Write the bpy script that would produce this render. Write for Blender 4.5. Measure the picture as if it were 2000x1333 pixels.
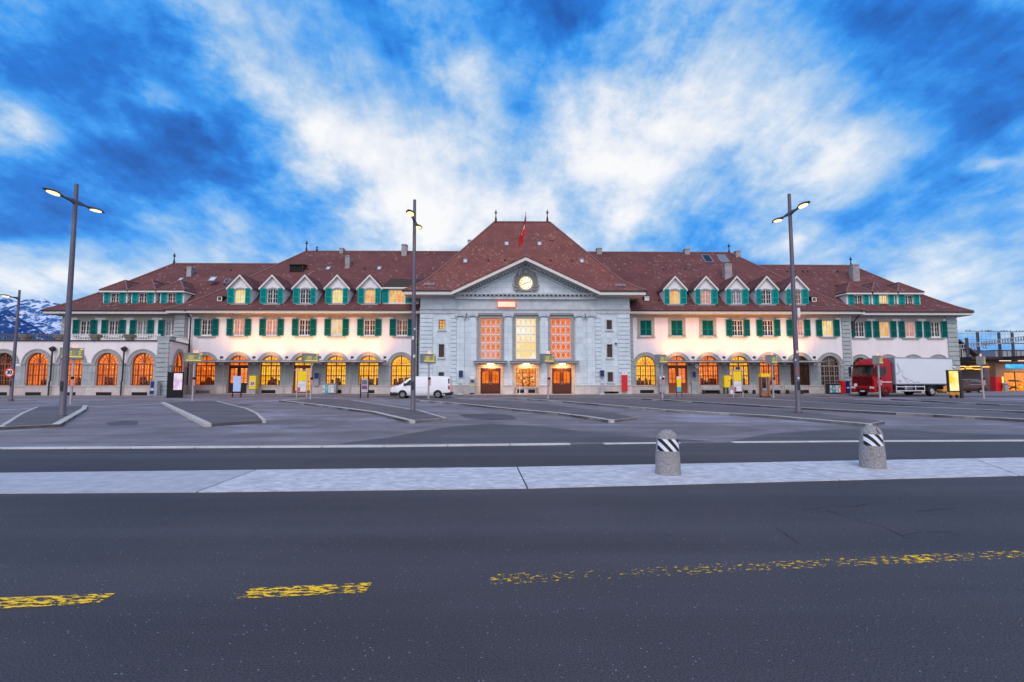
import bpy, math, random
from mathutils import Vector, Matrix, noise
from mathutils.geometry import tessellate_polygon
random.seed(7)
for o in list(bpy.data.objects): bpy.data.objects.remove(o)
S = bpy.context.scene
COL = S.collection
R = math.radians
# ------------------------------------------------------------------ camera
FPX, HOR = 970.0, 745.0            # focal length and horizon in photo pixels (2000 wide)
YAW = R(0.7); PITCH = math.atan((HOR-666.5)/FPX)
CAMZ = 1.5
CM = Matrix.Rotation(-YAW,3,'Z') @ Matrix.Rotation(math.pi/2+PITCH,3,'X')
cam = bpy.data.objects.new('camera', bpy.data.cameras.new('camera')); COL.objects.link(cam)
cam.location = (0,0,CAMZ); cam.rotation_euler = CM.to_euler()
cam.data.sensor_width = 36; cam.data.lens = FPX/2000*36
cam.data.clip_start = 0.1; cam.data.clip_end = 30000
S.camera = cam
S.render.resolution_x = 1024; S.render.resolution_y = 682
S.view_settings.view_transform = 'Standard'; S.view_settings.look = 'None'
S.view_settings.gamma = 1.0; S.view_settings.exposure = 0.0
def ray(px, py): return CM @ Vector(((px-1000)/FPX, -(py-666.5)/FPX, -1))
def F(px, py, Y):
    "world (x, z) of a photo pixel on the vertical plane y = Y"
    d = ray(px, py); t = Y/d.y
    return d.x*t, CAMZ+d.z*t
REF=[HOR]
def X(px, Y, py=None): return F(px, py or REF[0], Y)[0]
def ZZ(py, Y, px=1000): return F(px, py, Y)[1]
def G(px, py, z=0.0):
    d = ray(px, py); t = (z-CAMZ)/d.z
    return Vector((d.x*t, d.y*t, z))
# ------------------------------------------------------------------ world / sky
def nn(nt, typ, **kw):
    n = nt.nodes.new(typ)
    for k, v in kw.items():
        if k == 'ins':
            for kk, vv in v.items(): n.inputs[kk].default_value = vv
        else: setattr(n, k, v)
    return n
def M_(nt, op, a, b=None, c=None, clamp=False):
    n = nt.nodes.new('ShaderNodeMath'); n.operation = op; n.use_clamp = clamp
    for i, v in enumerate((a, b, c)):
        if v is None: continue
        if isinstance(v, (int, float)): n.inputs[i].default_value = v
        else: nt.links.new(v, n.inputs[i])
    return n.outputs[0]
def ramp(nt, fac, stops, interp='LINEAR'):
    r = nt.nodes.new('ShaderNodeValToRGB'); r.color_ramp.interpolation = interp
    cr = r.color_ramp
    while len(cr.elements) < len(stops): cr.elements.new(0.5)
    for e, (p, c) in zip(cr.elements, stops):
        e.position = p; e.color = tuple(c)+((1,) if len(c) == 3 else ())
    if fac is not None: nt.links.new(fac, r.inputs[0])
    return r.outputs[0]
W = bpy.data.worlds.new('World'); S.world = W; W.use_nodes = True
nt = W.node_tree; nt.nodes.clear()
tc = nn(nt, 'ShaderNodeTexCoord'); sep = nn(nt, 'ShaderNodeSeparateXYZ')
nt.links.new(tc.outputs['Generated'], sep.inputs[0])
sx, sy, sz = sep.outputs
# cloud deck: direction projected on a flat layer overhead, so streaks run to the horizon
zc = M_(nt, 'ADD', M_(nt, 'MAXIMUM', sz, 0.0), 0.34)
comb = nn(nt, 'ShaderNodeCombineXYZ')
nt.links.new(M_(nt, 'MULTIPLY', M_(nt, 'DIVIDE', sx, zc), 1.0), comb.inputs[0])
nt.links.new(M_(nt, 'MULTIPLY', M_(nt, 'DIVIDE', sy, zc), 0.6), comb.inputs[1])
def wnoise(scale, detail, rough, off, dist=0.0, vec=None):
    mp = nn(nt, 'ShaderNodeMapping'); mp.inputs['Location'].default_value = off
    nt.links.new(vec or comb.outputs[0], mp.inputs[0])
    n = nn(nt, 'ShaderNodeTexNoise', ins={'Scale': scale, 'Detail': detail, 'Roughness': rough, 'Distortion': dist})
    nt.links.new(mp.outputs[0], n.inputs['Vector']); return n.outputs['Fac']
cs_ = nn(nt, 'ShaderNodeCombineXYZ')
nt.links.new(M_(nt, 'MULTIPLY', M_(nt, 'DIVIDE', sx, zc), 2.6), cs_.inputs[0]); nt.links.new(M_(nt, 'MULTIPLY', M_(nt, 'DIVIDE', sy, zc), 0.9), cs_.inputs[1]); vs_ = cs_.outputs[0]
n1 = wnoise(2.0, 7, 0.58, (3.1, 1.7, 0), 0.2)
mpd = nn(nt, 'ShaderNodeMapping'); mpd.inputs['Scale'].default_value = (1, 1, 1.5); nt.links.new(tc.outputs['Generated'], mpd.inputs[0])
n2 = wnoise(6.5, 9, 0.60, (7.7, 2.2, 4), 0.12, vec=mpd.outputs[0])
n6 = wnoise(2.6, 8, 0.55, (1.7, 5.2, 2), 0.1, vec=mpd.outputs[0])
# large cloud masses where they stand in the sky (u = x/y, v = z/y towards the station)
ysafe = M_(nt, 'MAXIMUM', sy, 0.05)
uw = M_(nt, 'ADD', M_(nt, 'DIVIDE', sx, ysafe), M_(nt, 'MULTIPLY', M_(nt, 'SUBTRACT', n2, 0.5), 0.22))
vw = M_(nt, 'ADD', M_(nt, 'DIVIDE', sz, ysafe), M_(nt, 'MULTIPLY', M_(nt, 'SUBTRACT', n1, 0.5), 0.22))
BLOBS = [  # photo px, py, radius along, radius across (px), angle deg (ccw from +x), weight
 (560,150,330,95,-42,.46), (720,330,260,80,-35,.28), (860,300,200,170,-60,.22), (430,60,140,60,-45,.2),
 (1330,170,300,80,72,.30), (1560,250,280,110,-15,.28), (1680,320,160,70,35,.34), (1290,330,240,130,-20,.30), (1480,80,160,130,30,.12),
 (130,540,420,50,-3,.55), (60,480,200,26,8,.30), (45,245,80,30,-38,.55), (330,205,90,24,-42,.28), (390,290,40,20,-50,.25),
 (1060,380,260,130,0,.26), (1750,480,260,60,4,.30), (1890,560,260,50,3,.40), (1960,312,60,14,8,.45), (1960,620,200,40,0,.3),
 (500,420,300,80,5,.10),
 (230,110,330,90,0,-.22), (90,380,330,75,-4,-.30), (330,330,160,60,-15,-.16), (280,250,120,30,-40,-.08), (480,370,160,60,-20,-.16), (60,450,120,40,0,-.2),
 (1900,180,190,240,60,-.55), (1780,30,280,90,-10,-.40), (1880,380,200,60,10,-.32), (1080,20,220,110,0,-.22), (760,40,130,60,-50,-.25),
 (820,130,130,50,-55,-.25), (1010,200,110,60,-60,-.12), (960,60,200,60,0,-.15), (100,520,60,30,0,.1), (1600,430,220,40,-6,-.12), (1780,590,100,18,3,-.2),
 (1650,90,140,60,20,-.15)]
acc = None
for (bx, by, ra, rb, an, wt) in BLOBS:
    d = ray(bx, by); u0, v0 = d.x/d.y, d.z/d.y; a = R(an); ca, sa = math.cos(a), math.sin(a)
    du = M_(nt, 'SUBTRACT', uw, u0); dv = M_(nt, 'SUBTRACT', vw, v0)
    p = M_(nt, 'MULTIPLY', M_(nt, 'ADD', M_(nt, 'MULTIPLY', du, ca), M_(nt, 'MULTIPLY', dv, sa)), FPX/ra)
    q = M_(nt, 'MULTIPLY', M_(nt, 'SUBTRACT', M_(nt, 'MULTIPLY', dv, ca), M_(nt, 'MULTIPLY', du, sa)), FPX/rb)
    e = M_(nt, 'ADD', M_(nt, 'MULTIPLY', p, p), M_(nt, 'MULTIPLY', q, q))
    g = M_(nt, 'MULTIPLY', M_(nt, 'POWER', 2.71828, M_(nt, 'MULTIPLY', e, -1.0)), wt)
    acc = g if acc is None else M_(nt, 'ADD', acc, g)
front = M_(nt, 'MULTIPLY', M_(nt, 'SUBTRACT', sy, 0.05), 8.0, clamp=True)
acc = M_(nt, 'MULTIPLY', acc, front)
dens = M_(nt, 'ADD', 0.47, M_(nt,'MULTIPLY',acc,.60))
dens = M_(nt, 'ADD', dens, M_(nt, 'MULTIPLY', M_(nt, 'SUBTRACT', n1, 0.5), 0.8))
n4 = wnoise(1.0, 6, 0.62, (1.3, 5.2, 9), 0.4, vec=vs_)
dens = M_(nt, 'ADD', dens, M_(nt, 'MULTIPLY', M_(nt, 'SUBTRACT', n4, 0.5), 1.05))
dens = M_(nt, 'ADD', dens, M_(nt, 'MULTIPLY', M_(nt, 'SUBTRACT', n6, 0.5), 0.6))
dens = M_(nt, 'ADD', dens, M_(nt, 'MULTIPLY', M_(nt, 'SUBTRACT', n2, 0.5), 1.0))
n8 = wnoise(17.0, 8, 0.62, (2.7, 9.2, 5), 0.1, vec=mpd.outputs[0])
dens = M_(nt, 'ADD', dens, M_(nt, 'MULTIPLY', M_(nt, 'SUBTRACT', n8, 0.5), 0.40), clamp=True)
cl = ramp(nt, dens, [(0.0,(.012,.11,.46)), (.20,(.018,.20,.72)), (.34,(.045,.33,.90)), (.47,(.17,.45,.90)), (.58,(.35,.57,.88)), (.70,(.56,.71,.91)), (.84,(.84,.88,.96)), (1.0,(1.0,1.0,1.0))])
# the sky over the photographer's shoulder: unseen bright lobe added to light the facade
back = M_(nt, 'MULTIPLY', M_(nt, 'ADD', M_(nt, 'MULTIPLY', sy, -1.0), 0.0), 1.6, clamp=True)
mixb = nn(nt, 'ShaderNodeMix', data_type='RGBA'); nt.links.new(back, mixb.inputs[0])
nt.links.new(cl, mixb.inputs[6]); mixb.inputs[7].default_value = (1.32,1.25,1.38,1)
skyt = nn(nt, 'ShaderNodeTexSky'); skyt.sky_type = 'NISHITA'; skyt.sun_disc = False
skyt.sun_elevation = R(47); skyt.sun_rotation = R(190)
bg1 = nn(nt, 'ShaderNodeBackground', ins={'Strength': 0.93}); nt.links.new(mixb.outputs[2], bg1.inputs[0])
bg2 = nn(nt, 'ShaderNodeBackground', ins={'Strength': 0.012}); nt.links.new(skyt.outputs[0], bg2.inputs[0])
ad = nn(nt, 'ShaderNodeAddShader'); nt.links.new(bg1.outputs[0], ad.inputs[0]); nt.links.new(bg2.outputs[0], ad.inputs[1])
wo = nn(nt, 'ShaderNodeOutputWorld'); nt.links.new(ad.outputs[0], wo.inputs[0])
# ------------------------------------------------------------------ sun (soft, low, behind the camera)
sl = bpy.data.lights.new('sun', 'SUN'); sl.energy = 1.0; sl.angle = R(16); sl.color = (1.0,.93,.95)
sun = bpy.data.objects.new('sun', sl); COL.objects.link(sun)
sun.rotation_euler = (R(90-47), 0, R(-10))   # shines towards +Y and down
# ------------------------------------------------------------------ materials
MATS = {}
def newmat(name):
    m = bpy.data.materials.new(name); m.use_nodes = True; m.node_tree.nodes.clear(); MATS[name] = m
    nt = m.node_tree; out = nn(nt, 'ShaderNodeOutputMaterial'); return m, nt, out
def pmat(name, c1, c2=None, scale=2.0, rough=.8, metal=0, bump=0, bscale=40, detail=6, c3=None, s3=.4, t3=(.55,.7), spec=.4, stretch=(1,1,1), coat=0):
    m, nt, out = newmat(name)
    b = nn(nt, 'ShaderNodeBsdfPrincipled', ins={'Roughness': rough, 'Metallic': metal, 'Specular IOR Level': spec, 'Coat Weight': coat})
    nt.links.new(b.outputs[0], out.inputs[0])
    geo = nn(nt, 'ShaderNodeNewGeometry'); mp = nn(nt, 'ShaderNodeMapping'); mp.inputs['Scale'].default_value = stretch
    nt.links.new(geo.outputs['Position'], mp.inputs[0])
    if c2 is None: b.inputs['Base Color'].default_value = (*c1, 1)
    else:
        n = nn(nt, 'ShaderNodeTexNoise', ins={'Scale': scale, 'Detail': detail, 'Roughness': .62}); nt.links.new(mp.outputs[0], n.inputs['Vector'])
        col = ramp(nt, n.outputs['Fac'], [(.32, c1), (.68, c2)])
        if c3:
            n3 = nn(nt, 'ShaderNodeTexNoise', ins={'Scale': s3, 'Detail': 8, 'Roughness': .68}); nt.links.new(mp.outputs[0], n3.inputs['Vector'])
            f = ramp(nt, n3.outputs['Fac'], [(t3[0], (0,0,0)), (t3[1], (1,1,1))])
            mx = nn(nt, 'ShaderNodeMix', data_type='RGBA'); nt.links.new(f, mx.inputs[0]); nt.links.new(col, mx.inputs[6]); mx.inputs[7].default_value = (*c3, 1)
            col = mx.outputs[2]
        nt.links.new(col, b.inputs['Base Color'])
    if bump:
        n = nn(nt, 'ShaderNodeTexNoise', ins={'Scale': bscale, 'Detail': 4}); nt.links.new(mp.outputs[0], n.inputs['Vector'])
        bp = nn(nt, 'ShaderNodeBump', ins={'Strength': bump, 'Distance': .02}); nt.links.new(n.outputs['Fac'], bp.inputs['Height']); nt.links.new(bp.outputs[0], b.inputs['Normal'])
    return m
def emat(name, c1, s, c2=None, scale=1.5, blocks=None, lo=.42, hi=.6):
    m, nt, out = newmat(name)
    e = nn(nt, 'ShaderNodeEmission', ins={'Strength': s}); nt.links.new(e.outputs[0], out.inputs[0])
    if c2 is None: e.inputs[0].default_value = (*c1, 1)
    else:
        geo = nn(nt, 'ShaderNodeNewGeometry')
        if blocks:
            mp = nn(nt, 'ShaderNodeMapping'); mp.inputs['Rotation'].default_value = (math.pi/2,0,0); nt.links.new(geo.outputs['Position'], mp.inputs[0])
            br = nn(nt, 'ShaderNodeTexBrick', ins={'Scale': 1.0, 'Mortar Size': .03, 'Brick Width': blocks[0], 'Row Height': blocks[1], 'Color1': (*c1,1), 'Color2': (*c2,1), 'Mortar': (c2[0]*.6,c2[1]*.6,c2[2]*.6,1)})
            nt.links.new(mp.outputs[0], br.inputs['Vector']); c = br.outputs['Color']
            n = nn(nt, 'ShaderNodeTexNoise', ins={'Scale': scale, 'Detail': 3}); nt.links.new(geo.outputs['Position'], n.inputs['Vector'])
            mx = nn(nt, 'ShaderNodeMix', data_type='RGBA'); nt.links.new(ramp(nt, n.outputs['Fac'], [(lo,(0,0,0)),(hi,(1,1,1))]), mx.inputs[0])
            nt.links.new(c, mx.inputs[6]); mx.inputs[7].default_value = (*c2,1); c = mx.outputs[2]
        else:
            n = nn(nt, 'ShaderNodeTexNoise', ins={'Scale': scale, 'Detail': 4}); nt.links.new(geo.outputs['Position'], n.inputs['Vector'])
            c = ramp(nt, n.outputs['Fac'], [(lo, c1), (hi, c2)])
        nt.links.new(c, e.inputs[0])
    return m
pmat('plaster', (.74,.69,.71), (.80,.76,.78), .6, .9, bump=.25, bscale=25, c3=(.62,.58,.58), s3=1.1, t3=(.52,.80), stretch=(1,1,.22))
# ashlar: block joints via brick texture
def ashlar(name, c1, c2, cm, bw=1.15, rh=.62, scale=1.2):
    m, nt, out = newmat(name)
    b = nn(nt, 'ShaderNodeBsdfPrincipled', ins={'Roughness': .85, 'Specular IOR Level': .3}); nt.links.new(b.outputs[0], out.inputs[0])
    geo = nn(nt, 'ShaderNodeNewGeometry'); sp = nn(nt, 'ShaderNodeSeparateXYZ'); nt.links.new(geo.outputs['Position'], sp.inputs[0])
    cb = nn(nt, 'ShaderNodeCombineXYZ'); nt.links.new(M_(nt,'ADD',sp.outputs[0],sp.outputs[1]), cb.inputs[0]); nt.links.new(sp.outputs[2], cb.inputs[1])
    br = nn(nt, 'ShaderNodeTexBrick', ins={'Scale': 1.0, 'Mortar Size': .012, 'Brick Width': bw, 'Row Height': rh, 'Color1': (*c1,1), 'Color2': (*c2,1), 'Mortar': (*cm,1), 'Bias': 0.0})
    nt.links.new(cb.outputs[0], br.inputs['Vector'])
    n = nn(nt, 'ShaderNodeTexNoise', ins={'Scale': scale, 'Detail': 8, 'Roughness': .65}); nt.links.new(geo.outputs['Position'], n.inputs['Vector'])
    mx = nn(nt, 'ShaderNodeMix', data_type='RGBA', blend_type='MULTIPLY'); mx.inputs[0].default_value = 1
    nt.links.new(br.outputs[0], mx.inputs[6]); nt.links.new(ramp(nt, n.outputs['Fac'], [(.3,(.84,.84,.84)),(.7,(1.06,1.06,1.06))]), mx.inputs[7])
    nt.links.new(mx.outputs[2], b.inputs['Base Color'])
    bp = nn(nt, 'ShaderNodeBump', ins={'Strength': .3, 'Distance': .02}); nt.links.new(n.outputs['Fac'], bp.inputs['Height']); nt.links.new(bp.outputs[0], b.inputs['Normal'])
    return m
ashlar('blue_stone', (.56,.66,.72), (.63,.73,.79), (.36,.43,.48))
ashlar('grey_stone', (.33,.38,.39), (.39,.44,.45), (.2,.23,.24), 1.4, .8)
pmat('trim_stone', (.27,.28,.28), (.36,.37,.37), 2.5, .85, bump=.2)
pmat('cornice_stone', (.40,.45,.48), (.52,.58,.62), 2.0, .85, bump=.2)
pmat('frieze_stone', (.30,.28,.25), (.38,.36,.33), 1.5, .85)
ashlar('plinth_stone', (.50,.44,.42), (.60,.56,.53), (.30,.27,.26), 1.5, .95, 2.2)
pmat('white_paint', (.62,.62,.58), (.70,.70,.66), 3, .6)
pmat('dormer_white', (.72,.72,.74), (.80,.80,.82), 2, .85)
pmat('window_white', (.72,.72,.70), rough=.5)
pmat('soffit', (.36,.34,.31), (.42,.40,.37), 1, .8)
pmat('wood', (.30,.075,.025), (.22,.05,.018), 6, .5)
pmat('dark_wood', (.085,.020,.011), (.055,.014,.009), 6, .45)
pmat('weathered_frame', (.22,.18,.16), (.30,.25,.22), 6, .6)
pmat('quoin_stone', (.50,.585,.64), (.62,.72,.78), 1.1, .85, bump=.2)
pmat('quoin_grey', (.31,.355,.365), (.40,.45,.46), 1.1, .85, bump=.2)
pmat('black_wood', (.022,.018,.016), (.03,.024,.02), 6, .5)
pmat('gutter', (.035,.025,.024), (.055,.038,.034), 5, .5, metal=.3)
pmat('dark_metal', (.04,.04,.045), (.05,.05,.055), 8, .45, metal=.5)
pmat('pole_metal', (.115,.105,.135), (.14,.13,.16), 3, .5, metal=.35)
pmat('steel', (.42,.40,.41), (.50,.47,.47), 3, .38, metal=.6)
pmat('display_grey', (.20,.22,.22), (.25,.27,.27), 3, .5, metal=.2)
pmat('iron', (.10,.11,.12), (.14,.15,.16), 6, .6, metal=.3)
pmat('vent_dark', (.012,.012,.012), rough=.9)
pmat('zinc', (.28,.30,.34), (.36,.38,.42), 4, .45, metal=.4)
pmat('chimney_plaster', (.24,.23,.24), (.38,.36,.37), 2, .9, bump=.2)
pmat('urn_stone', (.17,.15,.12), (.30,.27,.23), 6, .95, bump=.5, bscale=14)
pmat('dead_plants', (.06,.055,.03), (.12,.10,.06), 14, 1, bump=1, bscale=20)
pmat('canopy_glass', (.22,.25,.26), (.30,.33,.34), 2, .25, metal=.1)
pmat('ornament_stone', (.22,.22,.21), (.32,.32,.31), 6, .85, bump=.5, bscale=16)
def shutter_mat(name, c):
    m, nt, out = newmat(name)
    b = nn(nt, 'ShaderNodeBsdfPrincipled', ins={'Roughness': .8, 'Specular IOR Level': .12}); nt.links.new(b.outputs[0], out.inputs[0])
    geo = nn(nt, 'ShaderNodeNewGeometry')
    wv = nn(nt, 'ShaderNodeTexWave', wave_type='BANDS', bands_direction='Z', ins={'Scale': 3.5}); nt.links.new(geo.outputs['Position'], wv.inputs['Vector'])
    col = ramp(nt, wv.outputs['Fac'], [(.2, (c[0]*.6,c[1]*.6,c[2]*.6)), (.7, c)]); nt.links.new(col, b.inputs['Base Color'])
    return m
pmat('teal', (.0,.15,.137), (.0,.175,.158), 3, .75, spec=.15)
shutter_mat('teal_slats', (.0,.10,.09))
pmat('teal_light', (.0,.33,.31), (.0,.37,.35), 3, .75, spec=.15)
shutter_mat('teal_light_slats', (.0,.24,.225))
# roof tiles
def tile_mat(name, a, b_, c_, pale, patch, moss=False):
    m, nt, out = newmat(name)
    b = nn(nt, 'ShaderNodeBsdfPrincipled', ins={'Roughness': .8, 'Specular IOR Level': .3}); nt.links.new(b.outputs[0], out.inputs[0])
    geo = nn(nt, 'ShaderNodeNewGeometry'); sp = nn(nt, 'ShaderNodeSeparateXYZ'); nt.links.new(geo.outputs['Position'], sp.inputs[0])
    cb = nn(nt, 'ShaderNodeCombineXYZ'); nt.links.new(M_(nt,'ADD',sp.outputs[0],M_(nt,'MULTIPLY',sp.outputs[1],.35)), cb.inputs[0]); nt.links.new(sp.outputs[2], cb.inputs[1])
    br = nn(nt, 'ShaderNodeTexBrick', ins={'Scale': 1.0, 'Mortar Size': .022, 'Brick Width': .26, 'Row Height': .19, 'Color1': (*a,1), 'Color2': (*b_,1), 'Mortar': (a[0]*.55,a[1]*.55,a[2]*.55,1)})
    nt.links.new(cb.outputs[0], br.inputs['Vector'])
    n = nn(nt, 'ShaderNodeTexNoise', ins={'Scale': .45, 'Detail': 8, 'Roughness': .7}); nt.links.new(geo.outputs['Position'], n.inputs['Vector'])
    mx = nn(nt, 'ShaderNodeMix', data_type='RGBA'); nt.links.new(ramp(nt, n.outputs['Fac'], [(.40,(0,0,0)),(.70,(.95,.95,.95))]), mx.inputs[0])
    nt.links.new(br.outputs[0], mx.inputs[6]); mx.inputs[7].default_value = (*c_,1)
    # pale replacement tiles and lichen
    vo = nn(nt, 'ShaderNodeTexVoronoi', ins={'Scale': 5.5, 'Randomness': 1}); nt.links.new(cb.outputs[0], vo.inputs['Vector'])
    spv = nn(nt, 'ShaderNodeSeparateColor'); nt.links.new(vo.outputs['Color'], spv.inputs[0])
    n2_ = nn(nt, 'ShaderNodeTexNoise', ins={'Scale': .22, 'Detail': 3}); nt.links.new(geo.outputs['Position'], n2_.inputs['Vector'])
    thr = M_(nt, 'SUBTRACT', 1.0, M_(nt, 'MULTIPLY', M_(nt,'SUBTRACT',n2_.outputs['Fac'],.36,clamp=True), patch))
    f2 = M_(nt, 'GREATER_THAN', spv.outputs[0], thr)
    mx2 = nn(nt, 'ShaderNodeMix', data_type='RGBA'); nt.links.new(M_(nt,'MULTIPLY',f2,.7), mx2.inputs[0]); nt.links.new(mx.outputs[2], mx2.inputs[6]); mx2.inputs[7].default_value = (*pale,1)
    cur = mx2.outputs[2]
    n3 = nn(nt, 'ShaderNodeTexNoise', ins={'Scale': 1.7, 'Detail': 9, 'Roughness': .75}); nt.links.new(geo.outputs['Position'], n3.inputs['Vector'])
    mx3 = nn(nt, 'ShaderNodeMix', data_type='RGBA'); nt.links.new(ramp(nt, n3.outputs['Fac'], [(.62,(0,0,0)),(.8,(.35,.35,.35))]), mx3.inputs[0]); nt.links.new(cur, mx3.inputs[6])
    mx3.inputs[7].default_value = (.05,.045,.02,1) if moss else (.20,.15,.16,1); cur = mx3.outputs[2]
    nt.links.new(cur, b.inputs['Base Color'])
    bp = nn(nt, 'ShaderNodeBump', ins={'Strength': .7, 'Distance': .03}); nt.links.new(br.outputs['Fac'], bp.inputs['Height']); bp.invert = True
    nt.links.new(bp.outputs[0], b.inputs['Normal'])
tile_mat('tiles', (.165,.056,.052), (.215,.080,.072), (.095,.036,.036), (.26,.17,.18), .25)
tile_mat('tiles_pavilion', (.22,.074,.062), (.28,.105,.086), (.135,.050,.048), (.32,.16,.12), .5)
tile_mat('tiles_moss', (.06,.035,.025), (.08,.05,.03), (.05,.04,.02), (.12,.10,.05), .2, True)
pmat('ridge_tile', (.17,.085,.08), (.24,.13,.125), 5, .85)
# glass and lit windows
def glass_mat(name, c, refl=.2, rough=.03):
    m, nt, out = newmat(name)
    b = nn(nt, 'ShaderNodeBsdfPrincipled', ins={'Roughness': rough, 'Base Color': (*c,1), 'Specular IOR Level': refl*2}); nt.links.new(b.outputs[0], out.inputs[0])
glass_mat('glass_dark', (.018,.020,.026), .16)
glass_mat('glass_curtain', (.16,.17,.20), .4, .3)
glass_mat('glass_brown', (.045,.030,.026), .2)
m, nt, out = newmat('glass_clear')
t_ = nn(nt,'ShaderNodeBsdfTransparent'); g_ = nn(nt,'ShaderNodeBsdfGlossy', ins={'Roughness':.02}); mx = nn(nt,'ShaderNodeMixShader', ins={0:.025})
nt.links.new(t_.outputs[0], mx.inputs[1]); nt.links.new(g_.outputs[0], mx.inputs[2]); nt.links.new(mx.outputs[0], out.inputs[0])
emat('lit_yellow', (1.0,.62,.10), 1.0, (1.0,.85,.38), 1.2)
emat('lit_amber', (1.0,.36,.05), .95, (1.0,.60,.12), 1.4)
emat('lit_pink', (.85,.32,.22), .8, (.60,.28,.26), 2.5)
emat('lit_cream', (.95,.80,.55), .85, (.9,.62,.22), 1.2)
emat('lit_dim', (.25,.11,.05), .8, (.08,.06,.07), 1.6)
emat('room_orange', (1.0,.22,.015), 1.15, (.62,.10,.012), 1.1, lo=.36, hi=.66)
emat('room_yellow', (1.0,.56,.01), 1.15, (1.0,.40,.01), .9, blocks=(1.1,.72), lo=.5, hi=.6)
emat('room_dim', (.10,.05,.03), .5, (.04,.025,.02), 1.1)
emat('shelf_glow', (1.0,.52,.06), 1.6)
emat('shop_shelves', (1.0,.62,.16), 1.15, (.75,.20,.03), 1.8, blocks=(.42,.34), lo=.47, hi=.55)
emat('hall_orange', (1.0,.22,.03), .95, (.80,.14,.03), .9, lo=.35, hi=.65)
emat('hall_pale', (1.0,.90,.74), 1.1, (1.0,.68,.20), .38, lo=.44, hi=.60)
emat('hall_left', (.92,.24,.06), .85, (.80,.45,.42), .28, lo=.48, hi=.60)
pmat('furniture', (.06,.02,.012), rough=.7)
emat('bulb', (1.0,.72,.35), 9.0)
emat('lamp_glow', (1.0,.62,.26), 2.6)
emat('beacon', (1.0,.42,.30), 1.6)
# ------------------------------------------------------------------ mesh builder
class MB:
    def __init__(s): s.v=[]; s.f=[]; s.m=[]
    def add(s, vs, fs, m=0):
        k=len(s.v); s.v += [tuple(v) for v in vs]
        for f in fs: s.f.append([k+i for i in f]); s.m.append(m)
    def face(s, vs, m=0): s.add(vs, [range(len(vs))], m)
    def box(s, x0,x1,y0,y1,z0,z1, m=0):
        s.add([(x0,y0,z0),(x1,y0,z0),(x1,y1,z0),(x0,y1,z0),(x0,y0,z1),(x1,y0,z1),(x1,y1,z1),(x0,y1,z1)],
              [(0,3,2,1),(4,5,6,7),(0,1,5,4),(1,2,6,5),(2,3,7,6),(3,0,4,7)], m)
    def ext(s, poly, vec, m=0, cap=True):
        "extrude a 3D polygon along vec"
        n=len(poly); v=Vector(vec); a=[Vector(p) for p in poly]; b=[p+v for p in a]
        fs=[(i,(i+1)%n,n+(i+1)%n,n+i) for i in range(n)]
        if cap:
            tr=tessellate_polygon([a]); fs += [tuple(t) for t in tr]+[(n+t[2],n+t[1],n+t[0]) for t in tr]
        s.add(a+b, fs, m)
    def xz(s, poly, y0, y1, m=0): s.ext([(x,y0,z) for x,z in poly], (0,y1-y0,0), m)
    def bar(s, p0, p1, w, y0, y1, m=0):
        "flat bar in the xz plane between two (x,z) points"
        a=Vector(p0); b=Vector(p1); d=(b-a); 
        if d.length<1e-6: return
        d.normalize(); n=Vector((-d.y,d.x))*w/2
        s.xz([a+n, a-n, b-n, b+n], y0, y1, m)
    def tube(s, p0, p1, r0, r1=None, n=10, m=0, cap=True):
        r1 = r0 if r1 is None else r1
        p0=Vector(p0); p1=Vector(p1); d=(p1-p0).normalized()
        u=d.cross(Vector((0,0,1)) if abs(d.z)<.9 else Vector((1,0,0))).normalized(); w=d.cross(u)
        vs=[]
        for p,r in ((p0,r0),(p1,r1)):
            for i in range(n):
                a=2*math.pi*i/n; vs.append(p+u*math.cos(a)*r+w*math.sin(a)*r)
        fs=[(i,(i+1)%n,n+(i+1)%n,n+i) for i in range(n)]
        if cap: fs += [tuple(range(n-1,-1,-1)), tuple(range(n,2*n))]
        s.add(vs, fs, m)
    def path(s, pts, r, n=8, m=0):
        for a,b in zip(pts[:-1], pts[1:]): s.tube(a,b,r,r,n,m)
    def lathe(s, prof, c=(0,0,0), n=24, m=0, axis='z', cap=True):
        vs=[]; k=len(prof)
        for r,h in prof:
            for i in range(n):
                a=2*math.pi*i/n
                p=(r*math.cos(a), r*math.sin(a), h) if axis=='z' else ((r*math.cos(a), h, r*math.sin(a)) if axis=='y' else (h, r*math.cos(a), r*math.sin(a)))
                vs.append((p[0]+c[0],p[1]+c[1],p[2]+c[2]))
        fs=[(j*n+i,j*n+(i+1)%n,(j+1)*n+(i+1)%n,(j+1)*n+i) for j in range(k-1) for i in range(n)]
        if cap: fs += [tuple(range(n-1,-1,-1)), tuple(range((k-1)*n,k*n))]
        s.add(vs, fs, m)
    def loft(s, rings, m=0, cap=True, closed=True):
        n=len(rings[0]); vs=[p for r in rings for p in r]; fs=[]
        for j in range(len(rings)-1):
            for i in range(n if closed else n-1): fs.append((j*n+i,j*n+(i+1)%n,(j+1)*n+(i+1)%n,(j+1)*n+i))
        if cap: fs += [tuple(range(n-1,-1,-1)), tuple(range((len(rings)-1)*n, len(rings)*n))]
        s.add(vs, fs, m)
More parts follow.
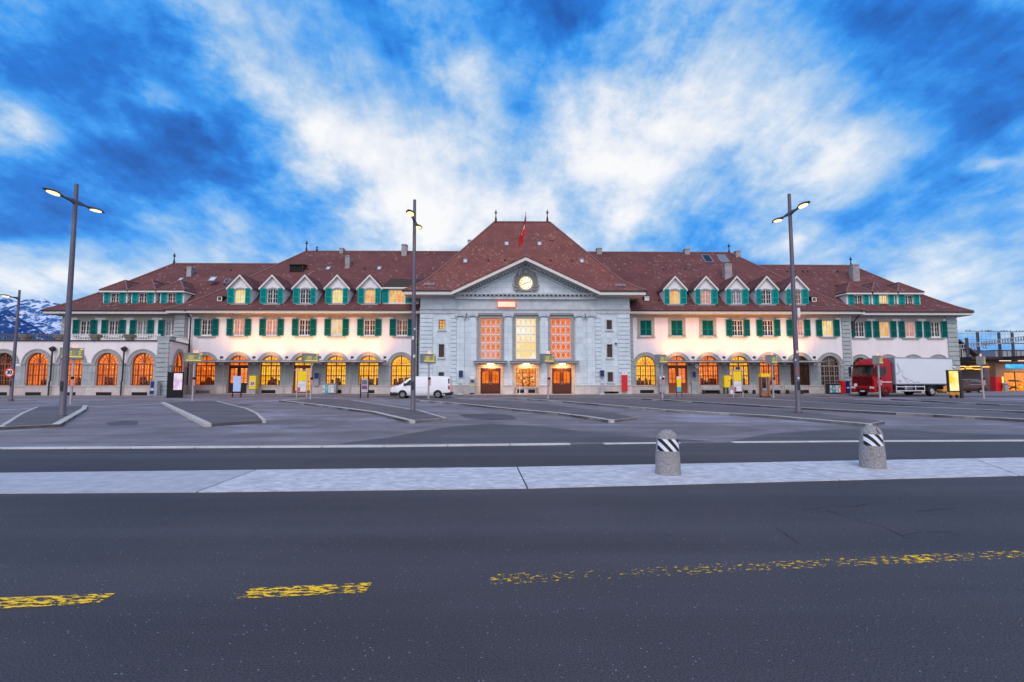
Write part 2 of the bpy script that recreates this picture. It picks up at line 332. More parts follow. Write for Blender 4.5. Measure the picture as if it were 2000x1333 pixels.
def build(name, mb, mats, parent=None, smooth=False, bevel=0, off=None, _s=False):
    if not _s and name in SPLIT and len(mb.v)>8: return build_split(name, mb, mats, parent, smooth=smooth, bevel=bevel, off=off)
    if isinstance(mats, str): mats=[mats]
    o_ = off if off is not None else (parent.get('_off') if parent is not None and '_off' in parent else None)
    vs = mb.v
    if o_ is not None: vs=[(v[0]-o_[0],v[1]-o_[1],v[2]-o_[2]) for v in vs]
    me=bpy.data.meshes.new(name); me.from_pydata(vs, [], mb.f); me.update()
    for x in mats: me.materials.append(MATS[x])
    for p,mi in zip(me.polygons, mb.m):
        p.material_index=mi; p.use_smooth=smooth
    import bmesh
    bm=bmesh.new(); bm.from_mesh(me); bmesh.ops.recalc_face_normals(bm, faces=bm.faces); bm.to_mesh(me); bm.free()
    ob=bpy.data.objects.new(name, me); COL.objects.link(ob)
    if parent is not None:
        ob.parent=parent
        if o_ is not None and off is None: ob['_off']=tuple(o_)
    if smooth:
        try: me.set_sharp_from_angle(angle=R(38))
        except Exception: pass
    if bevel:
        b=ob.modifiers.new('bevel','BEVEL'); b.width=bevel; b.segments=2; b.limit_method='ANGLE'; b.angle_limit=R(40)
    return ob
SPLIT={'plinth','gutter','pier_cladding','basement_vent','fascia','side_wall','frieze','soffit','quoin','post','canopy_post','terrace_railing','snow_guard_x','ceiling_lamp','bin_label','text_rows_x','crossarm_x'}
def build_split(name, mb, mats, parent=None, **kw):
    "one object per piece: boxes that touch stay together"
    par=list(range(len(mb.v)))
    def fd(i):
        while par[i]!=i: par[i]=par[par[i]]; i=par[i]
        return i
    for f in mb.f:
        for q in f[1:]: par[fd(q)]=fd(f[0])
    comp={}
    for i in range(len(mb.v)): comp.setdefault(fd(i),[]).append(i)
    keys=list(comp); bb=[]
    for k in keys:
        P=[mb.v[i] for i in comp[k]]; bb.append([min(p[a] for p in P)-.012 for a in range(3)]+[max(p[a] for p in P)+.012 for a in range(3)])
    gp=list(range(len(keys)))
    def gf(i):
        while gp[i]!=i: i=gp[i]
        return i
    for i in range(len(keys)):
        for j in range(i+1,len(keys)):
            if all(bb[i][a]<=bb[j][a+3] and bb[j][a]<=bb[i][a+3] for a in range(3)): gp[gf(j)]=gf(i)
    grp={}
    for i,k in enumerate(keys): grp.setdefault(gf(i),[]).append(k)
    root={}
    for g,ks in grp.items():
        for k in ks: root[k]=g
    out=[]
    for g in grp:
        m=MB(); mp={}
        for f,mi in zip(mb.f,mb.m):
            if root[fd(f[0])]!=g: continue
            nf=[]
            for i in f:
                if i not in mp: mp[i]=len(m.v); m.v.append(mb.v[i])
                nf.append(mp[i])
            m.f.append(nf); m.m.append(mi)
        out.append(build(name, m, mats, parent, _s=True, **kw))
    return out[0]
def tag(o, label=None, cat=None, group=None, kind=None):
    if label: o['label']=label
    if cat: o['category']=cat
    if group: o['group']=group
    if kind: o['kind']=kind
    return o
def thing(name, label, cat, loc=(0,0,0), rz=0, group=None):
    o=bpy.data.objects.new(name, None); COL.objects.link(o); o.location=loc; o.rotation_euler=(0,0,rz); o.empty_display_size=.3
    return tag(o,label,cat,group)
def copy_tree(o, parent=None):
    c=o.copy(); COL.objects.link(c); c.parent=parent
    for ch in list(o.children): copy_tree(ch, c)
    return c
def text_mesh(txt, size, mat, parent, loc, rot=(math.pi/2,0,0), name='lettering', bold=0):
    cu=bpy.data.curves.new('t','FONT'); cu.body=txt; cu.size=size; cu.align_x='CENTER'; cu.align_y='CENTER'; cu.extrude=.004; cu.offset=bold
    t=bpy.data.objects.new('t',cu); COL.objects.link(t); bpy.context.view_layer.update()
    me=bpy.data.meshes.new_from_object(t.evaluated_get(bpy.context.evaluated_depsgraph_get()))
    bpy.data.objects.remove(t)
    me.materials.clear(); me.materials.append(MATS[mat])
    o=bpy.data.objects.new(name,me); COL.objects.link(o); o.parent=parent; o.location=loc; o.rotation_euler=rot
    return o
# ------------------------------------------------------------------ ground materials
def asphalt(name, c1, c2, speck=(.30,.32,.38), big=.25, cpatch=None, dens=.80):
    m, nt, out = newmat(name)
    b = nn(nt, 'ShaderNodeBsdfPrincipled', ins={'Roughness': .72, 'Specular IOR Level': .35}); nt.links.new(b.outputs[0], out.inputs[0])
    geo = nn(nt, 'ShaderNodeNewGeometry')
    n = nn(nt, 'ShaderNodeTexNoise', ins={'Scale': big, 'Detail': 7, 'Roughness': .6}); nt.links.new(geo.outputs['Position'], n.inputs['Vector'])
    col = ramp(nt, n.outputs['Fac'], [(.35,c1),(.65,c2)])
    if cpatch:
        n5 = nn(nt, 'ShaderNodeTexNoise', ins={'Scale': .16, 'Detail': 9, 'Roughness': .7, 'Distortion': .6}); nt.links.new(geo.outputs['Position'], n5.inputs['Vector'])
        mp_ = nn(nt, 'ShaderNodeMix', data_type='RGBA'); nt.links.new(ramp(nt, n5.outputs['Fac'], [(.52,(0,0,0)),(.66,(.8,.8,.8))]), mp_.inputs[0]); nt.links.new(col, mp_.inputs[6]); mp_.inputs[7].default_value=(*cpatch,1); col=mp_.outputs[2]
    mps = nn(nt,'ShaderNodeMapping'); mps.inputs['Scale'].default_value=(.05,.9,1); mps.inputs['Rotation'].default_value=(0,0,R(1.5) if not cpatch else R(12)); nt.links.new(geo.outputs['Position'], mps.inputs[0])
    ns = nn(nt, 'ShaderNodeTexNoise', ins={'Scale': 1.0, 'Detail': 6, 'Roughness': .6}); nt.links.new(mps.outputs[0], ns.inputs['Vector'])
    mst = nn(nt, 'ShaderNodeMix', data_type='RGBA', blend_type='MULTIPLY'); mst.inputs[0].default_value=1; nt.links.new(col, mst.inputs[6]); nt.links.new(ramp(nt, ns.outputs['Fac'], [(.35,(.78,.78,.80)),(.65,(1.22,1.22,1.25))]), mst.inputs[7]); col=mst.outputs[2]
    g = nn(nt, 'ShaderNodeTexNoise', ins={'Scale': 95, 'Detail': 4, 'Roughness': .8}); nt.links.new(geo.outputs['Position'], g.inputs['Vector'])
    mx = nn(nt, 'ShaderNodeMix', data_type='RGBA', blend_type='MULTIPLY'); mx.inputs[0].default_value=1; nt.links.new(col, mx.inputs[6])
    nt.links.new(ramp(nt, g.outputs['Fac'], [(.40,(.35,.35,.35)),(.62,(1.85,1.85,1.85))]), mx.inputs[7])
    v = nn(nt, 'ShaderNodeTexVoronoi', ins={'Scale': 38, 'Randomness': 1}); nt.links.new(geo.outputs['Position'], v.inputs['Vector'])
    sp = nn(nt, 'ShaderNodeSeparateColor'); nt.links.new(v.outputs['Color'], sp.inputs[0])
    f = M_(nt, 'MULTIPLY', M_(nt,'GREATER_THAN', sp.outputs[0], dens), M_(nt,'LESS_THAN', v.outputs['Distance'], M_(nt,'MULTIPLY',sp.outputs[1],.20)))
    mx2 = nn(nt, 'ShaderNodeMix', data_type='RGBA'); nt.links.new(f, mx2.inputs[0]); nt.links.new(mx.outputs[2], mx2.inputs[6]); mx2.inputs[7].default_value=(*speck,1)
    nt.links.new(mx2.outputs[2], b.inputs['Base Color'])
    bp = nn(nt, 'ShaderNodeBump', ins={'Strength': .8, 'Distance': .006}); nt.links.new(g.outputs['Fac'], bp.inputs['Height']); nt.links.new(bp.outputs[0], b.inputs['Normal'])
asphalt('asphalt', (.047,.042,.048), (.064,.057,.064), speck=(.30,.30,.34), dens=.66)
asphalt('asphalt_bus', (.125,.108,.115), (.205,.180,.190), big=.55, cpatch=(.30,.29,.36))
asphalt('asphalt_platform', (.092,.080,.083), (.125,.108,.112), big=.5)
asphalt('asphalt_dark', (.072,.066,.072), (.10,.092,.10), big=.5)
pmat('paving', (.16,.15,.16), (.22,.20,.21), .8, .8, bump=.3, bscale=30)
pmat('strip_concrete', (.38,.38,.42), (.68,.68,.71), 7.0, .8, bump=.5, bscale=60, c3=(.38,.38,.42), s3=2.5, t3=(.50,.70), stretch=(.8,1.4,1))
pmat('strip_concrete_blue', (.34,.35,.39), (.47,.48,.52), 5.0, .8, bump=.5, bscale=60)
pmat('kerb_stone', (.40,.38,.36), (.55,.53,.50), 3.5, .85, bump=.4, bscale=50, c3=(.25,.23,.20), s3=2, t3=(.5,.75))
pmat('kerb_white', (.48,.48,.48), (.66,.66,.66), 2.0, .8, bump=.3)
pmat('line_white', (.45,.45,.47), (.70,.70,.72), 2.5, .8)
pmat('crack', (.022,.02,.024), rough=1)
def worn_mat(name, c, lo, hi, sc=(9,26,9), base=(.07,.06,.075)):
    m, nt, out = newmat(name)
    b = nn(nt, 'ShaderNodeBsdfPrincipled', ins={'Roughness': .6, 'Base Color': (*c,1)}); t = nn(nt, 'ShaderNodeBsdfTransparent')
    geo = nn(nt, 'ShaderNodeNewGeometry'); mp = nn(nt,'ShaderNodeMapping'); mp.inputs['Scale'].default_value=sc; nt.links.new(geo.outputs['Position'], mp.inputs[0])
    n = nn(nt, 'ShaderNodeTexNoise', ins={'Scale': 1.0, 'Detail': 5, 'Roughness': .68}); nt.links.new(mp.outputs[0], n.inputs['Vector'])
    nl = nn(nt, 'ShaderNodeTexNoise', ins={'Scale': 1.6, 'Detail': 3}); nt.links.new(geo.outputs['Position'], nl.inputs['Vector'])
    fw = M_(nt,'ADD', n.outputs['Fac'], M_(nt,'MULTIPLY', M_(nt,'SUBTRACT', nl.outputs['Fac'], .5), .20))
    mx = nn(nt, 'ShaderNodeMixShader'); nt.links.new(ramp(nt, fw, [(lo,(0,0,0)),(hi,(1,1,1))]), mx.inputs[0])
    nt.links.new(t.outputs[0], mx.inputs[1]); nt.links.new(b.outputs[0], mx.inputs[2]); nt.links.new(mx.outputs[0], out.inputs[0])
worn_mat('yellow_paint', (1.0,.58,.0), .505, .52, sc=(12,34,9))
worn_mat('yellow_faded', (1.0,.58,.0), .59, .605, sc=(17,36,9))
worn_mat('yellow_half', (1.0,.58,.0), .555, .57, sc=(15,34,9))
# ------------------------------------------------------------------ ground, roads
mb=MB(); mb.face([(-6000,-500,0),(6000,-500,0),(6000,9000,0),(-6000,9000,0)]); tag(build('ground', mb, 'asphalt'), kind='structure')
def gpoly(pts, z=0.0): return [G(a,b,0).xy.to_3d()+Vector((0,0,z)) for a,b in pts]
# bus station surface behind the kerb line
mb=MB(); mb.ext([(p.x,p.y,0.001) for p in gpoly([(-260,878),(0,877),(750,873),(1400,865.5),(2000,861),(2260,859)])]+[(75,47.5,.001),(-62,47.5,.001)], (0,0,.004))
tag(build('bus_station_road', mb, 'asphalt_bus'), kind='structure')
mb=MB(); mb.face([p+Vector((0,0,.009)) for p in gpoly([(660,868),(760,855),(880,834),(960,828),(1060,834),(1150,845),(1260,855),(1400,863)])])
mb.face([p+Vector((0,0,.009)) for p in gpoly([(895,810),(960,808),(1000,812),(1010,820),(960,822),(910,817)])])
mb.face([p+Vector((0,0,.009)) for p in gpoly([(1430,862),(1500,848),(1620,840),(1720,838),(1850,846),(2000,850),(2100,857)])])
mb.face([p+Vector((0,0,.009)) for p in gpoly([(205,827),(240,822),(270,823),(268,831),(215,832)])])
mb.face([p+Vector((0,0,.009)) for p in gpoly([(450,792),(470,790),(495,791),(490,794),(455,794)])])
tag(build('repaired_road_patches', mb, 'asphalt_dark'), kind='structure')
# flush white kerb line
def strip(mb, pts, w0, z0, z1, m=0, gap=.02, seg=True):
    "segments of kerb stone along ground px points; w0 metres wide towards the camera"
    P=[G(a,b,0) for a,b in pts]
    for a,b in zip(P[:-1],P[1:]):
        d=(b-a); L=d.length
        if L<1e-3: continue
        d/=L; nrm=Vector((-d.y,d.x,0)); n=max(1,int(round(L/1.6))) if seg else 1
        for i in range(n):
            s=a+d*(L*i/n+(gap/2)); e=a+d*(L*(i+1)/n-gap/2)
            mb.ext([s+Vector((0,0,z0)), e+Vector((0,0,z0)), e+nrm*w0+Vector((0,0,z0)), s+nrm*w0+Vector((0,0,z0))], (0,0,z1-z0), m)
mb=MB(); strip(mb, [(-300,879.5),(0,878),(380,876),(750,874),(1115,869.5)], .17, -.02, .03); strip(mb, [(1180,868.5),(1330,866.5)], .15,-.02,.02); strip(mb, [(1432,865.5),(1720,863.5),(2000,862.5),(2300,861)], .15,-.02,.02)
tag(build('flush_kerb', mb, 'kerb_white'), kind='structure')
# concrete median strip in slabs
top=[(-300,929),(500,919.5),(1010,914),(1500,904.5),(1900,897),(2300,890)]; bot=[(-300,967),(385,962.5),(1030,955),(1640,939),(1990,930),(2350,921)]
mb=MB()
for i in range(5):
    a,b,c,d=G(*top[i]),G(*top[i+1]),G(*bot[i+1]),G(*bot[i])
    e=(b-a).normalized()*.012; f_=(c-d).normalized()*.012
    mb.ext([d+f_, c-f_, b-e, a+e], (0,0,.014), 1 if i==0 else 0)
tag(build('median_strip', mb, ['strip_concrete','strip_concrete_blue']), kind='structure')
# bus platforms
PLAT=[([(118,835),(168,803),(171,796)], [(70,799),(-5,841)], [(70,799),(40,812),(-5,841)]),
 ([(413,834),(385,820),(322,789)], [(400,786),(420,786.5),(478,802),(498,812),(512,827)], [(420,786.5),(478,802),(498,812),(512,827)]),
 ([(545,785),(625,795),(725,809),(800,828)], [(873,822),(820,806),(690,785),(640,782)], [(873,822),(820,806),(690,785)]),
 ([(805,784),(900,792),(1000,803),(1090,812),(1150,820),(1190,827)], [(1243,821),(1180,807),(1010,787),(840,780)], None),
 ([(990,779.5),(1100,787),(1300,805),(1500,817),(1695,835)], [(1728,829),(1560,807),(1390,794),(1200,781)], None),
 ([(1230,779.5),(1500,797),(1750,811),(2000,825),(2150,834)], [(2180,829),(2000,812),(1800,797),(1430,779)], None),
 ([(1440,779),(1700,795),(2000,808),(2200,817)], [(2230,812),(2000,800),(1750,787),(1580,778.5)], None),
 ([(1740,782),(2000,796),(2250,808)], [(2280,804),(2000,789),(1860,781)], None)]
for k,(front_,rest,back_) in enumerate(PLAT):
    P=gpoly(front_+rest)
    mb=MB(); mb.ext([(p.x,p.y,.0) for p in P], (0,0,.10)); pl=tag(build('bus_platform', mb, 'asphalt_platform'), kind='structure')
    mb=MB(); strip(mb, front_, .21, -.01, .115)
    if not k==0: strip(mb, [front_[-1], rest[0]], .06, -.01, .105, seg=False)
    else: strip(mb, [rest[-1], front_[0]], .05, -.01, .105, seg=False)
    if back_: strip(mb, back_, .12, .0, .11)
    build('kerb', mb, 'kerb_stone', pl)
# pavement at the foot of the station and its kerb, white lane lines
mb=MB(); mb.ext([(X(-40,50),48.6,0),(X(372,50),48.6,0),(X(420,50),50.6,0),(X(1700,50),50.6,0),(X(1700,50),57,0),(X(-40,57),57,0)], (0,0,.11)); tag(build('pavement', mb, 'paving'), kind='structure')
mb=MB(); mb.ext([(X(1700,50)+.02,50.6,0),(78,50.6,0),(78,90,0),(X(1700,50)+.02,90,0)], (0,0,.05)); tag(build('station_forecourt', mb, 'paving'), kind='structure')
mb=MB()
for a,b,y in ((-40,330,48.25),(345,560,48.9),(600,735,49.2),(880,1000,49.4),(1010,1290,49.6),(1310,1420,49.7),(1440,1600,49.5),(1620,1700,49.5)):
    mb.box(X(a,y),X(b,y),y,y+.22,.006,.012)
for (a,b) in (((172,795.5),(322,788.8)),((520,785),(620,776)),((-60,804),(70,798.5)),((1310,778.3),(1420,778.0)),((1655,781),(1740,779)),((1790,781.5),(1880,781))):
    p,q=G(*a),G(*b); d=(q-p).normalized(); n_=Vector((-d.y,d.x,0))*.09
    mb.ext([p+n_+Vector((0,0,.006)),p-n_+Vector((0,0,.006)),q-n_+Vector((0,0,.006)),q+n_+Vector((0,0,.006))],(0,0,.006))
tag(build('lane_lines', mb, 'line_white'), kind='structure')
# yellow worn dashes
def dash(polys, mat):
    mb=MB()
    for q in polys: mb.face([p+Vector((0,0,.004)) for p in gpoly(q)])
    tag(build('yellow_lane_dashes', mb, mat), kind='structure')
dash([[(-200,1201),(-180,1176),(225,1160),(190,1180)],[(460,1171),(490,1150),(728,1139),(712,1159)]], 'yellow_paint')
dash([[(948,1145),(962,1123),(1454,1099.5),(1446,1118)]], 'yellow_faded')
dash([[(1456,1117),(1463,1100),(1850,1082),(2000,1075),(2200,1067),(2200,1081),(2000,1090),(1850,1098)]], 'yellow_half')
# cracks
mb=MB()
def crack(pts, w=.008, jit=1.6):
    P=[]
    for a,b in zip(pts[:-1],pts[1:]):
        n=6
        for i in range(n): P.append((a[0]+(b[0]-a[0])*i/n+random.uniform(-jit,jit), a[1]+(b[1]-a[1])*i/n+random.uniform(-jit,jit)*.35))
    P.append(pts[-1]); Q=[G(*p) for p in P]
    for a,b in zip(Q[:-1],Q[1:]):
        d=(b-a); 
        if d.length<1e-4: continue
        d.normalize(); n=Vector((-d.y,d.x,0))*w*random.uniform(.3,.7); mb.face([a+n+Vector((0,0,.003)),a-n+Vector((0,0,.003)),b-n+Vector((0,0,.003)),b+n+Vector((0,0,.003))])
crack([(1550,996),(1595,994),(1630,988)]); crack([(1612,996),(1660,1012),(1720,1028),(1775,1053)]); crack([(1760,1047),(1800,1040),(1850,1040),(1875,1046)]); crack([(1790,1001),(1830,996),(1875,991)])
crack([(1518,1033),(1540,1048),(1560,1062)]); crack([(1635,990),(1665,991),(1700,984)])
tag(build('road_cracks', mb, 'crack'), kind='structure')
# ------------------------------------------------------------------ mountains and hill
def ridge_terrain(name, Y, pts, depth, mat, rough, zbase, nx=170, ny=26, seed=0.0):
    mb=MB(); xs=[p[0] for p in pts]; vs=[]
    W_=[F(p[0],p[1],Y) for p in pts]
    x0,x1=W_[0][0],W_[-1][0]
    def rz(x):
        for a,b in zip(W_[:-1],W_[1:]):
            if a[0]<=x<=b[0]:
                t=(x-a[0])/(b[0]-a[0]); return a[1]+(b[1]-a[1])*t
        return W_[-1][1]
    for j in range(ny+1):
        t=j/ny
        for i in range(nx+1):
            x=x0+(x1-x0)*i/nx; y=Y-depth+2*depth*t; k=1-abs(2*t-1)
            h=rz(x)*k**.85
            h+=rough*k*(1.15-k)*4*(noise.fractal(Vector((x/rough/6+seed,y/rough/6,0)),1.0,2.1,6))
            h+=rough*.35*k*noise.fractal(Vector((x/rough/1.5+seed,y/rough/1.5,4)),1.0,2.1,5)
            vs.append((x,y,h-4))
    fs=[(j*(nx+1)+i,j*(nx+1)+i+1,(j+1)*(nx+1)+i+1,(j+1)*(nx+1)+i) for j in range(ny) for i in range(nx)]
    mb.add(vs,fs); return tag(build(name, mb, mat, smooth=False), kind='structure')
def snow_mat(name, rock, snow, scale, lo, hi):
    m, nt, out = newmat(name)
    b = nn(nt, 'ShaderNodeBsdfPrincipled', ins={'Roughness': .9, 'Specular IOR Level': .1}); nt.links.new(b.outputs[0], out.inputs[0])
    geo = nn(nt, 'ShaderNodeNewGeometry'); sp = nn(nt,'ShaderNodeSeparateXYZ'); nt.links.new(geo.outputs['Normal'], sp.inputs[0])
    n = nn(nt, 'ShaderNodeTexNoise', ins={'Scale': scale, 'Detail': 9, 'Roughness': .72, 'Distortion': .8}); nt.links.new(geo.outputs['Position'], n.inputs['Vector'])
    v = M_(nt,'ADD', n.outputs['Fac'], M_(nt,'MULTIPLY', M_(nt,'SUBTRACT', sp.outputs[2], .7), .35))
    nt.links.new(ramp(nt, v, [(lo,rock),(hi,snow)]), b.inputs['Base Color'])
snow_mat('far_snow_hazed', (.03,.10,.28), (.56,.65,.82), .022, .50, .57)  # blue rock and bluish snow: distance haze painted into the colours
snow_mat('near_forest_hazed', (.015,.06,.19), (.52,.61,.80), .03, .61, .66)  # blue tint stands in for haze over the dark forest slope
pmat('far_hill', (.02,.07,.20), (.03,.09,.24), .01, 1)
ridge_terrain('snowy_mountain', 3200, [(-420,640),(-250,580),(-120,560),(-40,585),(10,580),(40,590),(75,588),(100,592),(120,604),(160,618),(230,640),(330,700),(380,744)], 900, 'far_snow_hazed', 55, 0, 220, 40, 3.3)
ridge_terrain('wooded_mountain', 2000, [(-300,660),(-60,625),(14,604),(40,622),(70,642),(105,660),(150,700),(200,744)], 500, 'near_forest_hazed', 10, 0, 160, 20, 8.1)
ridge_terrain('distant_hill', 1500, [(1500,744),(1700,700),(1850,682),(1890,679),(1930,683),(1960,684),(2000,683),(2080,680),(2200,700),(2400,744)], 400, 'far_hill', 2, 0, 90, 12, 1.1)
# ================================================================== STATION BUILDING
PAV, WING, OUT, ARC = 54.0, 55.6, 56.6, 50.0
REF[0]=690
GZ = .11
ST = thing('railway_station', 'long white and blue-stone railway station with brown tiled hip roofs and clock pediment', 'station building', (0,PAV,0))
ST['_off']=(0,PAV,0)
def arch_poly(cx, w, z0, zs, n=18, rise=None):
    r=w/2; rise=rise or r
    return [(cx-r,z0),(cx+r,z0)]+[(cx+r*math.cos(math.pi*i/n), zs+rise*math.sin(math.pi*i/n)) for i in range(n+1)]
def rect(x0,x1,z0,z1): return [(x0,z0),(x1,z0),(x1,z1),(x0,z1)]
def wall(mb, outer, holes, Y, thick, m=0, mrev=None):
    polys=[[Vector((x,z,0)) for x,z in outer]]+[[Vector((x,z,0)) for x,z in h] for h in holes]
    flat=[p for q in polys for p in q]
    tr=tessellate_polygon(polys); mb.add([(p.x,Y,p.y) for p in flat], [tuple(t) for t in tr], m)
    for q in polys: 
        n=len(q); mb.add([(p.x,Y,p.y) for p in q]+[(p.x,Y+thick,p.y) for p in q], [(i,(i+1)%n,n+(i+1)%n,n+i) for i in range(n)], m if mrev is None else mrev)
def ringpoly(mb, inner, outer, y0, y1, m=0):
    "frame between two point lists of same length"
    n=len(inner)
    for i in range(n):
        j=(i+1)%n; mb.xz([inner[i],inner[j],outer[j],outer[i]], y0, y1, m)
# ---- roofs
def profh(prof, d):
    for (a,ha),(b,hb) in zip(prof[:-1],prof[1:]):
        if d<=b: return ha+(hb-ha)*(d-a)/(b-a)
    return prof[-1][1]
def hip_roof(name, x0,x1,y0,z,prof,mats,parent=ST, skip_front=False, ridge=True, ax=None):
    dm=prof[-1][0]; y1=y0+2*dm; mb=MB()
    ka,kb=(1,1) if ax is None else ((ax[0]-x0)/dm,(x1-ax[1])/dm)
    rings=[[(x0+d*ka,y0+d,z+h),(x1-d*kb,y0+d,z+h),(x1-d*kb,y1-d,z+h),(x0+d*ka,y1-d,z+h)] for d,h in prof]
    for a,b in zip(rings[:-1],rings[1:]):
        for i in range(4):
            if skip_front and i==0: continue
            j=(i+1)%4; mb.face([a[i],a[j],b[j],b[i]], 0)
    # underside / tile edge
    mb.add([(x0,y0,z),(x1,y0,z),(x1,y1,z),(x0,y1,z),(x0,y0,z-.09),(x1,y0,z-.09),(x1,y1,z-.09),(x0,y1,z-.09)],
           [f for k_,f in enumerate([(0,1,5,4),(1,2,6,5),(2,3,7,6),(3,0,4,7)]) if not (skip_front and k_==0)], 0)
    ob=build(name, mb, mats, parent)
    if ridge:
        rb=MB()
        for sx_,ex in ((x0,ka),(x1,-kb)):
            pts=[Vector((sx_+ex*d, y0+d, z+h+.03)) for d,h in prof]
            rb.path(pts, .11, 8)
        rb.path([(x0+dm*ka,y0+dm,z+prof[-1][1]+.03),(x1-dm*kb,y0+dm,z+prof[-1][1]+.03)], .12, 8)
        build('ridge_tiles', rb, 'ridge_tile', ob)
    return ob, prof
def roof_hit(px, py, y0, z, prof, ymax=90):
    "point where the photo ray meets the front slope"
    Y=y0
    while Y<y0+prof[-1][0]:
        x,zz=F(px,py,Y)
        if zz<=z+profh(prof,Y-y0): return x,Y,zz
        Y+=.02
    x,zz=F(px,py,Y); return x,Y,zz
PR=[(0,0),(1,.55),(2,1.25),(3,2.08),(4,2.95),(11,9.4)]
PRO=[(0,0),(1,.62),(2,1.36),(3,2.15),(4,2.98),(5.5,4.35),(8.8,7.35)]
PRP=[(0,0),(1,.6),(2,1.4),(3,2.5),(4,3.72),(9.5,10.55)]
IY, OY, PY_ = 54.6, 55.6, 52.5
ZI=ZZ(605.5,IY); ZO=ZZ(607.5,OY); ZP=ZZ(567.5,PY_)
IX0,IX1=X(322,IY,606),X(1691,IY,607); OX0,OX1=X(82,OY,609),X(1902,OY,611)
hip_roof('roof', OX0,OX1,OY,ZO,PRO,'tiles',ax=(X(339.5,OY+8.8,515),X(1663,OY+8.8,519)))
hip_roof('roof', IX0,IX1,IY,ZI,PR,'tiles',ax=(X(598.5,IY+11,489),X(1425,IY+11,493)))
# eaves: gutter, white fascia, soffit
def eaves(x0,x1,y0,z,ywall,side=6.0):
    mb=MB(); mb.tube((x0,y0-.05,z-.06),(x1,y0-.05,z-.06),.07,n=8)
    mb.tube((x0-.05,y0,z-.06),(x0-.05,y0+side,z-.06),.07,n=8); mb.tube((x1+.05,y0,z-.06),(x1+.05,y0+side,z-.06),.07,n=8); build('gutter', mb, 'gutter', ST)
    mb=MB(); mb.box(x0+.06,x1-.06,y0+.03,y0+.11,z-.38,z-.10); mb.box(x0+.06,x0+.14,y0+.112,y0+side,z-.38,z-.10); mb.box(x1-.14,x1-.06,y0+.112,y0+side,z-.38,z-.10)
    build('fascia', mb, 'white_paint', ST)
    mb=MB(); mb.box(x0+.15,x1-.15,y0+.115,ywall+.2,z-.42,z-.36); mb.box(x0+.15,x0+2,ywall+.21,y0+18,z-.42,z-.36); mb.box(x1-2,x1-.15,ywall+.21,y0+18,z-.42,z-.36)
    build('soffit', mb, 'soffit', ST)
eaves(IX0,IX1,IY,ZI,WING,8); eaves(OX0,OX1,OY,ZO,OUT,16)
# ---- pavilion roof with pediment gable let into its front slope
PX0,PX1=X(787,PY_,567),X(1263,PY_,570)
hip_roof('roof', PX0,PX1,PY_,ZP,PRP,'tiles_pavilion', skip_front=True)
gx,gz=F(1027,500,PY_); glx=X(882,PY_,573); grx=X(1172,PY_,573); gh=gz-ZP
nodes=[d/4 for d in range(0,60) if profh(PRP,d/4)<gh]+[0]
lo_,hi_=0,9.5
for _ in range(40):
    md=(lo_+hi_)/2
    if profh(PRP,md)<gh: lo_=md
    else: hi_=md
nodes=sorted(set(nodes))+[lo_]
mb=MB(); gb=MB()
def vx(d,side):
    t=profh(PRP,d)/gh; e=glx if side<0 else grx; return e+(gx-e)*t
for a,b in zip(nodes[:-1],nodes[1:]):
    za,zb=ZP+profh(PRP,a),ZP+profh(PRP,b)
    mb.face([(PX0+a,PY_+a,za),(vx(a,-1),PY_+a,za),(vx(b,-1),PY_+b,zb),(PX0+b,PY_+b,zb)])
    mb.face([(vx(a,1),PY_+a,za),(PX1-a,PY_+a,za),(PX1-b,PY_+b,zb),(vx(b,1),PY_+b,zb)])
    for s in (-1,1):
        gb.face([(vx(a,s),PY_,za),(vx(b,s),PY_,zb),(vx(b,s),PY_+b,zb),(vx(a,s),PY_+a,za)])
ds=[nodes[-1]]+[d for d,_ in PRP if d>nodes[-1]]
for a,b in zip(ds[:-1],ds[1:]):
    za,zb=ZP+profh(PRP,a),ZP+profh(PRP,b)
    mb.face([(PX0+a,PY_+a,za),(PX1-a,PY_+a,za),(PX1-b,PY_+b,zb),(PX0+b,PY_+b,zb)])
for (a,b) in ((PX0,glx),(grx,PX1)): mb.face([(a,PY_,ZP),(b,PY_,ZP),(b,PY_,ZP-.09),(a,PY_,ZP-.09)])
build('roof', mb, 'tiles_pavilion', ST)
k_=.12
for s,e in ((-1,glx),(1,grx)): gb.xz([(e,ZP-.02),(gx,gz-.02),(gx,gz-k_),(e,ZP-k_)], PY_-.03, PY_+.06)
build('gable_roof', gb, 'tiles_pavilion', ST)
# white raking fascia + soffits + horizontal fascia pieces
mb=MB(); t_=.34
for e in (glx,grx): mb.xz([(e,ZP-.12),(gx,gz-.13),(gx,gz-.13-t_),(e,ZP-.12-t_)], PY_+.02, PY_+.16)
mb.box(PX0+.1,glx,PY_+.02,PY_+.14,ZP-.46,ZP-.10); mb.box(grx,PX1-.1,PY_+.02,PY_+.14,ZP-.46,ZP-.10)
mb.box(PX0+.1,PX0+.2,PY_+.145,PY_+15,ZP-.46,ZP-.10); mb.box(PX1-.2,PX1-.1,PY_+.145,PY_+15,ZP-.46,ZP-.10)
build('fascia', mb, 'white_paint', ST)
mb=MB()
for e in (glx,grx): mb.add([(e,PY_+.17,ZP-.46),(gx,PY_+.17,gz-.46),(gx,PAV+.1,gz-.46),(e,PAV+.1,ZP-.46)],[(0,1,2,3)])
mb.box(PX0+.21,glx+.3,PY_+.15,PAV+.05,ZP-.52,ZP-.47); mb.box(grx-.3,PX1-.21,PY_+.15,PAV+.05,ZP-.52,ZP-.47)
PWX0,PWX1=X(819.5,PAV),X(1231.5,PAV)
mb.box(PX0+.21,PWX0-.01,PAV+.06,PAV+14,ZP-.52,ZP-.47); mb.box(PWX1+.01,PX1-.21,PAV+.06,PAV+14,ZP-.52,ZP-.47)
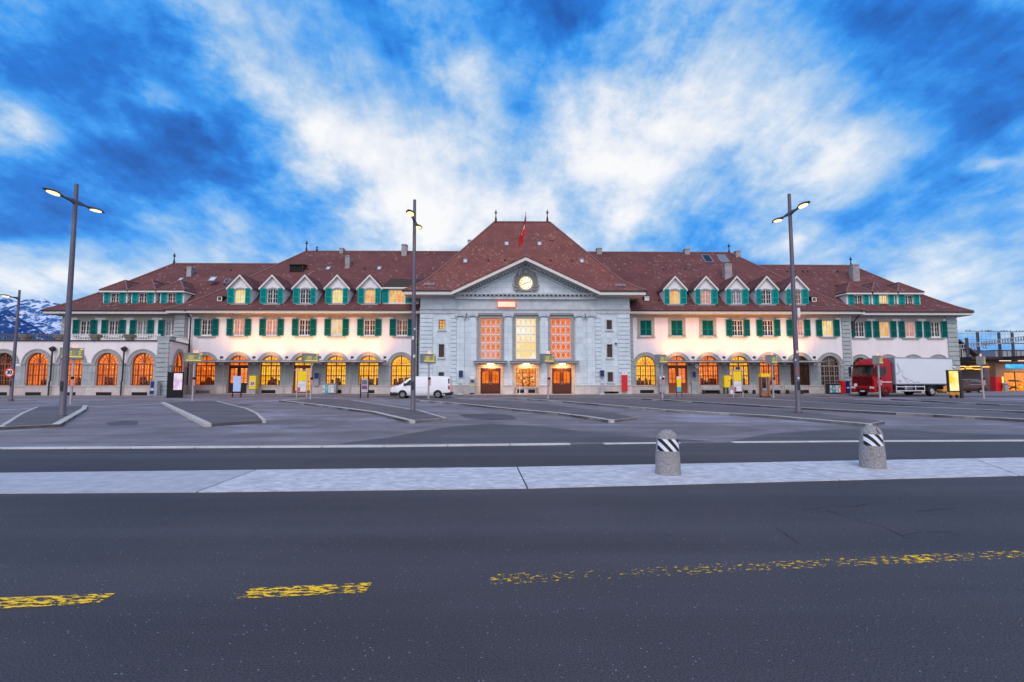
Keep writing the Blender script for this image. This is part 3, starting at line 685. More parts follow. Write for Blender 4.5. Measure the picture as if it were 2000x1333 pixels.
build('soffit', mb, 'soffit', ST)
mb=MB()
mb.tube((PX0,PY_-.05,ZP-.05),(glx,PY_-.05,ZP-.05),.08,n=8); mb.tube((grx,PY_-.05,ZP-.05),(PX1,PY_-.05,ZP-.05),.08,n=8)
mb.tube((PX0-.05,PY_,ZP-.05),(PX0-.05,PY_+10,ZP-.05),.08,n=8); mb.tube((PX1+.05,PY_,ZP-.05),(PX1+.05,PY_+10,ZP-.05),.08,n=8)
build('gutter', mb, 'gutter', ST)
# ---- pavilion wall
def zp(py): return ZZ(py,PAV)
def xp(px): return X(px,PAV)
holes=[]
TALL=[(938.5,978),(1007.5,1047),(1076,1115.5)]
for a,b in TALL: holes.append(rect(xp(a),xp(b),zp(701.5),zp(621.5)))
DOORS=[(933,983),(1003,1052),(1073,1122)]
for a,b in DOORS: holes.append(rect(xp(a),xp(b),GZ+.02,zp(711.5)))
SW=[(857,868,625.5,643.5),(857,867.5,673,698),(857,867.5,727.5,746),(1185.5,1196,625.5,643.5),(1185.5,1196,673,698),(1186,1196.5,727.5,746)]
for a,b,c,d in SW: holes.append(rect(xp(a),xp(b),zp(d),zp(c)))
mb=MB(); ztop=zp(577)
wall(mb, rect(PWX0,PWX1,0,ztop), holes, PAV, .45)
mb.box(PWX0,PWX0+.3,PAV+.46,PAV+16,0,ztop); mb.box(PWX1-.3,PWX1,PAV+.46,PAV+16,0,ztop)
wl=build('pavilion_wall', mb, 'blue_stone', ST)
# tympanum
mb=MB(); tx0,tx1=xp(893),xp(1161); mb.xz([(tx0-.6,zp(578)),(tx1+.6,zp(578)),(gx,zp(508))], PAV-.02, PAV+.2); build('pediment_wall', mb, 'blue_stone', ST)
# entablature
mb=MB()
bx0,bx1=xp(891),xp(1163)      # projecting centre
for (a,b,x0,x1,pr) in ((602,606,bx0,bx1,.30),(606,613,bx0,bx1,.20),(586,602,bx0,bx1,.14)): mb.box(x0,x1,PAV-pr,PAV-.002,zp(b),zp(a))
for (x0,x1) in ((PWX0-.03,bx0-.004),(bx1+.004,PWX1+.03)):
    mb.box(x0,x1,PAV-.22,PAV-.002,zp(605.5),zp(603)); mb.box(x0,x1,PAV-.10,PAV-.002,zp(613),zp(605.5)+.001)
build('entablature', mb, 'cornice_stone', ST)
mb=MB(); mb.box(bx0-.25,bx1+.25,PAV-.62,PAV-.03,zp(577.5),zp(574)); mb.box(bx0-.12,bx1+.12,PAV-.40,PAV-.03,zp(586),zp(580.8)-.001)
mb.box(PWX0-.2,bx0-.26,PAV-.5,PAV-.03,zp(577.5),zp(573)); mb.box(bx1+.26,PWX1+.2,PAV-.5,PAV-.03,zp(577.5),zp(573))
x=bx0-.1
while x<bx1+.05: mb.box(x,x+.22,PAV-.52,PAV-.05,zp(580.8),zp(577.5)-.002); x+=.46
for (x0,x1) in ((PWX0,bx0-.3),(bx1+.3,PWX1)):
    x=x0
    while x<x1-.1: mb.box(x,x+.18,PAV-.36,PAV-.03,zp(582),zp(577.5)-.002); x+=.40
# raking dentils
for s,ex in ((-1,glx),(1,grx)):
    n=26
    for i in range(1,n):
        t=i/n; cx=ex+(gx-ex)*t; cz=ZP-.46+(gz-ZP)*t-.10
        mb.box(cx-.10,cx+.10,PAV-.42,PAV-.03,cz-.20,cz+.02)
    mb.xz([(ex+.5*-s,ZP-.58),(gx,gz-.80),(gx,gz-.98),(ex+.9*-s,ZP-.66)], PAV-.22, PAV-.03)
    mb.xz([(ex,ZP-.30),(gx,gz-.46),(gx,gz-.58),(ex,ZP-.46)], PAV-.55, PAV-.03)
build('cornice', mb, 'cornice_stone', ST)
# rusticated strips
def rust(name, x0,x1,Y,z0,z1,h,pr,mat,parent=ST,dep=.0):
    mat={'blue_stone':'quoin_stone','grey_stone':'quoin_grey'}[mat]; mb=MB(); n=max(1,round((z1-z0)/h)); h=(z1-z0)/n
    for i in range(n): mb.box(x0,x1,Y-pr,Y-.003,z0+i*h,z0+(i+1)*h-.085)
    mb.box(x0+.02,x1-.02,Y-.02,Y-.002,z0,z1)
    return build(name, mb, mat, parent)
for a,b in ((820,844.5),(880,891.5),(1162.5,1173.5),(1207.5,1230.5)): rust('quoin_strip', xp(a),xp(b),PAV,zp(752.5),zp(614),.46,.12,'blue_stone')
# plinth
mb=MB()
segs=[(818,933),(983,1003),(1052,1073),(1122,1232)]
for a,b in segs: mb.box(xp(a)-.0,xp(b)+.0,PAV-.22,PAV-.003,GZ,zp(754)); mb.box(xp(a),xp(b),PAV-.26,PAV-.004,zp(754)+.002,zp(752.5))
build('plinth', mb, 'plinth_stone', ST)
mb=MB()
for a,b,c,d in ((1173,1206,765,769),(1187,1197,766,768.5)): mb.box(xp(a),xp(b),PAV-.235,PAV-.225,zp(d),zp(c))
build('basement_vent', mb, 'vent_dark', ST)
# pilasters with Ionic capitals
for a,b in ((892,907),(915.5,930.5),(985,1000.5),(1055,1070.5),(1124,1139),(1147,1162)):
    x0,x1=xp(a),xp(b); cx=(x0+x1)/2; mb=MB()
    mb.box(x0,x1,PAV-.16,PAV-.003,zp(752),zp(621)); mb.box(x0-.05,x1+.05,PAV-.20,PAV-.002,zp(754),zp(751.5))
    p=build('pilaster', mb, 'blue_stone', ST)
    mb=MB(); mb.box(x0-.19,x1+.19,PAV-.26,PAV-.003,zp(614.5),zp(613)-.003); mb.box(x0-.02,x1+.02,PAV-.24,PAV-.003,zp(618.5),zp(614.5)-.002); 
    for s in (x0,x1):
        mb.lathe([(.20,PAV-.30),(.20,PAV-.05)],(s,0,zp(617.3)),16,0,'y'); mb.lathe([(.15,PAV-.36),(.17,PAV-.3)],(s,0,zp(617.3)),14,0,'y'); mb.lathe([(.06,PAV-.40),(.07,PAV-.36)],(s,0,zp(617.3)),10,0,'y')
        mb.box(s-.07,s+.07,PAV-.24,PAV-.003,zp(624.5),zp(620.5))
    build('capital', mb, 'cornice_stone', p)
# tall lattice windows
for k,(a,b) in enumerate(TALL):
    x0,x1,z0,z1=xp(a),xp(b),zp(701.5),zp(621.5); Y=PAV+.22; nx,nz=4,5
    mb=MB(); w=(x1-x0)/nx; h=(z1-z0)/nz
    for i in range(nx+1): mb.box(x0+i*w-.024,x0+i*w+.024,Y-.05,Y+.03,z0,z1)
    for j in range(nz+1): mb.box(x0,x1,Y-.047,Y+.027,z0+j*h-.045,z0+j*h+.045)
    for i in range(nx):
        for j in range(nz):
            cx,cz=x0+(i+.5)*w,z0+(j+.5)*h
            P=[(cx-w*.5,cz),(cx,cz+h*.5),(cx+w*.5,cz),(cx,cz-h*.5)]
            for q in range(4): mb.bar(P[q],P[(q+1)%4],.042,Y-.035,Y+.02)
    wn=build('window', mb, 'window_white' if k else 'window_white', ST)
    mb=MB(); mb.face([(x0,Y+.06,z0),(x1,Y+.06,z0),(x1,Y+.06,z1),(x0,Y+.06,z1)]); build('glass', mb, ['hall_left','hall_pale','hall_orange'][k], wn)
    # moulded surround
    mb=MB(); o=.42
    ringpoly(mb, rect(x0,x1,z0,z1), rect(x0-.2,x1+.2,z0-.2,z1+.12), PAV-.10, PAV-.004)
    ringpoly(mb, rect(x0-.2,x1+.2,z0-.2,z1+.12), rect(x0-.36,x1+.36,z0-.26,z1+.3), PAV-.06, PAV-.003)
    mb.box(x0-.55,x1+.55,PAV-.25,PAV-.005,z1+.31,z1+.42)
    mb.box(x0-.5,x1+.5,PAV-.3,PAV-.005,z0-.36,z0-.262)
    build('window_surround', mb, 'trim_stone', wn)
for k,(a,b,c,d) in enumerate(SW):
    x0,x1,z0,z1=xp(a),xp(b),zp(d),zp(c); mb=MB(); Y=PAV+.2
    ringpoly(mb, rect(x0+.05,x1-.05,z0+.05,z1-.05), rect(x0,x1,z0,z1), Y-.04, Y+.04); mb.box((x0+x1)/2-.025,(x0+x1)/2+.025,Y-.045,Y+.03,z0,z1)
    for j in (1,2): mb.box(x0,x1,Y-.03,Y+.025,z0+(z1-z0)*j/3-.02,z0+(z1-z0)*j/3+.02)
    wn=build('window', mb, 'dark_wood', ST); mb=MB(); mb.face([(x0,Y+.03,z0),(x1,Y+.03,z0),(x1,Y+.03,z1),(x0,Y+.03,z1)]); build('glass', mb, 'lit_amber' if k==0 else 'glass_brown', wn)
    mb=MB(); ringpoly(mb, rect(x0,x1,z0,z1), rect(x0-.10,x1+.10,z0-.10,z1+.10), PAV-.05, PAV-.004); mb.box(x0-.16,x1+.16,PAV-.14,PAV-.002,z0-.2,z0-.102); build('sill', mb, 'cornice_stone', wn)
# entrances
for k,(a,b) in enumerate(DOORS):
    x0,x1=xp(a),xp(b); zt=zp(711.5); cx=(x0+x1)/2
    # stepped stone frame inside opening
    mb=MB(); iw=.30; zi=zp(719.5)
    mb.box(x0,x0+iw,PAV+.30,PAV+.7,GZ,zt); mb.box(x1-iw,x1,PAV+.30,PAV+.7,GZ,zt); mb.box(x0+iw,x1-iw,PAV+.31,PAV+.7,zi,zt)
    mb.box(x0-.22,x0,PAV-.12,PAV-.003,zp(754),zt+.05); mb.box(x1,x1+.22,PAV-.12,PAV-.003,zp(754),zt+.05); mb.box(x0,x1,PAV+.0,PAV+.29,zt-.02,zt+.04)
    dr=build('entrance_surround', mb, 'plinth_stone', ST)
    mb=MB(); mb.box(x0-.35,x1+.35,PAV-1.15,PAV-.003,zt+.05,zt+.17); mb.box(x0-.30,x1+.30,PAV-1.0,PAV-.003,zt+.172,zt+.26)
    mb.box(x0-.42,x1+.42,PAV-1.2,PAV-.004,zt+.262,zt+.31); build('canopy', mb, 'zinc', ST)
    mb=MB(); mb.box(cx-.3,cx+.3,PAV-.35,PAV-.15,zt-.06,zt+.045); lm=build('canopy_lamp', mb, 'bulb', ST)
    L=bpy.data.lights.new('entrance_light','AREA'); L.shape='RECTANGLE'; L.size=.8; L.size_y=.3; L.energy=75; L.color=(1,.43,.10)
    lo=bpy.data.objects.new('entrance_light',L); COL.objects.link(lo); lo.location=(cx,PAV-.3,zt-.12); lo.rotation_euler=(R(25),0,0)
    dx0,dx1=x0+iw,x1-iw
    if k!=1:
        Y=PAV+.42; mb=MB(); zb=GZ+.02; zd=zi
        mid=(dx0+dx1)/2
        for (l,r) in ((dx0,mid-.01),(mid+.01,dx1)):
            hole=[(l+.2,zb+1.15),(r-.2,zb+1.15),(r-.2,zd-.55)]+[((l+r)/2+((r-l)/2-.2)*math.cos(math.pi*i/8), zd-.55+.22*math.sin(math.pi*i/8)) for i in range(1,8)]+[(l+.2,zd-.55)]
            wall(mb, rect(l,r,zb,zd), [hole], Y, .07)
            mb.box(l+.2,r-.2,Y-.03,Y-.002,zb+.2,zb+.9); mb.box((l+r)/2-.02,(l+r)/2+.02,Y+.01,Y+.05,zb+1.15,zd-.33)
            for j in (1,2): mb.box(l+.2,r-.2,Y+.012,Y+.048,zb+1.15+j*.45-.015,zb+1.15+j*.45+.015)
        d=build('door', mb, 'dark_wood', ST)
        mb=MB(); mb.tube((mid+.08,Y-.06,zb+1.0),(mid+.08,Y-.06,zb+1.35),.02); mb.tube((mid-.08,Y-.06,zb+1.0),(mid-.08,Y-.06,zb+1.35),.02); build('handle', mb, 'steel', d)
        mb=MB(); mb.face([(dx0,Y+.055,zb+1),(dx1,Y+.055,zb+1),(dx1,Y+.055,zd),(dx0,Y+.055,zd)]); build('glass', mb, 'room_orange', d)
    else:
        zs=zp(755.5); Y=PAV+.40
        mb=MB(); mb.box(dx0,dx1,PAV+.05,PAV+.7,GZ,zs-.12); mb.box(dx0-.1,dx1+.1,PAV-.1,PAV+.7,zs-.12,zs); build('plinth', mb, 'plinth_stone', ST)
        mb=MB()
        for (l,r) in ((dx0+.1,dx0+.85),(dx1-.85,dx1-.1)): mb.box(l,r,PAV+.03,PAV+.049,GZ+.12,GZ+.5)
        build('basement_vent', mb, 'vent_dark', ST)
        mb=MB(); w=(dx1-dx0)/3
        for i in range(4): mb.box(dx0+i*w-(0 if i==0 else .045),dx0+i*w+(0 if i==3 else .045),Y,Y+.08,zs,zi)
        mb.box(dx0,dx1,Y+.002,Y+.078,zs,zs+.07); mb.box(dx0+w,dx0+2*w,Y+.003,Y+.077,zs+.9,zs+.98)
        for i in (0,1,2): mb.box(dx0+(i+.5)*w-.015,dx0+(i+.5)*w+.015,Y+.02,Y+.06,zi-.5,zi)
        mb.box(dx0,dx1,Y+.021,Y+.059,zi-.52,zi-.48)
        wn=build('shop_window', mb, 'dark_wood', ST)
        mb=MB(); mb.face([(dx0,Y+.6,zs),(dx1,Y+.6,zs),(dx1,Y+.6,zi),(dx0,Y+.6,zi)]); build('interior', mb, 'shop_shelves', wn)
        mb=MB(); mb.face([(dx0,Y+.04,zs),(dx1,Y+.04,zs),(dx1,Y+.04,zi),(dx0,Y+.04,zi)]); build('glass', mb, 'glass_clear', wn)
        rb=MB(); random.seed(3)
        for i in range(26):
            px_=dx0+.15+random.random()*(dx1-dx0-.4); pz=zs+.05+random.random()*.95; rb.box(px_,px_+random.uniform(.08,.2),Y+.35,Y+.45,pz,pz+random.uniform(.06,.16))
        build('goods', rb, 'furniture', wn)
# front steps
mb=MB(); mb.box(xp(925),xp(1130),PAV-1.2,PAV+.7,GZ-.02,GZ+.02); build('doorstep', mb, 'plinth_stone', ST)
# clock
cx,cz=F(1027,553.6,PAV-.12); Y=PAV-.1
mb=MB(); mb.lathe([(.72,Y-.10),(.92,Y-.16),(.98,Y-.08),(.98,Y+.08),(.72,Y+.08)],(cx,0,cz),40,0,'y',cap=False)
random.seed(11)
for s in (-1,1):
    for i in range(9):     # acanthus leaves curling round the dial
        a=R(-62+i*17); r0=.95; r1=1.28+.12*math.sin(i*1.3); 
        p0=(cx+s*r0*math.cos(a),Y-.05,cz+r0*math.sin(a)); p1=(cx+s*r1*math.cos(a+.20),Y-.12,cz+r1*math.sin(a+.20)); p2=(cx+s*(r1+.16)*math.cos(a+.42),Y-.04,cz+(r1+.16)*math.sin(a+.42))
        mb.tube(p0,p1,.13,.09,8); mb.tube(p1,p2,.09,.03,8)
    mb.lathe([(.2,Y-.14),(.2,Y+.06)],(cx+s*.75,0,cz-1.12),12,0,'y'); mb.lathe([(.17,Y-.12),(.17,Y+.06)],(cx+s*1.1,0,cz+.62),12,0,'y')
    mb.tube((cx,Y-.05,cz-1.2),(cx+s*.75,Y-.05,cz-1.3),.07,.10,8)
    mb.tube((cx+s*.15,Y-.1,cz+1.2),(cx+s*.6,Y-.05,cz+1.05),.16,.10,8)
mb.lathe([(.05,1.62),(.28,1.5),(.36,1.25),(.3,1.05),(.12,.95)],(cx,Y-.04,cz),12); mb.tube((cx,Y-.15,cz+1.2),(cx,Y-.05,cz+1.45),.2,.12,8)
orn=build('clock_surround', mb, 'ornament_stone', ST, smooth=True)
emat('dial', (1.0,.66,.14), 1.15, (1.0,.94,.72), .9, lo=.3, hi=.5)
mb=MB(); mb.lathe([(.73,Y-.10),(.73,Y-.05)],(cx,0,cz),40,0,'y'); ck=build('clock', mb, 'dial', ST)
mb=MB()
for i in range(12):
    a=math.pi/6*i; mb.bar((cx+.50*math.sin(a),cz+.50*math.cos(a)),(cx+.64*math.sin(a),cz+.64*math.cos(a)),.04,Y-.115,Y-.103)
build('hour_marks', mb, 'black_wood', ck)
for L_,w_,a in ((.40,.055,R(242)),(.60,.042,R(76))):
    mb=MB(); mb.bar((cx-.1*math.sin(a),cz-.1*math.cos(a)),(cx+L_*math.sin(a),cz+L_*math.cos(a)),w_,Y-.135-.01*L_,Y-.12); build('hand', mb, 'black_wood', ck)
# ---- wings: walls
def zw(py,Y=WING): return ZZ(py,Y)
UP_L=[404,467.4,531,594.7,658,721.7,785]; UP_R=[1261.3,1321.8,1382.2,1440.7,1500,1558.6,1616]
AR_L=[402,466.6,529,593.4,656.6,720.4,783.7]; AR_R=[1261,1322.5,1383.3,1443,1502,1561,1620]
UPO_L=[167,222.7,278,333.4]; UPO_R=[1678,1727,1776.7,1826]; AR_OR=[1679,1733,1782,1831]
DOORARCH={466.6:'black_wood',593.4:'glassdoor',1322.5:'wooddoor'}
AW=39.0/970*WING; ZSPR=zw(714.5); ZSILL=zw(753)
def wing(name, px0, px1, Y, ups, archs, ztop_py):
    mb=MB(); holes=[]
    for u in ups: c=X(u,Y,641); hw=.63; holes.append(rect(c-hw,c+hw,zw(655.5,Y) if Y==WING else zw(657.5,Y),zw(625.5,Y) if Y==WING else zw(628,Y)))
    for a in archs:
        z0=GZ+.03 if a in DOORARCH else ZSILL
        holes.append(arch_poly(X(a,Y),AW if Y==WING else AW*.86,z0,ZSPR))
    x0,x1=(px0 if abs(px0)<60 else X(px0,Y)),(px1 if abs(px1)<60 else X(px1,Y))
    wall(mb, rect(x0,x1,0,zw(ztop_py,Y)), holes, Y, .4)
    return build(name, mb, 'plaster', ST), x0, x1
wing('wing_wall', 365, 822, WING, UP_L, AR_L, 611)
wing('wing_wall', 1228, 1665, WING, UP_R, AR_R, 611)
wing('outer_wall', 117, 364, OUT, UPO_L, [], 612)
wing('outer_wall', 1664.5, 1872, OUT, UPO_R, AR_OR, 612)
# side returns and dark backing inside so no light leaks
mb=MB(); xo0,xo1=X(117,OUT),X(1872,OUT); zt=zw(612,OUT)
mb.box(xo0,xo0+.3,OUT+.41,OUT+15,0,zt); mb.box(xo1-.3,xo1,OUT+.41,OUT+15,0,zt); mb.box(xo0,xo1,OUT+15,OUT+15.3,0,zt)
mb.box(X(365,WING)-.02,X(365,WING)+.25,WING+.41,OUT+1,0,zt); mb.box(X(1665,WING)-.25,X(1665,WING)+.02,WING+.41,OUT+1,0,zt)
build('side_wall', mb, 'plaster', ST)
# frieze bands under eaves and grey window zones
mb=MB()
for (a,b,Y) in ((372,820,WING),(1232,1645,WING),(132,345,OUT),(1667,1851,OUT)):
    top_,bot_=(611.5,620.5) if Y==WING else (612.5,622)
    mb.box(X(a,Y),X(b,Y),Y-.05,Y-.003,zw(bot_,Y),zw(top_,Y))
build('frieze', mb, 'frieze_stone', ST)
def upper_window(c, Y, zb, zt, hw, glass, closed=False, white='window_white', teal='teal', zone=True, arched=False, shw=.70, sh_ang=0, parent=ST, ztop_zone=None):
    Yf=Y+.14; mb=MB()
    P=rect(c-hw,c+hw,zb,zt) if not arched else arch_poly(c,2*hw,zb,zt-.25,10,.25)
    if arched: ringpoly(mb, arch_poly(c,2*hw-.12,zb+.06,zt-.25,10,.19), P, Yf-.04, Yf+.04)
    else: ringpoly(mb, rect(c-hw+.06,c+hw-.06,zb+.06,zt-.06), P, Yf-.04, Yf+.04)
    mb.box(c-.045,c+.045,Yf-.045,Yf+.035,zb,zt-.02)
    for s in (-1,1): mb.box(c+s*hw/2-.016,c+s*hw/2+.016,Yf-.03,Yf+.03,zb,zt-(.03 if not arched else .06))
    for j in (1,2): zz=zb+(zt-zb)*j/3; mb.box(c-hw+.03,c+hw-.03,Yf-.028,Yf+.028,zz-.016,zz+.016)
    w=build('window', mb, white, parent)
    mb=MB(); q=[(x,Yf+.045,z) for x,z in P]; mb.ext(q,(0,.01,0)); build('glass', mb, glass, w)
    if zone:
        mb=MB(); zz0=ztop_zone; o=hw+.34
        mb.box(c-o,c-hw,Y-.06,Y-.002,zb-.12,zz0); mb.box(c+hw,c+o,Y-.06,Y-.002,zb-.12,zz0); mb.box(c-hw,c+hw,Y-.06,Y-.002,zt,zz0)
        build('window_surround', mb, 'frieze_stone', w)
    elif arched:
        mb=MB(); outer=arch_poly(c,2*hw+.3,zb-.02,zt-.25,10,.42); ringpoly(mb,P,outer,Y-.05,Y-.002); build('window_surround', mb, 'trim_stone', w)
    mb=MB(); mb.box(c-hw-.38,c+hw+.38,Y-.18,Y-.004,zb-.24,zb-.122 if zone else zb-.1); build('sill', mb, 'trim_stone', w)
    zs0,zs1=zb-.06,zt+.08
    for s in (-1,1):
        if closed: x0,x1=(c-hw,c-.01) if s<0 else (c+.01,c+hw); y0,y1=Y+.02,Y+.07
        else:
            if s<0: x0,x1=c-hw-shw-.02,c-hw-.02
            else: x0,x1=c+hw+.02,c+hw+shw+.02
            y0,y1=Y-.14,Y-.085
        if closed: zs0,zs1=zb+.02,zt-.02
        mb=MB(); fr=.09; zm=zs0+(zs1-zs0)*.42
        for (l,r,b,t) in ((x0,x0+fr,zs0,zs1),(x1-fr,x1,zs0,zs1),(x0+fr,x1-fr,zs0,zs0+fr),(x0+fr,x1-fr,zs1-fr,zs1),(x0+fr,x1-fr,zm-.05,zm+.05)): mb.box(l,r,y0,y1,b,t,0)
        mb.box(x0+fr,x1-fr,y0+.018,y1-.018,zs0+fr,zs1-fr,1)
        if sh_ang and not closed:
            hx=x1 if s<0 else x0; a=sh_ang*s
            mb.v=[(hx+(v[0]-hx)*math.cos(a)+(v[1]-y1)*math.sin(a)*-1, y1+(v[0]-hx)*math.sin(a)*-1+(v[1]-y1)*math.cos(a), v[2]) for v in mb.v]
        build('shutter', mb, [teal, teal+'_slats'], w)
    return w
def up(c,Y,glass,closed=False):
    zb,zt=(zw(655.5,Y),zw(625.5,Y)) if Y==WING else (zw(657.5,Y),zw(628,Y))
    upper_window(X(c,Y,641),Y,zb,zt,.63,glass,closed,ztop_zone=zw(620.5,Y)-.002 if Y==WING else zw(622,Y)-.002)
for c,g in zip(UP_L,['glass_dark','lit_pink','lit_pink','glass_dark','lit_cream','lit_dim','lit_dim']): up(c,WING,g)
for c,g in zip(UP_R,['glass_dark']*5+['lit_pink','lit_yellow']): up(c,WING,g,c<1400)
for c,g in zip(UPO_L,['glass_dark','glass_dark','glass_curtain','glass_curtain']): up(c,OUT,g)
for c,g in zip(UPO_R,['glass_dark','lit_amber','lit_pink','glass_dark']): up(c,OUT,g)
# arched ground floor windows
def arch_window(c, w, zsill, zspr, Y, room, wood='wood', door=None, surround='trim_stone', depth_y=.22, furn=True, seed=0, xf=None):
    "builds in the xz plane at y=Y; xf optional point transform"
    r=w/2; Yf=Y+depth_y; mb=MB(); z0=zsill if not door else GZ+.03
    inner=arch_poly(c,w-.16,z0+.08,zspr,18,r-.08); outer=arch_poly(c,w,z0,zspr); ringpoly(mb,inner,outer,Yf-.05,Yf+.06)
    mb.box(c-r,c+r,Yf-.055,Yf+.055,zspr-.09,zspr+.05)           # transom
    mb.box(c-.05,c+.05,Yf-.05,Yf+.05,zspr+.05,zspr+r-.05)
    for i in (1,2,3,5,6,7):
        a=math.pi*i/8; mb.bar((c+.16*r*math.cos(a),zspr+.05+.16*r*math.sin(a)),(c+.97*r*math.cos(a),zspr+.97*r*math.sin(a)),.028,Yf-.02,Yf+.03)
    for q in range(12):
        a0,a1=math.pi*q/12,math.pi*(q+1)/12; mb.bar((c+.55*r*math.cos(a0),zspr+.55*r*math.sin(a0)),(c+.55*r*math.cos(a1),zspr+.55*r*math.sin(a1)),.025,Yf-.018,Yf+.028)
    zt=zspr-.09
    if not door:
        for t in (.245,.5,.755): mb.box(c-r+w*t-.045,c-r+w*t+.045,Yf-.05,Yf+.05,z0,zt)
        for t in (.1225,.3725,.6275,.8775): mb.box(c-r+w*t-.014,c-r+w*t+.014,Yf-.015,Yf+.025,z0,zt)
        n=4
        for j in range(1,n): zz=z0+(zt-z0)*j/n; mb.box(c-r,c+r,Yf-.016,Yf+.026,zz-(.05 if j==2 else .02),zz+(.05 if j==2 else .02))
        ob=build('window', mb, wood, ST)
    else:
        dm=MB(); 
        for (l,rr) in ((c-r+.03,c-.015),(c+.015,c+r-.03)):
            zb=z0+.02; hole=rect(l+.16,rr-.16,zb+(1.15 if door!='glassdoor' else .3),zt-.22); wall(dm, rect(l,rr,zb,zt), [hole], Yf-.03, .08)
            dm.box((l+rr)/2-.02,(l+rr)/2+.02,Yf-.01,Yf+.04,hole[0][1],hole[2][1])
            for j in (1,2): dm.box(l+.16,rr-.16,Yf-.012,Yf+.038,hole[0][1]+j*.5-.015,hole[0][1]+j*.5+.015)
        ob=build('window', mb, wood, ST); dd=build('door', dm, {'wooddoor':'wood','glassdoor':'wood','black_wood':'black_wood'}[door], ST)
        hm=MB(); hm.tube((c+.09,Yf-.09,z0+1.0),(c+.09,Yf-.09,z0+1.3),.018); build('handle', hm, 'steel', dd)
    mb=MB(); P=arch_poly(c,w,z0,zspr); mb.ext([(x,Yf+.035,z) for x,z in P],(0,.008,0)); build('glass', mb, 'glass_clear', ob)
    # room niche
    mb=MB(); y0,y1=Y+.42,Y+2.2; x0,x1=c-r-.5,c+r+.5; zb,zt2=z0-.3,zspr+r+.15
    mb.face([(x0,y1,zb),(x1,y1,zb),(x1,y1,zt2),(x0,y1,zt2)]); mb.face([(x0,y0,zb),(x0,y1,zb),(x0,y1,zt2),(x0,y0,zt2)]); mb.face([(x1,y0,zb),(x1,y1,zb),(x1,y1,zt2),(x1,y0,zt2)])
    mb.face([(x0,y0,zt2),(x1,y0,zt2),(x1,y1,zt2),(x0,y1,zt2)]); mb.face([(x0,y0,zb),(x1,y0,zb),(x1,y1,zb),(x0,y1,zb)]); build('interior', mb, room, ob)
    if furn and room!='room_dim':
        random.seed(int(c*10)+seed); mb=MB(); gm=MB()
        for i in range(7):
            a=c-r+random.random()*w*.9; hh=random.uniform(.25,.95); yy=y0+random.uniform(.2,1.4); mb.box(a,a+random.uniform(.12,.5),yy,yy+.3,z0-.25,z0+hh)
        build('furniture', mb, 'furniture', ob)
        for i in range(6):
            a=c-r+random.random()*w*.8; hh=random.uniform(.3,1.2); gm.box(a,a+random.uniform(.15,.5),y1-.16,y1-.1,z0+hh,z0+hh+.07)
        for i in range(3): a=c-r+.2+i*.6+random.random()*.2; gm.box(a,a+.12,y0+.6,y0+.7,zspr-.35,zspr-.28)
        build('glowing_lamps', gm, 'shelf_glow', ob)
    # archivolt
    mb=MB(); n=20; R0,R1=r,r+.38
    for i in range(n):
        a0,a1=math.pi*i/n,math.pi*(i+1)/n
        mb.xz([(c+R0*math.cos(a0),zspr+R0*math.sin(a0)),(c+R0*math.cos(a1),zspr+R0*math.sin(a1)),(c+R1*math.cos(a1),zspr+R1*math.sin(a1)),(c+R1*math.cos(a0),zspr+R1*math.sin(a0))], Y-.09, Y-.002)
        R2,R3=r+.28,r+.40
        mb.xz([(c+R2*math.cos(a0),zspr+R2*math.sin(a0)),(c+R2*math.cos(a1),zspr+R2*math.sin(a1)),(c+R3*math.cos(a1),zspr+R3*math.sin(a1)),(c+R3*math.cos(a0),zspr+R3*math.sin(a0))], Y-.13, Y-.091)
    sr=build('arch_surround', mb, surround, ob)
    return ob
RL=['room_orange','room_orange','room_yellow','room_yellow','room_yellow','room_yellow','room_yellow']
for a,rm in zip(AR_L,RL): arch_window(X(a,WING),AW,ZSILL,ZSPR,WING,rm,door=DOORARCH.get(a))
RR=['room_yellow','room_orange','room_orange','room_yellow','room_orange','room_dim','room_dim']
for a,rm in zip(AR_R,RR): arch_window(X(a,WING),AW,ZSILL,ZSPR,WING,rm,wood='wood' if rm!='room_dim' else ('weathered_frame' if a>1600 else 'dark_wood'),door=DOORARCH.get(a))
for a in AR_OR: arch_window(X(a,OUT),AW*.86,ZSILL,ZSPR,OUT,'room_dim',wood='dark_wood')
# stone piers between arches, impost band, plinth
def piers(archs, px0, px1, Y, aw, zs=None, zsp=None, zgap=GZ):
    zs=zs or ZSILL; zsp=zsp or ZSPR
    xs=[X(px0,Y)]+sum([[X(a,Y)-aw/2,X(a,Y)+aw/2] for a in archs],[])+[X(px1,Y)]
    mb=MB(); pb=MB()
    for i in range(0,len(xs),2):
        a,b=xs[i],xs[i+1]
        if b-a<.05: continue
        mb.box(a,b,Y-.06,Y-.003,zs,zsp-.10); mb.box(a-.0,b+.0,Y-.14,Y-.002,zsp-.10,zsp+.08)
        if b-a>.8: mb.box(a+.28,b-.28,Y-.085,Y-.061,zs+.15,zsp-.25)
        pb.box(a,b,Y-.2,Y-.004,zgap,zs-.12); pb.box(a,b,Y-.25,Y-.003,zs-.118,zs)
    vb=MB()
    for q in archs:
        if q in DOORARCH: continue
        a,b=X(q,Y)-aw/2,X(q,Y)+aw/2
        pb.box(a,b,Y-.2,Y-.004,zgap,zs-.12); pb.box(a,b,Y-.25,Y+.2,zs-.118,zs)
        vb.box(a+.35,b-.35,Y-.215,Y-.206,zgap+.06,zgap+.42)
    build('pier_cladding', mb, 'grey_stone', ST); build('plinth', pb, 'plinth_stone', ST); build('basement_vent', vb, 'vent_dark', ST)
piers(AR_L,374,820,WING,AW); piers(AR_R,1232,1645,WING,AW); piers(AR_OR,1667,1851,OUT,AW*.86)
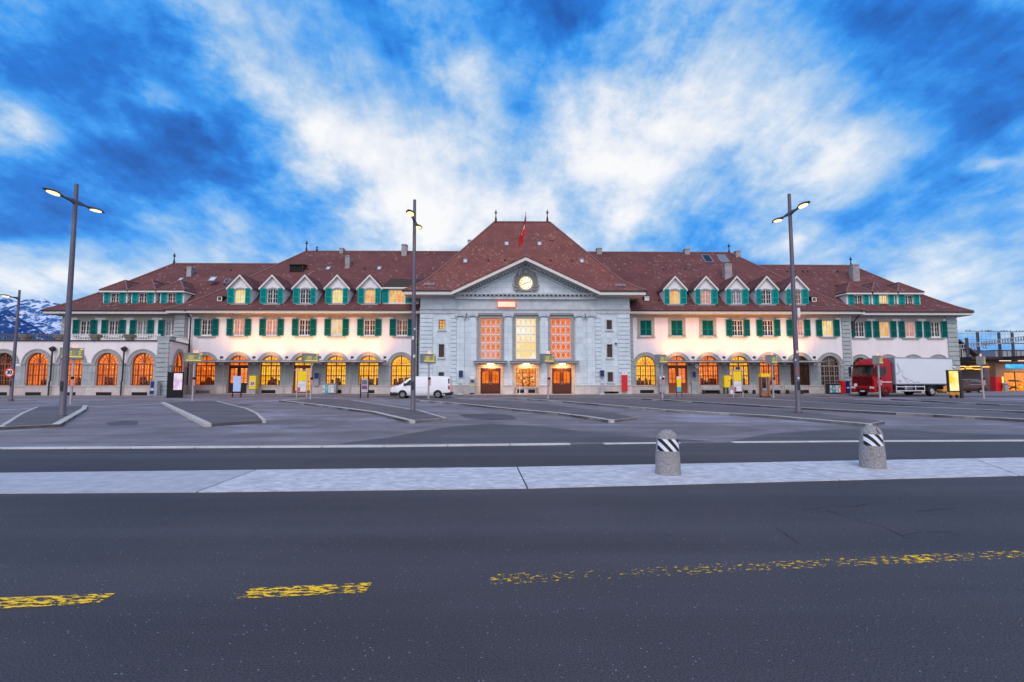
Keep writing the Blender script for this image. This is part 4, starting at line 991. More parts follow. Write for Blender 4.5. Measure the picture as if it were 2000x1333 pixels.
# grey corner strips (rusticated)
rust('quoin_strip', X(352,OUT),X(371,OUT),WING-.1,GZ,zw(611,OUT),.46,.12,'grey_stone')
rust('quoin_strip', X(1646,WING),X(1663,WING),WING,GZ,zw(611.5),.46,.12,'grey_stone')
rust('quoin_strip', X(117,OUT),X(131,OUT),OUT,GZ,zw(612.5,OUT),.55,.12,'grey_stone')
rust('quoin_strip', X(1852,OUT),X(1872,OUT),OUT,GZ,zw(612.5,OUT),.55,.12,'grey_stone')
rust('quoin_strip', X(808,WING),X(822,WING),WING,GZ,zw(611.5),.46,.10,'grey_stone')
rust('quoin_strip', X(1229,WING),X(1237,WING),WING,GZ,zw(611.5),.46,.10,'grey_stone')
# downpipes
def pipe(pts, hopper=True):
    mb=MB(); mb.path(pts,.075,8)
    for z in (1.6,3.6,5.6,7.4):
        for a,b in zip(pts[:-1],pts[1:]):
            if min(a[2],b[2])<z<max(a[2],b[2]) and abs(a[0]-b[0])<.1: mb.tube((a[0],a[1],z),(a[0],a[1],z+.06),.10,n=8)
    build('downpipe', mb, 'gutter', ST)
x=X(372.5,WING); pipe([(x-.25,IY,ZI-.15),(x,WING-.3,ZI-.9),(x,WING-.3,GZ)])
x=X(1665,WING); pipe([(x+.6,IY,ZI-.12),(x+.55,IY+.4,ZI-.5),(x+.1,WING-.25,ZI-1.3),(x+.1,WING-.25,ZI-2.4)])
x=X(816,WING); pipe([(x,WING-.25,ZI-.4),(x,WING-.25,GZ)])
# ---- arcade block on the left with terrace
AA=[9,74.5,141.6,211,280]; AZS,AZP=ZZ(753.5,ARC),ZZ(711.5,ARC); AWW=43.0/970*ARC
atop=ZZ(667.5,ARC); ax1=X(331,ARC); ax0=X(-75,ARC)
mb=MB(); wall(mb, rect(ax0,ax1,0,atop), [arch_poly(X(a,ARC),AWW,AZS,AZP) for a in AA], ARC, .4)
build('arcade_wall', mb, 'plaster', ST)
for a,rm in zip(AA,['room_dim','room_orange','room_orange','room_orange','room_orange']): arch_window(X(a,ARC),AWW,AZS,AZP,ARC,rm,seed=5)
piers(AA,-75,308,ARC,AWW,AZS,AZP,0.0)
rust('quoin_strip', X(308,ARC),X(331,ARC),ARC,GZ,ZZ(663,ARC),.46,.14,'grey_stone')
# arcade return wall (faces right, arched opening) and its pier top
ry0,ry1=ARC+.02,WING-.35; rx=ax1
xend=X(367,WING-.3)
mb=MB(); dirx=(xend-rx)/(ry1-ry0)
Lr=math.hypot(xend-rx,ry1-ry0); RW=AWW*1.35
tmp=MB(); hz0=ZZ(753.5,ARC); wall(tmp, rect(0,Lr,0,atop), [arch_poly(Lr*.52,RW,hz0,AZP-.15)], 0, .35)
ux,uy=(xend-rx)/Lr,(ry1-ry0)/Lr
def rxf(v): return (rx+ux*v[0]-uy*v[1], ry0+uy*v[0]+ux*v[1]*1.0, v[2])
tmp.v=[rxf(v) for v in tmp.v]; build('arcade_wall', tmp, 'plaster', ST)
tmp=MB(); c_=Lr*.52; r_=RW/2; zsp_=AZP-.15
ringpoly(tmp, arch_poly(c_,RW-.16,hz0+.08,zsp_,18,r_-.08), arch_poly(c_,RW,hz0,zsp_), .1,.2); tmp.box(c_-r_,c_+r_,.09,.21,zsp_-.09,zsp_+.05); tmp.box(c_-.05,c_+.05,.1,.2,zsp_,zsp_+r_-.03)
for t in (.25,.5,.75): tmp.box(c_-r_+RW*t-.05,c_-r_+RW*t+.05,.1,.2,hz0,zsp_)
for i in (1,2,3,5,6,7): a=math.pi*i/8; tmp.bar((c_+.1*math.cos(a),zsp_+.1*math.sin(a)),(c_+.97*r_*math.cos(a),zsp_+.97*r_*math.sin(a)),.03,.13,.17)
tmp.box(c_-r_,c_+r_,.12,.18,hz0+1.15,hz0+1.2)
tmp.v=[rxf(v) for v in tmp.v]; wn=build('window', tmp, 'wood', ST)
tmp=MB(); tmp.ext([(x,.25,z) for x,z in arch_poly(c_,RW,hz0,zsp_)],(0,.01,0)); tmp.v=[rxf(v) for v in tmp.v]; build('glass', tmp, 'room_orange', wn)
tmp=MB(); n=18
for i in range(n):
    a0,a1=math.pi*i/n,math.pi*(i+1)/n; q=[(c_+k*math.cos(a),zsp_+k*math.sin(a)) for k,a in ((r_,a0),(r_,a1),(r_+.35,a1),(r_+.35,a0))]; tmp.xz(q,-.1,-.002)
for a,b in ((.0,c_-r_),(c_+r_,Lr)): tmp.box(a,b,-.06,-.003,hz0,zsp_-.1); tmp.box(a,b,-.13,-.002,zsp_-.1,zsp_+.06)
tmp.v=[rxf(v) for v in tmp.v]; build('arch_surround', tmp, 'trim_stone', wn)
tmp=MB(); tmp.box(.15,Lr,-.2,-.003,GZ,hz0); tmp.v=[rxf(v) for v in tmp.v]; build('plinth', tmp, 'plinth_stone', ST)
# terrace slab, coping, railing, urns
mb=MB(); mb.box(ax0,ax1,ARC-.12,ARC+.5,atop,atop+.09); tmp=MB(); tmp.box(0,Lr,-.12,.4,atop,atop+.088); tmp.v=[rxf(v) for v in tmp.v]; mb.v+= []; k=len(mb.v); mb.v+=tmp.v; mb.f+=[[i+k for i in f] for f in tmp.f]; mb.m+=tmp.m
build('coping', mb, 'gutter', ST)
mb=MB(); mb.face([(ax0,ARC+.5,atop+.04),(ax1,ARC+.5,atop+.04),(xend,ry1,atop+.04),(xend,OUT,atop+.04),(ax0,OUT,atop+.04)]); build('terrace_floor', mb, 'paving', ST)
mb=MB(); mb.box(ax0,ax0+.3,ARC+.41,OUT+.0,0,atop-.01); build('side_wall', mb, 'plaster', ST)
def railing(mb, p, q, z0, h, step=.24):
    L=math.hypot(q[0]-p[0],q[1]-p[1]); n=int(L/step); 
    for zz in (z0+.06,z0+h-.13,z0+h): mb.tube((*p,zz),(*q,zz),.035,n=6)
    for i in range(n+1):
        t=i/n; x,y=p[0]+(q[0]-p[0])*t,p[1]+(q[1]-p[1])*t; mb.box(x-.032,x+.032,y-.02,y+.02,z0+.06,z0+h-.02)
        if i%8==0: mb.box(x-.035,x+.035,y-.035,y+.035,z0,z0+h+.04)
URN=[42,111,181,248]
edges=[-75]+sum([[u-11,u+11] for u in URN],[])+[308]
pale='iron'; rw=MB(); ri=MB()
for i in range(0,len(edges),2):
    a,b=X(edges[i],ARC),X(edges[i+1],ARC)
    railing(ri if edges[i+1]<120 else rw,(a,ARC+.2),(b,ARC+.2),atop+.09,.62)
railing(rw,(rx+ux*.3,ry0+uy*.3),(rx+ux*Lr,ry0+uy*Lr),atop+.09,.62)
build('terrace_railing', ri, 'iron', ST); build('terrace_railing', rw, 'window_white', ST)
railpier=MB(); railpier.box(X(307,ARC),X(332,ARC),ARC-.16,ARC+.8,ZZ(667,ARC)+.1,ZZ(659.5,ARC)); railpier.box(X(306,ARC),X(333,ARC),ARC-.2,ARC+.84,ZZ(659.5,ARC)+.002,ZZ(658,ARC)); build('pier_cap', railpier, 'grey_stone', ST)
for px in (102.5,242.5):
    x=X(px,ARC-.3); zt_=ZZ(686,ARC); mb=MB(); mb.path([(x,ARC-.33,zt_),(x,ARC-.33,GZ+1.45),(x,ARC-.42,GZ+1.3),(x,ARC-.42,.05)],.07,8)
    mb.loft([[(x-.08,ARC-.42,zt_-.1),(x+.08,ARC-.42,zt_-.1),(x+.08,ARC-.2,zt_-.1),(x-.08,ARC-.2,zt_-.1)],[(x-.22,ARC-.52,zt_+.16),(x+.22,ARC-.52,zt_+.16),(x+.22,ARC-.14,zt_+.16),(x-.22,ARC-.14,zt_+.16)],[(x-.22,ARC-.52,zt_+.24),(x+.22,ARC-.52,zt_+.24),(x+.22,ARC-.14,zt_+.24),(x-.22,ARC-.14,zt_+.24)],[(x-.04,ARC-.3,zt_+.42),(x+.04,ARC-.3,zt_+.42),(x+.04,ARC-.2,zt_+.42),(x-.04,ARC-.2,zt_+.42)]])
    build('downpipe', mb, 'gutter', ST)
# flagpole and flag (hangs from the pole)
fx,_=F(1027.3,500,PY_+.3); fz0=ZZ(503,PY_+.3); fz1=ZZ(417,PY_+.3)
mb=MB(); mb.tube((fx,PY_+.3,fz0-.3),(fx,PY_+.3,fz1),.05,.03,10); mb.lathe([(.0,fz1+.14),(.07,fz1+.07),(.0,fz1)],(fx,PY_+.3,0),10); fp=build('flagpole', mb, 'pole_metal', ST)
m_,nt_,out_=newmat('flag_cloth'); b=nn(nt_,'ShaderNodeBsdfPrincipled',ins={'Roughness':.8,'Base Color':(.55,.015,.015,1)}); nt_.links.new(b.outputs[0],out_.inputs[0])
pmat('flag_white',(.8,.8,.8),rough=.8)
mb=MB(); nu,nv=14,20; H_=3.6; top_z=fz1-.12; vs=[]
for j in range(nv+1):
    for i in range(nu+1):
        u,v=i/nu,j/nv      # folds hanging limp: hoist at pole, fly falls down
        wdt=.70*(1-abs(v-.5)*.2)*(.35+.65*min(1,v*1.6))
        x=fx-.04-u*wdt+.12*math.sin(u*9+v*2)*v; y=PY_+.3+.16*math.sin(u*14+v*3)*(.3+u); z=top_z-v*(H_*.62)-u*(1.1+.4*v)
        vs.append((x,y,z))
fs=[];ms=[]
for j in range(nv):
    for i in range(nu):
        u,v=(i+.5)/nu,(j+.5)/nv; cross=(abs(u-.5)<.10 and abs(v-.5)<.30) or (abs(v-.5)<.10 and abs(u-.5)<.30)
        mb.add([vs[j*(nu+1)+i],vs[j*(nu+1)+i+1],vs[(j+1)*(nu+1)+i+1],vs[(j+1)*(nu+1)+i]],[(0,1,2,3)],1 if cross else 0)
fl=build('flag', mb, ['flag_cloth','flag_white'], fp)
# finials
def finial(px, py0, py1, Y):
    x,z0=F(px,py0,Y); z1=ZZ(py1,Y,px); h=z1-z0; mb=MB()
    mb.lathe([(.16,z0-.3),(.13,z0+.1*h),(.07,z0+.3*h),(.05,z0+.55*h),(.15,z0+.62*h),(.17,z0+.68*h),(.06,z0+.74*h),(.03,z0+.9*h),(.01,z1)],(x,Y,0),10)
    mb.box(x-.2,x+.2,Y-.02,Y+.02,z0+.8*h,z0+.83*h); build('roof_finial', mb, 'gutter', ST)
PRY=PY_+9.5
finial(968.5,430,409,PRY); finial(1069,430,409,PRY); finial(598.5,489,469,IY+11); finial(1424,493,475,IY+11); finial(340,514,493,OY+8.8); finial(1662,519,501,OY+8.8); finial(619,488,481,IY+11)
# chimneys, skylights, vents on the roofs
def chimney(px, pyb, pyt, wpx, roof='i', mat='chimney_plaster'):
    y0,z,prof=(IY,ZI,PR) if roof=='i' else ((OY,ZO,PRO) if roof=='o' else (PY_,ZP,PRP))
    x,Y,zz=roof_hit(px,pyb,y0,z,prof); w=wpx/970*Y/2; zt=ZZ(pyt,Y,px); mb=MB()
    mb.box(x-w,x+w,Y-.35,Y+.45,zz-.8,zt-.18); mb.box(x-w-.05,x+w+.05,Y-.4,Y+.5,zt-.18,zt-.08)
    mb.box(x-w+.06,x+w-.06,Y-.25,Y+.35,zt-.08,zt); build('chimney', mb, mat, ST)
chimney(679.6,521,500,8.5); chimney(790,497,478,10); chimney(668,492,485,7); chimney(1421,546,516,14); chimney(1341,493,486,9.5); chimney(1440,500,490,9); chimney(1170,493,485,10)
chimney(1669.5,546,517,13,'o'); chimney(917,480,469,6,'i','zinc'); chimney(372,537,522,9,'o','zinc')
def skylight(px, py, wpx, hpx, roof, glass='glass_curtain', frame='zinc', raise_=.07):
    y0,z,prof=(IY,ZI,PR) if roof=='i' else ((OY,ZO,PRO) if roof=='o' else (PY_,ZP,PRP))
    x,Ya,za=roof_hit(px,py+hpx/2,y0,z,prof); _,Yb,zb=roof_hit(px,py-hpx/2,y0,z,prof); w=wpx/970*Ya/2
    d=Vector((0,Yb-Ya,zb-za)); L=d.length; d/=L; n=Vector((0,-d.z,d.y)); n=n if n.z>0 else -n
    a=Vector((x,Ya,za)); mb=MB()
    P=lambda u,v,k: a+Vector((u,0,0))+d*v+n*k
    for (u0,u1,v0,v1) in ((-w,-w+.09,0,L),(w-.09,w,0,L),(-w+.09,w-.09,0,.09),(-w+.09,w-.09,L-.09,L)):
        mb.ext([P(u0,v0,-.1),P(u1,v0,-.1),P(u1,v1,-.1),P(u0,v1,-.1)], n*(.1+raise_+.03))
    s=build('skylight', mb, frame, ST); mb=MB(); mb.ext([P(-w+.09,.09,raise_-.02),P(w-.09,.09,raise_-.02),P(w-.09,L-.09,raise_-.02),P(-w+.09,L-.09,raise_-.02)], n*.02); build('glass', mb, glass, s)
pmat('sky_pane',(.55,.60,.68),rough=.15,spec=.8)
for q in ((989.6,477,8,7),(1054,477,8,7),(908.6,511,8,7),(1137,511,8,7)): skylight(*q,'p','sky_pane')
skylight(639.5,525,8,6,'i','sky_pane'); skylight(739.5,525,8,6,'i','sky_pane'); skylight(412,546,13,8,'i','sky_pane'); skylight(441,550,10,7,'i','glass_dark'); skylight(351,546.5,8,5,'o','sky_pane')
skylight(1386,506,17,14,'i','glass_dark'); skylight(1417,506,17,14,'i','glass_curtain')
for px,py in ((837.5,559),(1211,561)):      # snow guards
    x,Y,z=roof_hit(px,py,PY_,ZP,PRP); mb=MB()
    for k in (0,.16,.32): mb.tube((x-.55,Y-.2+k,z+.1+k*.7),(x+.6,Y-.2+k,z+.1+k*.7),.03,n=6)
    for k in (-.5,0,.5): mb.tube((x+k,Y-.25,z-.05),(x+k,Y+.2,z+.4),.025,n=6)
    build('snow_guard', mb, 'zinc', ST)
random.seed(4)
for i in range(46):      # small ventilation tiles
    rf=random.choice('iioop'); y0,z,prof=(IY,ZI,PR) if rf=='i' else ((OY,ZO,PRO) if rf=='o' else (PY_,ZP,PRP))
    d=random.choice([2.2,5.0,7.6] if rf!='p' else [4.5,7]); Y=y0+d
    if rf=='i': x=X(random.uniform(560,1440),Y)
    elif rf=='o': x=X(random.choice([random.uniform(300,520),random.uniform(1500,1680)]),Y)
    else: x=X(random.uniform(930,1120),Y)
    zz=z+profh(prof,d); mb=MB(); mb.xz([(x-.12,zz-.05),(x+.12,zz-.05),(x+.06,zz+.14),(x-.06,zz+.14)],Y-.14,Y+.1); build('roof_vent', mb, 'gutter', ST)
# dark dormer opening on the left wing
x0,Ya,za=roof_hit(567,532,IY,ZI,PR); x1,_,_=roof_hit(591,532,IY,ZI,PR); zt=ZZ(518,Ya,580); mb=MB()
mb.box(x0,x1,Ya-.02,Ya+.02,za-.1,zt,1); mb.box(x0-.08,x0,Ya-.1,Ya+1.2,za-.3,zt,0); mb.box(x1,x1+.08,Ya-.1,Ya+1.2,za-.3,zt,0); mb.ext([(x0-.15,Ya-.2,zt),(x1+.15,Ya-.2,zt),(x1+.15,Ya+1.6,zt+.25),(x0-.15,Ya+1.6,zt+.25)],(0,0,.08),0)
build('roof_hatch', mb, ['gutter','vent_dark'], ST)
# ---- gabled dormers
def gable_dormer(px, apy, eavy, hw_px, wb, wt, glass, Yd, y0, z, prof):
    root=MB(); cx,za=F(px,apy,Yd-.3); ze=ZZ(eavy,Yd-.3,px); gw=hw_px/970*(Yd-.3)
    bw=gw-.22; zb=ZZ(wb,Yd,px); zt=ZZ(wt,Yd,px); zlow=z+profh(prof,Yd-y0)-.5
    # front wall with arched window hole
    hw=.60; hole=arch_poly(cx,2*hw,zb,zt-.25,10,.25); slope=(za-ze)/gw; zs=ze+slope*(gw-bw)-.12
    wall(root,[(cx-bw,zlow),(cx+bw,zlow),(cx+bw,zs),(cx,za-.14),(cx-bw,zs)],[hole],Yd,.2)
    for s in (-1,1): root.box(cx+s*bw-(.12 if s>0 else 0),cx+s*bw+(0 if s>0 else .12),Yd+.21,Yd+3.5,zlow,zs-.05)
    d=build('dormer', root, 'dormer_white', ST)
    mb=MB(); back=Yd+6
    for s in (-1,1):
        mb.ext([(cx,Yd-.3,za),(cx+s*gw,Yd-.3,ze),(cx+s*gw,back,ze),(cx,back,za)],(0,0,.09))
    build('dormer_roof', mb, 'tiles', d)
    mb=MB()
    for s in (-1,1): mb.xz([(cx,za-.005),(cx+s*(gw+.0),ze-.005),(cx+s*(gw-.02),ze-.24),(cx,za-.26)],Yd-.31,Yd-.21)
    build('bargeboard', mb, 'white_paint', d)
    mb=MB()
    for s in (-1,1): mb.ext([(cx,Yd-.2,za-.11),(cx+s*gw,Yd-.2,ze-.11),(cx+s*gw,Yd+.0,ze-.11),(cx,Yd+.0,za-.11)],(0,0,.08))
    build('soffit', mb, 'soffit', d)
    w=upper_window(cx,Yd,zb,zt,hw,glass,teal='teal_light',zone=False,arched=True,shw=.66,sh_ang=R(12),parent=ST)
    return d
YD=56.0
for px,g in zip((468,531.5,595.5,658.5,722),('lit_yellow','glass_dark','glass_dark','lit_yellow','lit_amber')): gable_dormer(px,536,563,25.5,592.5,565,g,YD,IY,ZI,PR)
for px,g in zip((1318.5,1379,1439,1497.5,1556),('lit_amber','lit_pink','glass_curtain','glass_dark','lit_dim')): gable_dormer(px,538.5,565,24.5,593.5,567,g,YD,IY,ZI,PR)
# ---- hipped dormers on outer wings
def hip_dormer(px, Yd, apx, apy, eavy, wb, wt, glass, sgn):
    cx=X(px,Yd,586); ze=ZZ(eavy,Yd-.4,px); hw=.56; zb,zt=ZZ(wb,Yd,px),ZZ(wt,Yd,px); bw=1.38; zlow=ZO+profh(PRO,Yd-OY)-.5
    mb=MB(); wall(mb, rect(cx-bw,cx+bw,zlow,ze-.1),[rect(cx-hw,cx+hw,zb,zt)],Yd,.2)
    for s in (-1,1): mb.box(cx+s*bw-(.12 if s>0 else 0),cx+s*bw+(0 if s>0 else .12),Yd+.21,Yd+4,zlow,ze-.1)
    d=build('dormer', mb, 'dormer_white', ST)
    mb=MB(); za=ZZ(apy,Yd+1.35,apx); y0=Yd-.4; hb=1.62; k=1.7
    A=(cx,y0+k,za)
    a,b=(cx-hb,y0,ze),(cx+hb,y0,ze); back=Yd+7
    mb.face([a,b,A]); mb.face([b,(cx+hb,back,ze),(cx,back,za),A]); mb.face([(cx-hb,back,ze),a,A,(cx,back,za)]); mb.face([a,b,(cx+hb,y0,ze-.09),(cx-hb,y0,ze-.09)]); 
    build('dormer_roof', mb, 'tiles', d)
    mb=MB(); mb.path([a,A],.08,6); mb.path([b,A],.08,6); mb.path([A,(cx,back,za)],.08,6); build('ridge_tiles', mb, 'ridge_tile', d)
    mb=MB(); mb.box(cx-hb+.05,cx+hb-.05,y0+.02,y0+.1,ze-.28,ze-.095); mb.box(cx-hb+.1,cx+hb-.1,y0+.101,Yd,ze-.14,ze-.1)
    for s in (-1,1): mb.box(cx+s*hb-.05*(1+s)+.0,cx+s*hb+.05*(1-s),y0+.11,Yd+3,ze-.28,ze-.095)
    build('fascia', mb, 'white_paint', d)
    upper_window(cx,Yd,zb,zt,hw,glass,teal='teal_light',zone=False,shw=.62,parent=ST)
for px,apx in ((225,243),(280,297),(336,353)): hip_dormer(px,57.2,apx,548,566.5,595.5,573,'glass_dark',-1)
for px,apx,g in ((1676,1661,'glass_dark'),(1725,1708,'lit_yellow'),(1774.5,1757,'glass_dark')): hip_dormer(px,57.2,apx,552.5,570.5,597.5,577,g,1)
# wide dormer beside the pavilion (mossy shed roof)
Yd=YD+.02; x0,x1=X(748,Yd,580),X(818,Yd,580); ze=ZZ(561,Yd-.3,780); zb,zt=ZZ(591.5,Yd),ZZ(568,Yd); wx0,wx1=X(760,Yd,580),X(791,Yd,580); zlow=ZI+profh(PR,Yd-IY)-.4
mb=MB(); wall(mb, rect(x0,x1,zlow,ze-.12),[rect(wx0,wx1,zb,zt)],Yd,.2); mb.box(x1-.12,x1,Yd+.21,Yd+3,zlow,ze-.12); d=build('dormer', mb, 'dormer_white', ST)
mb=MB(); mb.ext([(x0,Yd-.35,ze),(X(850,Yd),Yd-.35,ze),(X(850,Yd),Yd+3.2,ze+1.55),(x0,Yd+3.2,ze+1.55)],(0,0,.1)); build('dormer_roof', mb, 'tiles_moss', d)
mb=MB(); mb.box(x0,x1,Yd-.33,Yd-.25,ze-.2,ze-.01); build('fascia', mb, 'white_paint', d)
mb=MB(); Yf=Yd+.1
for i in range(5): x=wx0+(wx1-wx0)*i/4; mb.box(x-.04,x+.04,Yf,Yf+.06,zb,zt)
for j in range(4): z_=zb+(zt-zb)*j/3; mb.box(wx0,wx1,Yf+.005,Yf+.055,z_-.025,z_+.025)
w=build('window', mb, 'window_white', ST); mb=MB(); mb.face([(wx0,Yf+.05,zb),(wx1,Yf+.05,zb),(wx1,Yf+.05,zt),(wx0,Yf+.05,zt)]); build('glass', mb, 'lit_amber', w)
for (l,r) in ((wx0-.74,wx0-.06),(wx1+.06,wx1+.74)): mb=MB(); ringpoly(mb,rect(l+.08,r-.08,zb+.06,zt-.0),rect(l,r,zb-.05,zt+.08),Yd-.1,Yd-.05,0); mb.box(l+.08,r-.08,Yd-.085,Yd-.06,zb+.04,zt,1); build('shutter', mb, ['teal_light','teal_light_slats'], w)
# little eyebrow windows
for px,py,roof in ((430,585,'i'),(1263,584,'i'),(1589,586,'i')):
    x,Y,z=roof_hit(px,py+4,IY,ZI,PR); Y-=.15; w_=.27; mb=MB(); ringpoly(mb,rect(x-w_+.08,x+w_-.08,z+.08,z+.46),rect(x-w_,x+w_,z,z+.54),Y,Y+.1,0); mb.box(x-w_-.1,x+w_+.1,Y-.05,Y+1.0,z+.545,z+.62,1); mb.box(x-w_-.05,x-w_,Y+.02,Y+.9,z-.1,z+.54,1); mb.box(x+w_,x+w_+.05,Y+.02,Y+.9,z-.1,z+.54,1)
    w=build('small_dormer', mb, ['window_white','gutter'], ST); mb=MB(); mb.face([(x-w_+.08,Y+.06,z+.08),(x+w_-.08,Y+.06,z+.08),(x+w_-.08,Y+.06,z+.46),(x-w_+.08,Y+.06,z+.46)]); build('glass', mb, 'lit_dim' if px!=1263 else 'sky_pane', w)
# ---- glass canopies over the pavement + floodlights
def canopy(pxa, pxb, archs):
    zc=zw(710.5); y0=WING-2.0; x0,x1=X(pxa,WING-1),X(pxb,WING-1); mb=MB(); n=max(2,round((x1-x0)/1.25)); w=(x1-x0)/n
    for i in range(n): mb.ext([(x0+i*w+.02,y0,zc+.08),(x0+(i+1)*w-.02,y0,zc+.08),(x0+(i+1)*w-.02,WING-.2,zc+.32),(x0+i*w+.02,WING-.2,zc+.32)],(0,0,.03),0)
    for i in range(0,n+1): mb.ext([(x0+i*w-.03,y0-.05,zc),(x0+i*w+.03,y0-.05,zc),(x0+i*w+.03,WING-.15,zc+.20),(x0+i*w-.03,WING-.15,zc+.20)],(0,0,.09),1)
    mb.tube((x0,y0,zc+.05),(x1,y0,zc+.05),.045,n=8,m=1); mb.tube((x0,WING-.35,zc+.3),(x1,WING-.35,zc+.3),.06,n=8,m=1)
    cn=build('canopy', mb, ['canopy_glass','dark_metal'], ST); pb=MB()
    for a in archs:
        x=X(a,WING); pb.tube((x,WING-.5,GZ),(x,WING-.5,zc+.2),.035,n=8)
    build('canopy_post', pb, 'steel', cn)
canopy(392,752,(444,560,687)); canopy(1290,1604,(1355,1415,1475))
FL=[(432.7,-1),(496,-1),(560,-1),(624,-1),(687.7,-1),(751.7,-1),(1353.5,1),(1414,1),(1473.5,1),(1532,1),(1590.5,1)]
for px,s in FL:
    Y=WING-.9; x,z=F(px,698.5,Y); zc=zw(710.5)+.25; mb=MB(); mb.box(x-.13,x+.13,Y-.08,Y+.10,z-.12,z+.12); f_=build('floodlight', mb, 'dark_metal', ST)
    mb=MB(); mb.tube((x,Y+.02,z-.1),(x+s*.5,Y+.3,zc-.1),.02,n=6); build('bracket', mb, 'dark_metal', f_)
for px in (467,529,594,657,720.5,1322.5,1383,1443,1502,1561):
    Y=WING-1.15; x=X(px,Y); z=zw(707.5); mb=MB(); mb.box(x-.75,x+.35,Y-.12,Y-.02,z,z+.07); build('light_bar', mb, 'zinc', ST)
    L=bpy.data.lights.new('facade_light','SPOT'); L.energy=800; L.color=(1,.37,.065); L.spot_size=R(125); L.spot_blend=.9; L.shadow_soft_size=.12
    lo=bpy.data.objects.new('facade_light',L); COL.objects.link(lo); lo.location=(x,Y-.7,z+.1); lo.rotation_euler=Vector((0,.36,1)).to_track_quat('-Z','Y').to_euler()
# ================================================================== RIGHT-HAND STATION KIOSK, SHELTER AND RAILWAY
KY=72.0; REF[0]=HOR
emat('sign_blue',(.03,.42,.95),1.1,(.12,.62,1.0),3)
emat('tube_yellow',(1.0,.50,.08),2.2)
emat('tube_pink',(1.0,.62,.40),1.6)
emat('shop_interior',(1.0,.50,.05),1.25,(.85,.22,.02),3.0,blocks=(.55,.42),lo=.47,hi=.52)
pmat('kiosk_wall',(.34,.24,.18),(.42,.31,.24),1,.8); pmat('red_paint',(.62,.01,.012),(.68,.015,.015),3,.4); pmat('brown_wall',(.10,.075,.06),(.14,.11,.09),.8,.9)
kt=thing('station_kiosk','brown flat-roofed kiosk with glowing yellow shop window and blue sign, right edge',"kiosk",(X(1965,KY),KY,0)); kt['_off']=tuple(kt.location)
kx0=X(1946,KY); kx1=X(2080,KY); sx0,sx1=X(1962,KY),X(2075,KY); sz0,sz1=.0,ZZ(727,KY,1960)
kz=ZZ(703,KY,1960)
mb=MB(); wall(mb,rect(kx0,kx1,0,kz),[rect(sx0,sx1,.15,sz1)],KY,.3); mb.box(kx0,kx0+.3,KY+.31,KY+9,0,kz); build('wall',mb,'kiosk_wall',kt)
mb=MB(); mb.box(sx0,sx1,KY+1.2,KY+1.25,0,sz1); build('shop_interior',mb,'shop_interior',kt)
mb=MB(); 
for i in range(6): x=sx0+(sx1-sx0)*i/5; mb.box(x-.05,x+.05,KY+.1,KY+.18,.15,sz1)
mb.box(sx0,sx1,KY+.1,KY+.18,sz1-.08,sz1)
random.seed(5)
for i in range(30): x=random.uniform(sx0,sx1-1); z=random.uniform(.2,1.5); mb.box(x,x+random.uniform(.2,.7),KY+.5,KY+.8,z,z+random.uniform(.05,.3))
build('window_frame',mb,'dark_wood',kt)
mb=MB(); mb.box(sx0,sx1,KY+.13,KY+.15,.15,sz1); build('glass',mb,'glass_clear',kt)
mb=MB(); a,b=F(1965,720,KY-.1),F(1998,712,KY-.1); mb.box(a[0],b[0],KY-.18,KY-.01,a[1],b[1]); build('shop_sign',mb,'sign_blue',kt)
mb=MB(); rz=ZZ(699,KY-5,1960); mb.box(X(1938,KY),kx1+4,KY-5,KY+10,rz-.12,rz+.28); build('roof',mb,'gutter',kt)
mb=MB()
for px in (1958,1995): x=X(px,KY-2); mb.box(x-.1,x+1.5,KY-2,KY-1.85,rz-.35,rz-.25)
build('ceiling_lamp',mb,'tube_pink',kt)
L=bpy.data.lights.new('kiosk_light','AREA'); L.shape='RECTANGLE'; L.size=8; L.size_y=.4; L.energy=260; L.color=(1,.50,.18)
lo=bpy.data.objects.new('kiosk_light',L); COL.objects.link(lo); lo.location=((sx0+sx1)/2,KY-2,rz-.3); lo.rotation_euler=(R(12),0,0)
# platform shelter between station and kiosk
SY=77.0; sh=thing('platform_shelter','dark low platform shelter with rows of yellow strip lamps left of the kiosk','shelter',(X(1905,SY),SY,0)); sh['_off']=tuple(sh.location)
hx0,hx1=X(1868,SY),X(1946,SY); hz=ZZ(701,SY-6,1900)
mb=MB(); mb.box(hx0-4,hx1+.5,SY-7,SY+6,hz-.15,hz+.25); mb.box(hx0-4,hx1+.5,SY-6.5,SY+5.5,hz-.5,hz-.16); build('roof',mb,'gutter',sh)
mb=MB(); mb.box(hx0-4,X(1925,SY),SY+5,SY+5.3,0,hz-.5); build('back_wall',mb,'brown_wall',sh)
rustx=(X(1931,SY-4),X(1945,SY-4)); mb=MB(); mb.box(rustx[0],rustx[1],SY-4,SY-3.3,0,hz-.51)
build('stone_pier',mb,'plinth_stone',sh)
wx=(X(1918,SY+4),X(1930,SY+4)); mb=MB()
for i in range(4): x=wx[0]+(wx[1]-wx[0])*i/3; mb.box(x-.05,x+.05,SY+4,SY+4.1,1.2,3.4)
for j in range(4): z=1.2+j*.73; mb.box(wx[0],wx[1],SY+4.01,SY+4.09,z-.04,z+.04)
wn=build('window',mb,'window_white',sh); mb=MB(); mb.box(wx[0],wx[1],SY+4.11,SY+4.13,1.2,3.4); build('glass',mb,'glass_dark',wn)
for i,(px,py) in enumerate(((1880,716),(1892,717),(1902,716),(1908,716),(1895,720.5),(1911,721.5),(1877,721),(1926,717))):
    yy=SY-6+i*.25; x,z=F(px,py,yy); mb=MB(); mb.box(x-.55,x+.5,yy,yy+.12,z-.06,z+.06); build('strip_lamp',mb,'tube_yellow',sh)
mb=MB()
for px in (1889,1903,1912): x=X(px,SY); mb.box(x-.15,x+.15,SY,SY+.3,0,hz-.5)
